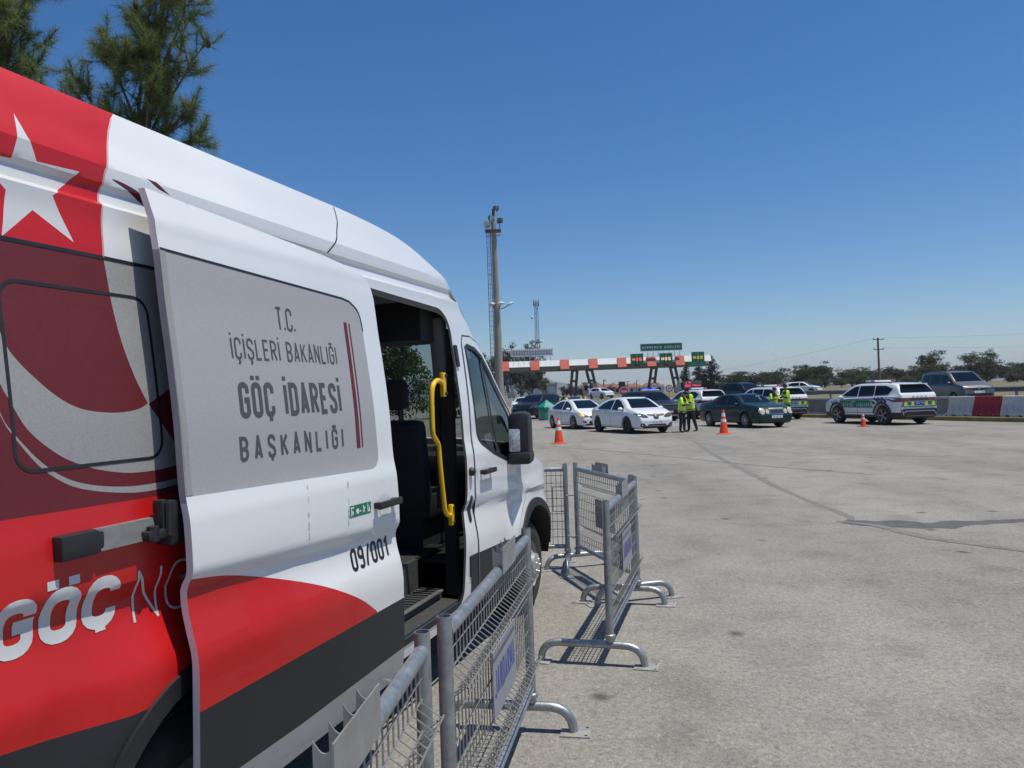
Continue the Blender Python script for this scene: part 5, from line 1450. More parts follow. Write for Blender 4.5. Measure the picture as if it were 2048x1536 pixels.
person('distant officer in yellow vest on the lane behind the white sedans', P(5.35, 58.5), R(110), 1.76, .0, .05, hat='cap', female=True)

# ------------------------------------------------------------------ green shelter box
GREENP = mat('green_plastic', (.008, .24, .155), .42, coat=.4, var=.10, scale=3)
r = thing('refuse_shelter', 'green plastic box with a pyramid roof standing beside the black SUV', 'bin', P(2.35, 53.6), R(28))
b = MB(); b.box((0, 0, .42), (.86, .86, .84), bevel=.03); 
for z in (.25, .62): b.box((0, 0, z), (.885, .885, .05), bevel=.015)
b.build('box_body', GREENP, r)
b = MB(); v = [(-.50, -.50, .84), (.50, -.50, .84), (.50, .50, .84), (-.50, .50, .84), (-.48, -.48, .93), (.48, -.48, .93), (.48, .48, .93), (-.48, .48, .93), (0, 0, 1.42)]
b.add(v, [(3, 2, 1, 0), (0, 1, 5, 4), (1, 2, 6, 5), (2, 3, 7, 6), (3, 0, 4, 7), (4, 5, 8), (5, 6, 8), (6, 7, 8), (7, 4, 8)]); b.build('pyramid_roof', GREENP, r, smooth=False)
b = MB(); b.box((0, -.50, .885), (.30, .01, .05)); b.build('emblem', PLATEW, r)

# ------------------------------------------------------------------ toll gantry and its signs
GY = 140.; GZ = zg(10, GY)
GWHITE = mat('gantry_white', (.80, .80, .79), .45, var=.06, scale=.5); GRED = mat('gantry_red_panel', (.60, .13, .075), .5, var=.10, scale=1.)
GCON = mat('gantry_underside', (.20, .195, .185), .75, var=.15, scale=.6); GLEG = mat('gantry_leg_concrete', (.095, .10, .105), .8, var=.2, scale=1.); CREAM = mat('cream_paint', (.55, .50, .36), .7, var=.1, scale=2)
g = thing('toll_gantry', 'long white toll gantry with red panels spanning the lanes on slanted ladder legs', 'toll gantry', (17, GY, GZ))
def gb(x, y, z, dx, dy, dz): return ((x - 17, y - GY, z - GZ), (dx, dy, dz))
b = MB(); b.prism([(.0, 7.06 - GZ), (3.0, 7.06 - GZ), (2.5, 8.15 - GZ), (.5, 8.15 - GZ)], -2.0 - 17, 36.4 - 17, M=Matrix(((0, 0, 1, 0), (1, 0, 0, 0), (0, 1, 0, 0), (0, 0, 0, 1)))); b.build('fascia', GWHITE, g, smooth=False)
b = MB(); b.prism([(.25, 7.05 - GZ), (3.2, 7.05 - GZ), (2.8, 6.15 - GZ), (.55, 6.35 - GZ)], -1.4 - 17, 35.4 - 17, M=Matrix(((0, 0, 1, 0), (1, 0, 0, 0), (0, 1, 0, 0), (0, 0, 0, 1)))); b.build('soffit', GCON, g, smooth=False)
for x, z in ((-1.21, 7.42), (4.3, 7.38), (9.72, 7.34), (14.91, 7.30), (20.14, 7.26), (25.51, 7.18), (30.7, 7.14)):
    b = MB(); b.prism([(-.42, 6.46 - GZ), (.32, 6.44 - GZ), (.75, 8.20 - GZ), (.30, 8.20 - GZ)], x - .81 - 17, x + .81 - 17, M=Matrix(((0, 0, 1, 0), (1, 0, 0, 0), (0, 1, 0, 0), (0, 0, 0, 1))))
    b.build('red_panel', GRED, g, smooth=False)
def ladder(x0t, x1t, x0b, x1b, zt=6.25, y=141.6, paint=0):
    b = MB(); z0 = GZ - .05
    def lerp(a, c, t): return a + (c - a) * t
    for a, c in ((x0t, x0b), (x1t, x1b)):
        b.tube([(a - 17, y - GY, zt - GZ), (c - 17, y - GY, z0 - GZ)], .26, 4, caps=True)
    for t in (.0, .40, .80):
        xa = lerp(x0t, x0b, t); xb = lerp(x1t, x1b, t); z = lerp(zt, z0, t)
        b.box(((xa + xb) / 2 - 17, y - GY, z - GZ - .1), (abs(xb - xa), .40, .42))
    if paint:
        for a, c in ((x1t, x1b),): b.tube([(lerp(a, c, .52) - 17, y - GY - .02, lerp(zt, z0, .52) - GZ), (c - 17 + .0, y - GY - .02, z0 - GZ)], .285, 4, mi=1)
        b.box(((lerp(x0t, x0b, .85) + lerp(x1t, x1b, .85)) / 2 - 17, y - GY - .05, lerp(zt, z0, .86) - GZ), (1.2, .5, .9), mi=1)
    b.build('ladder_leg', [GLEG, CREAM], g, smooth=False)
ladder(11.2, 12.1, 10.6, 11.55); ladder(13.75, 14.75, 14.75, 15.75, paint=1)
ladder(25.8, 26.7, 24.9, 25.9); ladder(29.2, 30.1, 30.1, 31.0, paint=1)
ladder(-1.3, -.6, -.55, .25, paint=1); ladder(-4.2, -3.4, -5.0, -4.2)
for x in (8.7, 10.2, 20.9):
    b = MB(); b.box(*gb(x, 140.6, 6.22, .35, .4, .22), bevel=.04); b.build('camera_housing', BLACKP, g)

SGREEN = mat('sign_green', (.006, .17, .10), .45, var=.05, scale=1.); SFRAME = mat('sign_frame_grey', (.30, .36, .36), .5)
LEDR = mat('led_red', (1., .16, .05), .4, emit=.7); LEDW = mat('led_warm_white', (1., .62, .34), .4, emit=.8); LEDY = mat('led_yellow', (.80, .62, .05), .4, emit=.35)
def face_text(name, txt, x0, z0, w_, h, t, y, m, parent, **k):
    M = Matrix(((1, 0, 0, 0), (0, 0, -1, y), (0, 1, 0, 0), (0, 0, 0, 1)))
    return flat_text(name, txt, M, x0, z0, w_, h, t, m, parent, **k)
def hgs(label, x, zb, led):
    r = thing('lane_sign', label, 'road sign', (x, 139.2, zb), 0, 'green HGS lane signs on the toll gantry')
    b = MB(); b.box((0, 0, .95), (2.3, .18, 1.9), bevel=.02); b.box((0, .3, .5), (.3, .6, .3)); b.build('panel', SGREEN, r, smooth=False)
    b = MB(); b.prism([(-.42, .22), (.42, .22), (.16, 1.86), (-.16, 1.86)], .095, .115, M=Matrix(((1, 0, 0, 0), (0, 0, -1, 0), (0, 1, 0, 0), (0, 0, 0, 1)))); b.build('lane_symbol', BLACKT, r, smooth=False)
    b = MB(); b.box((0, -.125, .38), (.11, .01, .30)); b.box((0, -.125, 1.55), (.08, .01, .55)); b.build('lane_stripe', PLATEW, r, smooth=False)
    face_text('lettering', 'HGS', -.85, .58, 1.7, .60, .13, -.13, led, r, gap=.16)
    b = MB(); b.box((-.25, .05, -.15), (.5, .25, .25), bevel=.05); b.box((.28, .05, -.24), (.42, .25, .22), bevel=.05); b.build('sign_lamp', BLACKP, r)
    return r
hgs('green HGS lane sign with orange red lit letters, left of the name board', 22.75, 6.86, LEDR)
hgs('green HGS lane sign with whitish lit letters under the name board', 28.0, 6.80, LEDW)
r3 = hgs('green HGS lane sign with yellow letters above a small green plate', 33.8, 6.84, LEDY)
r = thing('lane_plate', 'small green plate with faint lettering below the yellow lettered lane sign', 'road sign', (33.6, 139.1, 6.10))
b = MB(); b.box((0, 0, .38), (3.4, .12, .74), bevel=.02); b.build('panel', SGREEN, r, smooth=False)
b = MB(); 
for z in (.03, .73): b.box((0, -.065, z), (3.3, .01, .03))
b.build('border', SFRAME, r, smooth=False)
face_text('lettering', 'GEÇİŞ YOLU', -1.15, .22, 2.3, .27, .05, -.07, mat('faded_lettering', (.20, .42, .36), .5), r, gap=.07)
r = thing('name_board', 'green name board reading GERMENCİK GİŞELERİ on struts above the gantry', 'road sign', (27.35, 139.9, 8.15))
b = MB(); b.box((0, 0, 1.72), (7.6, .16, 1.32), bevel=.02); b.build('panel', SGREEN, r, smooth=False)
b = MB()
for z in (1.10, 2.34): b.box((0, -.09, z), (7.6, .03, .12))
for x in (-3.75, 3.75): b.box((x, -.09, 1.72), (.12, .03, 1.32))
b.build('border', SFRAME, r, smooth=False)
face_text('lettering', 'GERMENCİK GİŞELERİ', -3.42, 1.46, 6.84, .46, .085, -.10, mat('sign_lettering_white', (.62, .72, .68), .5), r, gap=.17)
for i in range(8):
    b = MB(); x = -3.4 + 6.8 * i / 7; b.tube([(x, .1, 1.1), (x, .1, 0)], .035, 5); b.tube([(x, .1, .9), (x - .10, .8, 0)], .03, 5); b.build('strut', [GALV], r)
r = thing('sign_framework', 'white sign seen from its ribbed back on struts over the left end of the gantry', 'sign frame', (3.78, 140.6, 8.15))
b = MB(); b.box((0, .08, 1.52), (7.6, .05, 1.2)); b.build('panel', mat('sign_back_white', (.85, .86, .86), .5, var=.2, scale=1.3), r, smooth=False)
b = MB()
for i in range(16): b.box((-3.75 + 7.5 * i / 15, 0, 1.52), (.07, .07, 1.2))
for z in (1.25, 1.78): b.box((0, -.03, z), (7.6, .05, .06))
b.build('rib', [mat('rib_steel_grey', (.24, .24, .24), .6)], r, smooth=False)
b = MB()
for z in (.93, 2.11): b.box((0, -.02, z), (7.7, .10, .14))
for x in (-3.8, 3.8): b.box((x, -.02, 1.52), (.14, .10, 1.3))
b.build('frame', [GWHITE], r, smooth=False)
for i in range(8):
    b = MB(); x = -3.4 + 6.8 * i / 7; b.tube([(x, .1, .95), (x, .1, 0)], .035, 5); b.tube([(x, .1, .8), (x + .25, -.5, 0)], .03, 5); b.build('strut', [GALV], r)

# ------------------------------------------------------------------ floodlight pole, mast, power pole
CONC = mat('pole_concrete', (.30, .27, .23), .85, var=.15, scale=2., bump=.1)
DARKST = mat('weathered_steel', (.10, .10, .105), .6, var=.3, scale=6, metal=.3)
px, py = -.80, 50.; pz = zg(px, py)
r = thing('floodlight_pole', 'tall tapering concrete floodlight pole with a caged ladder and lamps at mid height', 'lamp post', (px, py, pz))
b = MB(); b.tube([(0, 0, 0), (0, 0, 3.5), (-.02, 0, 8), (-.06, 0, 13.2)], [.27, .25, .21, .15], 20)
for z in (4, 6, 7.2, 9, 10.5, 11.9): b.lathe([(.24 - .008 * z, z), (.255 - .008 * z, z + .04), (.24 - .008 * z, z + .08)], 16)
b.build('pole', [CONC], r)
b = MB()
for x in (-.50, -.28): b.tube([(x, 0, 1), (x - .02, 0, 12.9)], .018, 5)
for i in range(40): b.tube([(-.50, 0, 1 + i * .3), (-.28, 0, 1 + i * .3)], .012, 5)
for i in range(16):
    z = 2.2 + i * .68; b.tube([(-.50 + .0, 0, z), (-.52, -.3, z), (-.39, -.44, z), (-.26, -.3, z), (-.28, 0, z)], .012, 5)
    b.tube([(-.28, 0, z), (-.15, 0, z)], .015, 5)
for x, y in ((-.52, -.3), (-.39, -.44), (-.26, -.3)): b.tube([(x, y, 2.2), (x, y, 12.4)], .012, 5)
b.build('ladder', [mat('ladder_steel', (.17, .15, .12), .6, var=.3, scale=9)], r)
b = MB(); b.box((-.1, 0, 12.55), (1.05, .8, .07)); b.tube([(-.6, .35, 12.3), (.4, .35, 12.35)], .03, 6); b.build('platform', [mat('rusty_platform', (.15, .085, .055), .8, var=.3, scale=5)], r)
b = MB(); b.tube([(-.06, 0, 12.6), (-.06, 0, 14.0)], .07, 8); b.tube([(-.5, .1, 13.0), (.3, -.1, 14.0)], .04, 6); b.tube([(.35, 0, 12.6), (.35, 0, 13.2)], .03, 6); b.build('lamp_bracket', [DARKST], r)
def flood(x, y, z, rz, tilt, m):
    b = MB(); M = Matrix.Translation((x, y, z)) @ Matrix.Rotation(rz, 4, 'Z') @ Matrix.Rotation(tilt, 4, 'X')
    b.add([M @ Vector(q) for q in [(-.20, -.10, -.17), (.20, -.10, -.17), (.20, -.10, .17), (-.20, -.10, .17), (-.13, .14, -.11), (.13, .14, -.11), (.13, .14, .11), (-.13, .14, .11)]],
          [(0, 1, 5, 4), (1, 2, 6, 5), (2, 3, 7, 6), (3, 0, 4, 7), (7, 6, 5, 4)], 0)
    b.add([M @ Vector(q) for q in [(-.19, -.098, -.16), (.19, -.098, -.16), (.19, -.098, .16), (-.19, -.098, .16)]], [(0, 1, 2, 3)], 1)
    b.build('floodlight', [DARKST, m], r, smooth=False)
LGLASS = mat('floodlight_glass', (.55, .60, .60), .1, coat=1.)
flood(-.42, -.1, 13.05, R(-25), R(20), LGLASS); flood(-.20, -.1, 13.4, R(40), R(25), LGLASS); flood(.05, -.05, 13.75, R(70), R(10), LGLASS); flood(.12, .1, 14.05, R(140), R(15), LGLASS); flood(.35, 0, 13.25, R(160), R(10), LGLASS); flood(-.5, .05, 12.95, R(-60), R(25), LGLASS)
for x, y, z, e in ((.85, -.1, 5.35 + 2.4, .3), (.28, -.35, 7.78, 0), (-.35, -.3, 7.76, 0)):
    b = MB(); b.tube([(0, 0, 7.45), (x * .55, y * .6, 7.5), (x * .9, y, z - .05)], .032, 6); 
    b.ell((x, y, z), (.24, .15, .10), 12, 8, mi=1, M=Matrix.Rotation(R(-25 if x > .5 else 0), 4, 'Y')); b.build('street_lamp_head', [DARKST, mat('lamp_head_white', (.60, .62, .63), .3)], r)

def lattice(name, label, x, y, w0, w1, H):
    r = thing(name, label, 'mast', (x, y, zg(x, y)))
    b = MB(); n = 16
    c = lambda i, z: (math.cos(R(90 + 120 * i)) * (w0 + (w1 - w0) * z / H), math.sin(R(90 + 120 * i)) * (w0 + (w1 - w0) * z / H), z)
    for i in range(3): b.tube([c(i, 0), c(i, H)], .06, 5)
    for k in range(n):
        z0, z1 = H * k / n, H * (k + 1) / n
        for i in range(3):
            b.tube([c(i, z0), c((i + 1) % 3, z1)], .035, 4); b.tube([c(i, z1), c((i + 1) % 3, z1)], .035, 4)
    b.build('lattice', [mat('mast_steel', (.13, .15, .17), .5, metal=.3)], r)
    b = MB()
    for i in range(3): x_, y_, z_ = c(i, H); b.box((x_ * 1.6, y_ * 1.6, H - .2), (.32, .25, 1.8), bevel=.05)
    b.build('panel_antenna', [mat('antenna_grey', (.32, .34, .36), .5)], r)
    for z, sx in ((20.6, -1), (14.3, 1), (11.8, -1), (11.0, 1), (6.9, 1.1)):
        M = Matrix.Translation((sx * 1.15, -.5, z)) @ Matrix.Rotation(R(90), 4, 'X') @ Matrix.Rotation(R(20 * sx), 4, 'Y')
        b = MB(); b.lathe([(0, .12), (.28, .10), (.38, 0), (.38, -.15), (0, -.2)], 16, M); b.tube([(sx * .3, 0, z), (sx * 1.1, -.3, z)], .05, 5); b.build('dish_antenna', [GWHITE], r)
    return r
lattice('lattice_mast', 'slender steel lattice mast with dish antennas rising behind the toll gantry', 6.95, 200, .85, .45, 24.6)
for nm, lb, x, y, h_ in (('power_pole', 'wooden power pole with two cross arms above the tree line', 57.3, 120, 9.1),):
    r = thing(nm, lb, 'power pole', (x, y, zg(x, y)))
    b = MB(); b.tube([(0, 0, -.2), (0, 0, h_ - 1.4)], [.20, .14], 8); b.build('pole', [mat('pole_wood', (.16, .12, .085), .9, var=.25, scale=4)], r)
    for z, l_ in ((h_ - 1.65, 1.7), (h_ - 3.2, 1.6)):
        b = MB(); b.box((0, -.15, z), (l_, .1, .12))
        for q in (-.45, 0, .45): b.lathe([(.05, 0), (.06, .12), (.03, .22)], 8, Matrix.Translation((q * l_, -.15, z + .05)))
        b.build('cross_arm', [DARKST], r)
def wire(label, pts, sag):
    b = MB(); P_ = []
    for i in range(len(pts) - 1):
        a, c = Vector(pts[i]), Vector(pts[i + 1])
        for k in range(12):
            t = k / 12; P_.append(a + (c - a) * t - Vector((0, 0, sag * 4 * t * (1 - t))))
    P_.append(Vector(pts[-1])); b.tube(P_, .013, 4, caps=False)
    tag(b.build('power_line', [mat('wire_dark', (.20, .21, .23), .6)]), label, 'cable', 'power lines strung from the power pole')
zp = zg(57, 120) + 9.1 - 1.45
wire('upper power line leaving the power pole toward the right', [(58.0, 119.85, zp), (118, 105, zp + 1.2)], .9)
wire('lower power line leaving the power pole toward the right', [(57.9, 119.85, zp - 1.55), (118, 105, zp - 1.4)], .9)
wire('power line falling away from the power pole to the left of it', [(56.6, 119.85, zp), (20, 165, 3.5)], 1.)

# ------------------------------------------------------------------ kerb, dividing wall, water barriers, guard rail
def along(u, d, z=0.): p = K0 + KD * u + KN * d; return Vector((p.x, p.y, zg(p.x, p.y) + z))
KERBM = mat('faded_yellow_kerb', (.20, .165, .055), .85, var=.35, scale=1.2, bump=.2)
def extr(name, us, prof_, mats, mi=None, kind=None):
    V = []; F = []; I = []; n = len(prof_)
    for u in us:
        for d, z in prof_: V.append(along(u, d, z) if abs(u) < 999 else None)
    for j in range(len(us) - 1):
        for k in range(n):
            F.append((j * n + k, j * n + (k + 1) % n, (j + 1) * n + (k + 1) % n, (j + 1) * n + k)); I.append(mi[k] if mi else 0)
    F.append(tuple(range(n - 1, -1, -1))); F.append(tuple((len(us) - 1) * n + k for k in range(n))); I += [0, 0]
    o = mesh(name, V, F, mats, None, False, I)
    if kind: o['kind'] = kind
    return o
us = [-14 + 1.5 * k for k in range(0, 36)]
extr('kerb', us, [(0, -.05), (.02, .17), (.05, .20), (1.25, .20), (1.25, -.05)], [KERBM, mat('kerb_top_concrete', (.33, .31, .27), .9, var=.2, scale=1.5)], [0, 0, 1, 1, 0], 'structure')
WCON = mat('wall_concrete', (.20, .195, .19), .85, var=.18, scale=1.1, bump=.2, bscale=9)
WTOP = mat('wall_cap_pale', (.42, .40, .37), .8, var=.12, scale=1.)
wlen = [3.83 + 2.95 * k for k in range(0, 12)]
for i in range(len(wlen) - 1):
    u0, u1 = wlen[i] + .012, wlen[i + 1] - .012
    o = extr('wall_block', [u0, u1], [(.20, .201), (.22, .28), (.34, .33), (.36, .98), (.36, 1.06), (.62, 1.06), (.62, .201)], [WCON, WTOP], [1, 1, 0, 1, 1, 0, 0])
    lab = 'grey concrete block of the dividing wall beyond the kerb'
    tag(o, lab, 'wall', 'concrete blocks of the dividing wall')
WBW = mat('water_barrier_white', (.50, .48, .46), .55, var=.14, scale=4, c2=(.58, .56, .53)); WBR = mat('water_barrier_red', (.30, .008, .024), .5, var=.12, scale=4)
def water_barrier(label, u0, u1, m):
    c = along((u0 + u1) / 2, .42, .20); ang = math.atan2(KD.y, KD.x); L = u1 - u0 - .03
    r = thing('water_barrier', label, 'plastic barrier', (c.x, c.y, c.z), ang, 'plastic water barriers in a row on the kerb')
    # profile: foot, shelf with ribs, waist, top (local y toward camera is +)
    n = 9; V = []; F = []
    ys = [(.22, 0), (.22, .10), (.20, .17), (.17, .24), (.135, .36), (.11, .50), (.095, .70), (.10, .84), (.08, .86)]
    nx = 41
    for i in range(nx):
        t = i / (nx - 1); x = -L / 2 + L * t
        rib = max(0, math.sin(t * math.pi * 2 * 4 - .8)); 
        wob = .03 * math.sin(2 * math.pi * 1 * 0) 
        for k, (y, z) in enumerate(ys):
            yy = y + (.055 * (1 if rib > .45 else 0) * (1 if 1 < k < 5 else 0))
            notch = .09 if (k == 0 and (.20 < t < .32 or .66 < t < .78)) else 0
            bulge = .02 * math.sin(math.pi * z / .86) * (1 if i in (0, nx - 1) else 0)
            V.append((x + (.035 * math.sin(z / .86 * math.pi * 1.6) if i in (0, nx - 1) else 0), yy, z + notch))
    V += [(x, -y, z) for x, y, z in V]
    m_ = len(ys); h = nx * m_
    for i in range(nx - 1):
        for k in range(m_ - 1):
            a, b_, c_, d_ = i * m_ + k, (i + 1) * m_ + k, (i + 1) * m_ + k + 1, i * m_ + k + 1
            F.append((a, d_, c_, b_)); F.append((a + h, b_ + h, c_ + h, d_ + h))
        F.append((i * m_ + m_ - 1, i * m_ + m_ - 1 + h, (i + 1) * m_ + m_ - 1 + h, (i + 1) * m_ + m_ - 1))
    for i, fl in ((0, 1), (nx - 1, 0)):
        f = [i * m_ + k for k in range(m_)] + [i * m_ + k + h for k in range(m_ - 1, -1, -1)]
        F.append(tuple(f if fl else f[::-1]))
    mesh('shell', V, F, m, r, True, None, 25)
    b = MB()
    for t in (.26, .72): b.ell((-L / 2 + L * t, .20, .085), (.035, .012, .03), 8, 6)
    b.build('drain_plug', [PLATEW], r)
lw = [-2.48, -1.24, 0, 1.2, 2.5, 3.62]
water_barrier('white plastic water barrier at the picture edge, right of its red neighbour', -.02, 1.2, WBW)
water_barrier('red plastic water barrier between two white ones', 1.2, 2.5, WBR)
water_barrier('white plastic water barrier next to the rear bumper of the patrol SUV', 2.5, 3.78, WBW)
water_barrier('red plastic water barrier cut by the right picture edge', -1.3, -.02, WBR)
for i in range(3): water_barrier('plastic water barrier continuing the row outside the picture', -1.3 * (i + 2), -1.3 * (i + 1), WBW if i % 2 == 0 else WBR)
# guard rail on the far side of the highway
GRAIL = mat('guard_rail_steel', (.20, .21, .22), .5, metal=.5, var=.2, scale=2)
def GRp(u, d, z): return along(u, d, z)
r = thing('guard_rail', 'long grey steel guard rail on posts along the far edge of the highway', 'guard rail', (0, 0, 0))
V = []; F = []
gp = [(0, .48), (-.05, .53), (-.05, .58), (0, .62), (0, .66), (-.05, .70), (-.05, .75), (0, .80)]
usg = [-24 + 4 * k for k in range(0, 16)]
for u in usg:
    for d, z in gp: V.append(along(u, 14.5 + d, z + .1))
n = len(gp)
for j in range(len(usg) - 1):
    for k in range(n - 1): F.append((j * n + k, (j + 1) * n + k, (j + 1) * n + k + 1, j * n + k + 1))
mesh('rail', V, F, GRAIL, r)
for u in usg[:-1]:
    b = MB(); p = along(u, 14.62, 0); b.box(p + Vector((0, 0, .42)), (.12, .10, .95)); b.build('rail_post', [GRAIL], r, smooth=False)

# ------------------------------------------------------------------ small road signs in the distance
def round_sign(label, x, y, z, rad, kind, rz=0.):
    r = thing('road_sign', label, 'road sign', (x, y, zg(x, y)), rz)
    zz = z - zg(x, y)
    b = MB(); b.tube([(0, .05, 0), (0, .05, zz)], .035, 6); b.build('pole', GALV, r)
    M = Matrix.Translation((0, 0, zz)) @ Matrix.Rotation(R(90), 4, 'X')
    if kind == 'stop':
        b = MB(); b.lathe([(0, .03), (rad, .03), (rad, 0), (0, 0)], 8, M @ Matrix.Rotation(R(22.5), 4, 'Z')); b.build('border', [PLATEW], r, smooth=False)
        b = MB(); b.lathe([(0, .04), (rad * .90, .04), (rad * .90, .03)], 8, M @ Matrix.Rotation(R(22.5), 4, 'Z')); b.build('panel', [mat('stop_red', (.48, .025, .045), .45)], r, smooth=False)
        face_text('lettering', 'DUR', -rad * .55, zz - rad * .22, rad * 1.1, rad * .44, rad * .10, -.046, PLATEW, r, gap=rad * .09)
    elif kind == 'speed':
        b = MB(); b.lathe([(0, .03), (rad, .03), (rad, 0), (0, 0)], 20, M); b.build('border', [mat('sign_red', (.45, .02, .03), .45)], r, smooth=False)
        b = MB(); b.lathe([(0, .04), (rad * .74, .04), (rad * .74, .03)], 20, M); b.build('panel', [PLATEW], r, smooth=False)
        face_text('lettering', '30', -rad * .42, zz - rad * .3, rad * .84, rad * .6, rad * .11, -.046, BLACKT, r, gap=rad * .12)
    elif kind == 'back':
        b = MB(); b.lathe([(0, .03), (rad, .03), (rad, 0), (0, 0)], 20, M); b.build('panel', [mat('sign_back_grey', (.33, .33, .34), .5, metal=.3)], r, smooth=False)
    elif kind == 'tri':
        Mx = Matrix(((1, 0, 0, 0), (0, 0, -1, 0), (0, 1, 0, zz), (0, 0, 0, 1)))
        b = MB(); b.prism([(-rad, -rad * .6), (rad, -rad * .6), (0, rad)], 0, .03, M=Mx); b.build('border', [MATS['sign_red'] if 'sign_red' in MATS else mat('sign_red', (.45, .02, .03), .45)], r, smooth=False)
        b = MB(); b.prism([(-rad * .62, -rad * .4), (rad * .62, -rad * .4), (0, rad * .58)], .03, .036, M=Mx); b.build('panel', [PLATEW], r, smooth=False)
    return r
round_sign('red octagonal stop sign above the roof of the nearest white saloon', 8.86, 61, 1.84, .40, 'stop')
round_sign('triangular warning sign on a white post behind the indicator sedan', 4.37, 60, 1.62, .28, 'tri')
round_sign('round speed limit sign left of the white lamp box over the black SUV', 16.6, 90, 2.42, .42, 'speed')
round_sign('round speed limit sign behind the right roof edge of the black SUV', 18.35, 90, 2.1, .42, 'speed')
round_sign('round sign seen from its grey back in front of the dense trees', 2.8, 90, 2.2, .42, 'back')
r = thing('message_sign', 'small electronic message sign with glowing red symbols above the bending officers', 'message sign', P(17.6, 75))
zz = 2.32 - zg(17.6, 75)
b = MB(); b.box((0, .1, zz), (1.75, .25, .72), bevel=.03); b.tube([(0, .1, 0), (0, .1, zz)], .06, 6); b.build('cabinet', [mat('sign_cabinet_dark', (.10, .095, .10), .6)], r)
LEDP = mat('led_pink_red', (.9, .07, .11), .4, emit=.55)
b = MB()
for x, z, w_, h_ in ((-.62, .14, .10, .26), (-.30, .20, .26, .16), (-.45, -.10, .5, .22), (.12, -.08, .32, .16), (.50, -.10, .5, .13), (-.72, -.14, .14, .16)): b.box((x, -.04, zz + z), (w_, .02, h_))
b.build('led_symbol', [LEDP], r, smooth=False)
r = thing('signal_box', 'white lamp box on a thin post above the black SUV', 'signal', P(17.6, 90.5))
b = MB(); b.box((0, 0, 2.52 - zg(17, 90)), (.62, .3, .42), bevel=.05); b.tube([(0, .1, 0), (0, .1, 2.4 - zg(17, 90))], .04, 6); b.build('lamp_box', [PLATEW], r)
r = thing('dark_sign', 'dark square signboard on a post in front of the far red roofs', 'road sign', P(15.7, 110))
b = MB(); b.box((0, 0, 1.65), (.95, .12, 1.15), bevel=.02); b.tube([(0, .1, 0), (0, .1, 1.6)], .06, 6); b.build('panel', [TRIM], r, smooth=False)
r = thing('marker_post', 'black and white striped marker post beside the gantry leg', 'post', P(11.7, 118))
b = MB()
for k in range(6): b.lathe([(0, .35 * k), (.16, .35 * k), (.16, .35 * (k + 1)), (0, .35 * (k + 1))], 10, mi=k % 2)
b.build('post', [BLACKT, PLATEW], r)
r = thing('toll_booth', 'pale toll booth with dark windows beneath the right leg pair of the gantry', 'booth', P(14.4, 146))
b = MB(); b.box((0, 0, 1.15), (1.9, 2.2, 2.3)); b.box((0, 0, 2.38), (2.3, 2.7, .18)); b.build('wall', [CREAM], r, smooth=False)
b = MB()
for x in (-.5, .5): b.box((x, -1.105, 1.35), (.6, .02, .9))
b.build('window', [DGLASS], r, smooth=False)
r = thing('toll_booth', 'grey toll booth with a light panel left of the gantry legs', 'booth', P(6.9, 134))
b = MB(); b.box((0, 0, 1.1), (1.7, 2.0, 2.2)); b.box((0, 0, 2.3), (2.1, 2.4, .16)); b.build('wall', [mat('booth_grey', (.32, .35, .35), .6, var=.1, scale=1)], r, smooth=False)
b = MB(); b.box((0, -1.005, 1.3), (1.1, .02, 1.0)); b.build('window', [mat('pale_panel', (.45, .50, .50), .4)], r, smooth=False)

# ------------------------------------------------------------------ far houses
ROOF = mat('red_roof_tiles', (.20, .085, .065), .85, var=.25, scale=1.); HW = mat('house_wall', (.55, .48, .40), .8, var=.12, scale=.5); HG = mat('house_wall_grey', (.36, .36, .36), .8, var=.1, scale=.5)
def house(label, x, y, rz, w_, d_, h_, rh, wm):
    r = thing('house', label, 'house', P(x, y), rz, 'small houses far beyond the toll lanes')
    b = MB(); b.box((0, 0, h_ / 2), (w_, d_, h_)); b.build('wall', [wm], r, smooth=False)
    b = MB(); b.add([(-w_ / 2 - .3, -d_ / 2 - .3, h_), (w_ / 2 + .3, -d_ / 2 - .3, h_), (w_ / 2 + .3, d_ / 2 + .3, h_), (-w_ / 2 - .3, d_ / 2 + .3, h_), (-w_ / 2 + 1, 0, h_ + rh), (w_ / 2 - 1, 0, h_ + rh)], [(0, 1, 5, 4), (2, 3, 4, 5), (1, 2, 5), (3, 0, 4), (3, 2, 1, 0)]); 
    rf = b.build('roof', [ROOF], r, smooth=False)
    b = MB(); b.box((w_ * .2, d_ * .1, h_ + rh * .8), (.6, .6, 1.2)); b.build('chimney', [wm], rf, smooth=False)
    n = max(2, int(w_ / 3))
    for i in range(n):
        b = MB(); b.box((-w_ / 2 + w_ * (i + .5) / n, -d_ / 2 - .01, h_ * .55), (1.0, .04, 1.1)); b.build('window', [DGLASS], r, smooth=False)
house('long house with a broad red tiled roof beyond the stop sign', 33, 262, R(6), 8, 7, 2.2, 1.3, HG)
house('small pale house with a red roof left of the other far houses', 27.0, 255, R(-10), 5.5, 6, 2.4, 1.5, HW)
house('far house with a red roof and pale walls right of the dark signboard', 43, 275, R(12), 6, 6, 2.2, 1.2, HW)
house('far red roofed house glimpsed between the legs of the gantry', 52, 285, R(0), 7, 7, 2.4, 1.3, HW)
house('low far house with a red roof near the striped marker post', 22.5, 270, R(15), 6, 6, 1.8, 1.1, HG)

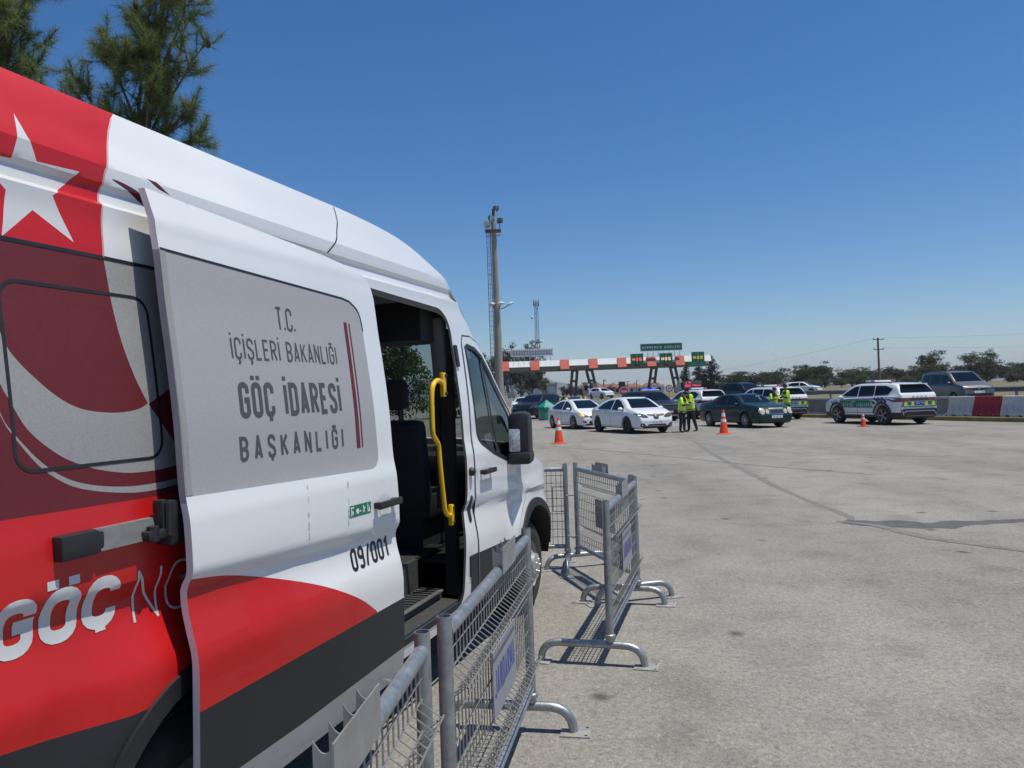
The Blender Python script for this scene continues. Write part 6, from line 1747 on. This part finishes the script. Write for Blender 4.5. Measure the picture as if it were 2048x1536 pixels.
# ------------------------------------------------------------------ trees
BARK = mat('bark', (.12, .09, .065), .9, var=.3, scale=6, bump=.4)
def leafm(name, a, b_, tr=.25):
    m = bpy.data.materials.new(name); m.use_nodes = True; n = m.node_tree.nodes; l = m.node_tree.links; p = n['Principled BSDF']
    p.inputs['Roughness'].default_value = .6; p.inputs['Specular IOR Level'].default_value = .25
    oi = n.new('ShaderNodeNewGeometry'); rp = n.new('ShaderNodeValToRGB')
    rp.color_ramp.elements[0].color = (*a, 1); rp.color_ramp.elements[1].color = (*b_, 1)
    l.new(oi.outputs['Random Per Island'], rp.inputs[0]); l.new(rp.outputs[0], p.inputs['Base Color'])
    t = n.new('ShaderNodeBsdfTranslucent'); l.new(rp.outputs[0], t.inputs[0])
    mx = n.new('ShaderNodeMixShader'); mx.inputs[0].default_value = tr
    l.new(p.outputs[0], mx.inputs[1]); l.new(t.outputs[0], mx.inputs[2]); l.new(mx.outputs[0], n['Material Output'].inputs[0])
    return m
LF_OLIVE = leafm('olive_leaves', (.030, .042, .018), (.115, .12, .055)); LF_DARK = leafm('dark_leaves', (.016, .030, .014), (.062, .085, .040)); LF_MID = leafm('mid_leaves', (.026, .050, .016), (.10, .14, .05))
LF_CYP = leafm('conifer_leaves', (.007, .015, .008), (.028, .042, .020))
def leaf_cloud(lobes, n, size, seed, shell=.35):
    rnd = random.Random(seed); V = []; F = []
    tot = sum(r[0] * r[1] * r[2] for _, r in lobes)
    for c, r in lobes:
        m = int(n * (r[0] * r[1] * r[2]) ** .72 / sum((q[0] * q[1] * q[2]) ** .72 for _, q in lobes))
        ncl = max(5, m // 16)
        for _ in range(ncl):
            while True:
                u = Vector((rnd.uniform(-1, 1), rnd.uniform(-1, 1), rnd.uniform(-1, 1)))
                if shell < u.length < 1: break
            cc = Vector((c[0] + u.x * r[0], c[1] + u.y * r[1], c[2] + u.z * r[2]))
            for _ in range(16):
                p = cc + Vector((rnd.gauss(0, 1), rnd.gauss(0, 1), rnd.gauss(0, .7))) * size * 1.25
                a = Vector((rnd.gauss(0, 1), rnd.gauss(0, 1), rnd.gauss(0, .8))).normalized(); b_ = a.cross(Vector((rnd.gauss(0, 1), rnd.gauss(0, 1), rnd.gauss(0, 1)))).normalized()
                s = size * rnd.uniform(.5, 1.1); k = len(V)
                V += [p - a * s, p + b_ * s * .45, p + a * s, p - b_ * s * .45]; F.append((k, k + 1, k + 2, k + 3))
    return V, F
def tree_mesh(kind, seed):
    rnd = random.Random(seed); L = []
    if kind == 'broad':
        for i in range(11):
            a = rnd.uniform(0, 6.28); d = rnd.uniform(0, .36); z = rnd.uniform(.36, .88)
            L.append(((math.cos(a) * d, math.sin(a) * d, z), (rnd.uniform(.14, .24), rnd.uniform(.14, .24), rnd.uniform(.09, .15))))
        L.append(((0, 0, .36), (.32, .32, .32)))
        for i in range(12):
            a = rnd.uniform(0, 6.28); d = rnd.uniform(.2, .5); L.append(((math.cos(a) * d, math.sin(a) * d, rnd.uniform(.2, .98) - d * .3), (rnd.uniform(.05, .10),) * 3))
        n, s, sh = 6500, .027, .3
    elif kind == 'round':
        for i in range(9):
            a = rnd.uniform(0, 6.28); d = rnd.uniform(.1, .30); z = rnd.uniform(.30, .84)
            L.append(((math.cos(a) * d, math.sin(a) * d, z), (rnd.uniform(.14, .22),) * 2 + (rnd.uniform(.11, .17),)))
        L.append(((0, 0, .38), (.33, .33, .36)))
        for i in range(14):
            a = rnd.uniform(0, 6.28); d = rnd.uniform(.2, .5); L.append(((math.cos(a) * d, math.sin(a) * d, rnd.uniform(.2, .98) - d * .2), (rnd.uniform(.05, .11),) * 3))
        n, s, sh = 7500, .024, .35
    elif kind == 'flat':
        for i in range(10):
            a = rnd.uniform(0, 6.28); d = rnd.uniform(.05, .42); z = rnd.uniform(.5, .92) - d * .35
            L.append(((math.cos(a) * d, math.sin(a) * d, z), (rnd.uniform(.10, .2), rnd.uniform(.10, .2), rnd.uniform(.04, .075))))
        L.append(((0, 0, .30), (.36, .36, .28)))
        for i in range(12):
            a = rnd.uniform(0, 6.28); d = rnd.uniform(.25, .6); L.append(((math.cos(a) * d, math.sin(a) * d, rnd.uniform(.15, .8)), (rnd.uniform(.06, .13), rnd.uniform(.06, .13), rnd.uniform(.03, .07))))
        n, s, sh = 6000, .026, .3
    elif kind == 'conifer':
        for i in range(16):
            z = .06 + .9 * i / 15; rr = .30 * (1 - (i / 15) ** 1.5) + .012
            for q in range(3 if rr > .08 else 1):
                a = rnd.uniform(0, 6.28); L.append(((math.cos(a) * rr * .45, math.sin(a) * rr * .45, z), (rr * .75, rr * .75, .055)))
        n, s, sh = 9000, .020, .1
    elif kind == 'bush':
        for i in range(7):
            a = rnd.uniform(0, 6.28); d = rnd.uniform(0, .4); L.append(((math.cos(a) * d, math.sin(a) * d, rnd.uniform(.25, .7)), (rnd.uniform(.2, .3), rnd.uniform(.2, .3), rnd.uniform(.16, .26))))
        for i in range(12):
            a = rnd.uniform(0, 6.28); d = rnd.uniform(.1, .6); L.append(((math.cos(a) * d, math.sin(a) * d, rnd.uniform(.5, 1.0) - d * .3), (rnd.uniform(.05, .12),) * 3))
        n, s, sh = 4000, .042, .2
    return L, leaf_cloud(L, n, s, seed + 5, sh)
TREE = {}
def tree(name, label, kind, leaf, x, y, h, w_=1., group=None, seed=1, rz=None, cat='tree'):
    key = (kind, seed, leaf.name)
    if key not in TREE:
        L, (V, F) = tree_mesh(kind, seed)
        me = bpy.data.meshes.new('crown'); me.from_pydata([tuple(v) for v in V], [], F); me.materials.append(leaf)
        b = MB(); rnd = random.Random(seed)
        top_ = .62 if kind != 'conifer' else .9
        b.tube([(0, 0, -.02), (.01, 0, .2), (-.01, .01, .4), (0, 0, top_)], [.032, .026, .02, .006], 8)
        for c, r_ in L[:7]:
            z0 = max(.12, c[2] - .28); b.tube([(0, 0, z0), (c[0] * .5, c[1] * .5, z0 + (c[2] - z0) * .55), c], [.012, .009, .004], 5)
        t = b.build('trunk', BARK); tm = t.data; bpy.data.objects.remove(t)
        TREE[key] = (me, tm)
    me, tm = TREE[key]
    r = thing(name, label, cat, P(x, y), rz if rz is not None else random.uniform(0, 6.28), group)
    r.scale = (h * w_, h * w_, h)
    c = link(bpy.data.objects.new('crown', me), r); t = link(bpy.data.objects.new('trunk', tm), r)
    return r
GT = 'trees along the far side of the highway'
row = [(42.5, 5.2, 'flat', 1.3), (47.2, 4.6, 'broad', 1.5), (51.3, 5.2, 'flat', 1.2), (55.2, 5.2, 'broad', 1.35), (58.9, 7.3, 'flat', 1.1), (62.6, 5.6, 'broad', 1.5), (66, 5.0, 'flat', 1.6), (70.5, 4.8, 'broad', 1.7), (74.5, 4.3, 'bush', 1.6), (78, 5.0, 'round', 1.5), (83.2, 8.0, 'round', 1.15), (88.3, 7.4, 'round', 1.15), (91.8, 5.6, 'round', 1.2), (94.2, 5.7, 'broad', 1.3), (97, 5.2, 'flat', 1.4), (100.5, 4.6, 'bush', 1.5), (104, 5.4, 'broad', 1.4), (108, 5.2, 'round', 1.4)]
lbl = ['low flat-topped tree just right of the dark conifers', 'low spreading tree above the dark SUV on the highway', 'small tree with an open crown left of the officers by the dark green sedan', 'spreading tree behind the officers by the dark green sedan', 'tallest flat-topped tree in the row, left of the power pole',
       'dense tree right of the tallest flat-topped tree', 'wide flat crown above the concrete wall', 'broad low tree beneath the power pole', 'low bush right of the power pole', 'feathery small tree above the parked patrol SUV', 'big round tree behind the grey people carrier, left of its twin',
       'big round tree above the bonnet of the grey people carrier', 'slim tree just right of the two big round trees', 'dark tree with an uneven top near the picture edge', 'flat-topped tree close to the right picture edge', 'low olive bush by the guard rail near the picture edge', 'tree at the right edge of the picture', 'tree just past the right edge of the picture']
for i, ((x, h, kd, w_), lb_) in enumerate(zip(row, lbl)):
    tree('broadleaf_tree', lb_, kd, (LF_MID, LF_DARK, LF_OLIVE)[(i * 7) % 3] if kd != 'round' else LF_OLIVE, x, 150 + (i * 37 % 11) - 5, h - zg(x, 150) + .4, w_, GT, 11 + i % 3)
for i, (x, y, h, w_) in enumerate(((47, 161, 5.0, 2.6), (55.5, 163, 5.4, 2.4), (63.5, 162, 5.4, 2.5), (72, 163, 5.0, 2.7), (80.5, 162, 5.2, 2.5), (88.5, 163, 5.6, 2.4), (97, 162, 5.4, 2.5), (105, 163, 5.2, 2.6))):
    tree('broadleaf_tree', ['dim bushy tree in the back row above the dark highway SUV', 'dim bushy tree in the back row behind the tallest flat-topped tree', 'dim bushy tree in the back row over the concrete wall', 'dim bushy tree in the back row behind the power pole', 'dim bushy tree in the back row over the parked patrol SUV', 'dim bushy tree in the back row between the two big round trees', 'dim bushy tree in the back row near the right picture edge', 'dim bushy tree in the back row past the right picture edge'][i], 'bush', LF_DARK, x, y, h - 1.1, w_ * .8, 'back row of trees beyond the highway', 31 + i % 2)
tree('conifer_tree', 'narrow dark conifer left of the broad one behind the gantry end', 'conifer', LF_CYP, 34.4, 152, 6.0, .95, 'dark conifers behind the gantry', 41)
tree('conifer_tree', 'broad dark conifer rising to a point behind the right end of the gantry', 'conifer', LF_CYP, 38.9, 150, 7.0, 1.35, 'dark conifers behind the gantry', 42)
tree('conifer_tree', 'dark conifer merging with the left flank of the broad pointed one', 'conifer', LF_CYP, 36.7, 151, 5.8, 1.3, 'dark conifers behind the gantry', 43)
GE = 'big trees behind the floodlight pole'
for i, (x, y, h, w_, lb_) in enumerate(((2.0, 176, 14.6, .75, 'big eucalyptus with the highest crown just right of the floodlight pole'), (-3.6, 174, 13.0, .8, 'big dark tree directly behind the floodlight pole'), (5.6, 178, 11.5, .62, 'big tree with a yellowish crown below the lattice mast'), (-8, 172, 12.5, .8, 'big tree half hidden by the cab of the minibus'), (4.4, 168, 7.0, .95, 'lower bushy tree under the gantry beside the mast'), (8.2, 182, 5.4, 1., 'small tree at the right end of the big tree group'))):
    tree('eucalyptus_tree', lb_, 'round' if i in (0, 1, 3) else 'broad', LF_OLIVE if i in (0, 2) else LF_DARK, x, y, h - zg(x, y), w_, GE, 51 + i)
for i, (x, y, h, w_) in enumerate(((-5.0, 66, 5.5, 1.2), (-9.0, 62, 8.0, .95), (-13.5, 58, 8.2, .95), (-18.5, 56, 8.6, .95), (-23.5, 54, 8.0, 1.), (-28.5, 50, 8.2, 1.))):
    tree('roadside_tree', ['green roadside tree seen through the front door window of the minibus', 'green roadside tree seen through the windscreen past the grab rail', 'green roadside tree seen through the minibus beside its headrest', 'green roadside tree hidden mostly by the minibus cab', 'green roadside tree hidden mostly by the sliding door', 'green roadside tree hidden mostly by the rear quarter'][i], 'round', LF_MID, x, y, h, w_, 'roadside trees on the far side of the minibus', 61 + i % 2)
for i, (x, y, h) in enumerate(((13.5, 190, 3.0), (22, 250, 3.4), (26, 205, 2.6))):
    tree('shrub', ['dark shrub under the gantry left of the striped marker post', 'shrub in front of the far red roofs', 'green shrub right of the white lamp box'][i], 'bush', LF_DARK, x, y, h, 1.1, 'shrubs near the toll lanes', 71, cat='shrub')

for i, (x, y, h) in enumerate(((50, 128, 1.7), (56, 131, 1.5), (61, 127, 1.9), (67.5, 131, 1.6), (73, 128, 1.8), (78.5, 131, 1.5), (84, 128, 1.9), (90, 131, 1.7), (95.5, 127, 2.0), (101, 130, 1.7))):
    tree('shrub', 'low olive shrub on the dry verge beyond the guard rail', 'bush', (LF_OLIVE, LF_MID)[i % 2], x, y, h, 1.9, 'low shrubs on the dry verge beyond the guard rail', 71 + i % 2, cat='shrub')
for i, (x, y, h) in enumerate(((9.2, 210, 4.2), (12.6, 225, 5.0), (20.5, 215, 4.0), (27.5, 230, 5.4), (33, 220, 4.6), (38, 235, 5.0), (24.4, 205, 4.8))):
    r = thing('thin_post', 'thin grey post standing far off beyond the toll gantry', 'post', P(x, y), 0, 'thin posts beyond the toll gantry')
    b = MB(); b.tube([(0, 0, 0), (0, 0, h - 1.1)], .10, 6); b.box((.25, 0, h - 1.1), (.7, .2, .15)); b.build('post', [DARKST], r)

# pine beside the minibus: limbs with needle tufts
NEED = leafm('pine_needles', (.048, .086, .030), (.25, .29, .10), .45)
def pine(label, base, trunk, limbs, seed, extra=16, zr=(3.5, 5.9)):
    rnd = random.Random(seed)
    r = thing('pine_tree', label, 'pine tree', (base[0], base[1], zg(base[0], base[1])), 0, 'pine trees behind the minibus')
    B = Vector((base[0], base[1], zg(base[0], base[1]))); b = MB(); b.tube([Vector(p) - B for p in trunk], [.11 * (1 - .85 * i / (len(trunk) - 1)) for i in range(len(trunk))], 9)
    NV = []; NF = []; cones_ = MB()
    def tuft(p, d, n=46, ln=.135):
        for _ in range(n):
            q = (d * rnd.uniform(.25, 1.0) + Vector((rnd.gauss(0, 1), rnd.gauss(0, 1), rnd.gauss(0, 1))) * .52).normalized()
            o = p - d * rnd.uniform(0, .14); e = o + q * ln * rnd.uniform(.7, 1.15)
            s = q.cross(Vector((rnd.gauss(0, 1), rnd.gauss(0, 1), rnd.gauss(0, 1)))).normalized() * .0022
            k = len(NV); NV.extend([o - s, o + s, e + Vector((0, 0, -.008))]); NF.append((k, k + 1, k + 2))
    def branch(P_, r0, depth):
        P_ = [Vector(p) for p in P_]
        S_ = [Vector(q) for q in smoothp([tuple(p) for p in P_], 5, False)]
        b.tube([p - B for p in S_], [r0 * (1 - .75 * i / (len(S_) - 1)) for i in range(len(S_))], 6)
        tot = sum((S_[i + 1] - S_[i]).length for i in range(len(S_) - 1))
        if depth == 0:
            for i in range(1, len(S_)):
                d = (S_[i] - S_[i - 1]).normalized()
                
                if i % 2 == 0 or i == len(S_) - 1: tuft(S_[i] - B, d, 16 if i < len(S_) - 1 else 60)
            return
        m = max(3, int(tot / .17))
        for k in range(m):
            t = .22 + .78 * (k + rnd.random() * .6) / m; i = min(len(S_) - 2, int(t * (len(S_) - 1))); p = S_[i].lerp(S_[i + 1], t * (len(S_) - 1) - i)
            d = (S_[i + 1] - S_[i]).normalized(); u = Vector((rnd.gauss(0, 1), rnd.gauss(0, 1), rnd.gauss(.25, .8))).normalized()
            ln = (.36 if depth > 1 else .26) * rnd.uniform(.6, 1.2) * (1.15 - .5 * t)
            dd = (d * .75 + u * .8).normalized(); e = p + dd * ln + Vector((0, 0, .05 * ln))
            branch([p, p.lerp(e, .5) - Vector((0, 0, .02)), e], .008 if depth > 1 else .005, depth - 1)
            if rnd.random() < .05: cones_.ell(p + dd * .08 - B, (.028, .028, .045), 8, 6)
        tuft(S_[-1] - B, (S_[-1] - S_[-2]).normalized(), 80)
    for l in limbs: branch(l, .022, 2)
    for k in range(extra):
        z = rnd.uniform(zr[0], zr[1]); i = 0
        while i < len(trunk) - 2 and trunk[i + 1][2] < z: i += 1
        t = (z - trunk[i][2]) / (trunk[i + 1][2] - trunk[i][2]); p = Vector(trunk[i]).lerp(Vector(trunk[i + 1]), t)
        a = rnd.uniform(0, 6.28); ln = (1.0 - .72 * (z - zr[0]) / (zr[1] - zr[0])) * rnd.uniform(.45, .85)
        e = p + Vector((math.cos(a) * ln, math.sin(a) * ln, ln * rnd.uniform(.25, .7)))
        branch([p, p.lerp(e, .5) + Vector((0, 0, -.05)), e], .014, 2)
    b.build('trunk', BARK, r)
    me = bpy.data.meshes.new('needles'); me.from_pydata([tuple(v) for v in NV], [], NF); me.materials.append(NEED); link(bpy.data.objects.new('needles', me), r)
    if cones_.v: cones_.build('pine_cones', [mat('pine_cone', (.07, .040, .022), .9, var=.3, scale=60)], r)
    return r
pine('pine tree reaching over the roof of the minibus with its leading shoot up high', (-4.15, 8.3), [(-4.15, 8.3, 0), (-4.12, 8.3, 2.2), (-4.0, 8.25, 3.8), (-3.8, 8.15, 4.8), (-3.6, 8.05, 5.6), (-3.46, 8., 6.4)],
     [[(-3.80, 8.15, 4.8), (-3.6, 8., 5.3), (-3.47, 8., 5.9), (-3.42, 8., 6.35)], [(-3.75, 8.1, 5.0), (-3.45, 7.9, 5.35), (-3.28, 7.9, 5.75), (-3.27, 7.9, 5.95)],
      [(-3.9, 8.2, 4.4), (-3.6, 8.0, 4.75), (-3.3, 7.9, 5.1), (-3.16, 7.85, 5.3)], [(-4.0, 8.2, 4.0), (-3.7, 8.0, 4.35), (-3.4, 7.9, 4.62), (-3.24, 7.85, 4.76)],
      [(-4.0, 8.2, 3.9), (-3.7, 8.1, 4.2), (-3.4, 7.95, 4.42), (-3.22, 7.9, 4.45)], [(-4.0, 8.25, 4.2), (-3.9, 8.1, 4.7), (-4.0, 8., 5.15), (-4.08, 8., 5.4)],
      [(-4.0, 8.25, 4.2), (-4.2, 8.2, 4.6), (-4.35, 8.1, 4.95), (-4.45, 8.1, 5.2)], [(-4.0, 8.25, 4.1), (-4.3, 8.2, 4.5), (-4.55, 8.2, 4.85), (-4.72, 8.2, 5.1)], [(-3.95, 8.2, 4.5), (-3.8, 8.0, 4.9), (-3.75, 8., 5.3), (-3.72, 8., 5.5)],
      [(-4.0, 8.2, 3.7), (-3.7, 8.3, 3.95), (-3.4, 8.3, 4.15), (-3.32, 8.3, 4.25)], [(-3.9, 8.2, 4.3), (-3.7, 7.9, 4.5), (-3.6, 7.8, 4.85), (-3.5, 7.8, 5.05)]], 5)
pine('pine tree with its crown cut off by the top left picture corner', (-5.9, 8.6), [(-5.9, 8.6, 0), (-5.85, 8.6, 2.5), (-5.7, 8.5, 4.5), (-5.6, 8.4, 6.0), (-5.55, 8.4, 7.2)],
     [[(-5.7, 8.5, 4.6), (-5.5, 8.4, 5.2), (-5.3, 8.3, 5.8), (-5.15, 8.3, 6.25)], [(-5.7, 8.5, 4.4), (-5.45, 8.4, 4.85), (-5.25, 8.3, 5.2), (-5.05, 8.3, 5.45)], [(-5.65, 8.5, 5.2), (-5.4, 8.3, 5.7), (-5.2, 8.3, 6.1), (-5.0, 8.3, 6.3)],
      [(-5.7, 8.5, 4.5), (-5.6, 8.3, 5.2), (-5.5, 8.2, 5.7), (-5.45, 8.2, 6.2)], [(-5.65, 8.5, 5.0), (-5.8, 8.3, 5.6), (-5.9, 8.2, 6.2), (-6.0, 8.2, 6.5)], [(-5.7, 8.5, 4.2), (-5.4, 8.4, 4.5), (-5.15, 8.3, 4.9), (-4.98, 8.3, 5.1)]], 9, 14, (4.0, 6.8))


# ------------------------------------------------------------------ hills
HILL = mat('hill_scrub', (.085, .085, .055), .95, var=.25, scale=.01)
def ridge(label, y, pts, depth):
    V = []; F = []; c = Curve1(*zip(*pts)); xs = [pts[0][0] + (pts[-1][0] - pts[0][0]) * i / 120 for i in range(121)]; rnd = random.Random(int(y)); w_ = 0.
    rows = [0, .25, .5, .75, 1., 1.4]
    for i, x in enumerate(xs):
        w_ = .7 * w_ + .3 * rnd.uniform(-1, 1)
        for q in rows:
            z = c(x) * (1 - (1 - min(q, 1)) ** 1.6 if q <= 1 else 1 - (q - 1)) * (1 + .03 * w_ * q) + 1.0
            V.append((x, y + depth * (q - 1), z - (2 if q == 0 else 0)))
    n = len(rows)
    for i in range(120):
        for k in range(n - 1): F.append((i * n + k, (i + 1) * n + k, (i + 1) * n + k + 1, i * n + k + 1))
    tag(mesh('hill', V, F, HILL, None, True, None, 80), kind='structure')
ridge('far ridge', 3400, [(-1500, 20), (-700, 60), (-200, 100), (60, 90), (150, 78), (200, 60), (245, 52), (300, 26), (380, 14), (600, 8)], 700)
ridge('far ridge', 4300, [(200, 5), (900, 30), (1600, 48), (2200, 62), (2700, 80), (3400, 60), (4200, 20)], 600)

# ------------------------------------------------------------------ air between the camera and the hills
hm = bpy.data.materials.new('haze'); hm.use_nodes = True
n_ = hm.node_tree.nodes; n_.remove(n_['Principled BSDF'])
pv = n_.new('ShaderNodeVolumePrincipled')
pv.inputs['Color'].default_value = (.80, .84, .98, 1); pv.inputs['Density'].default_value = .00022; pv.inputs['Anisotropy'].default_value = .3
hm.node_tree.links.new(pv.outputs[0], n_['Material Output'].inputs['Volume'])
hv = MB(); hv.box((0, 1600, 60), (9000, 6400, 130))
tag(hv.build('haze', hm, smooth=False), kind='stuff')
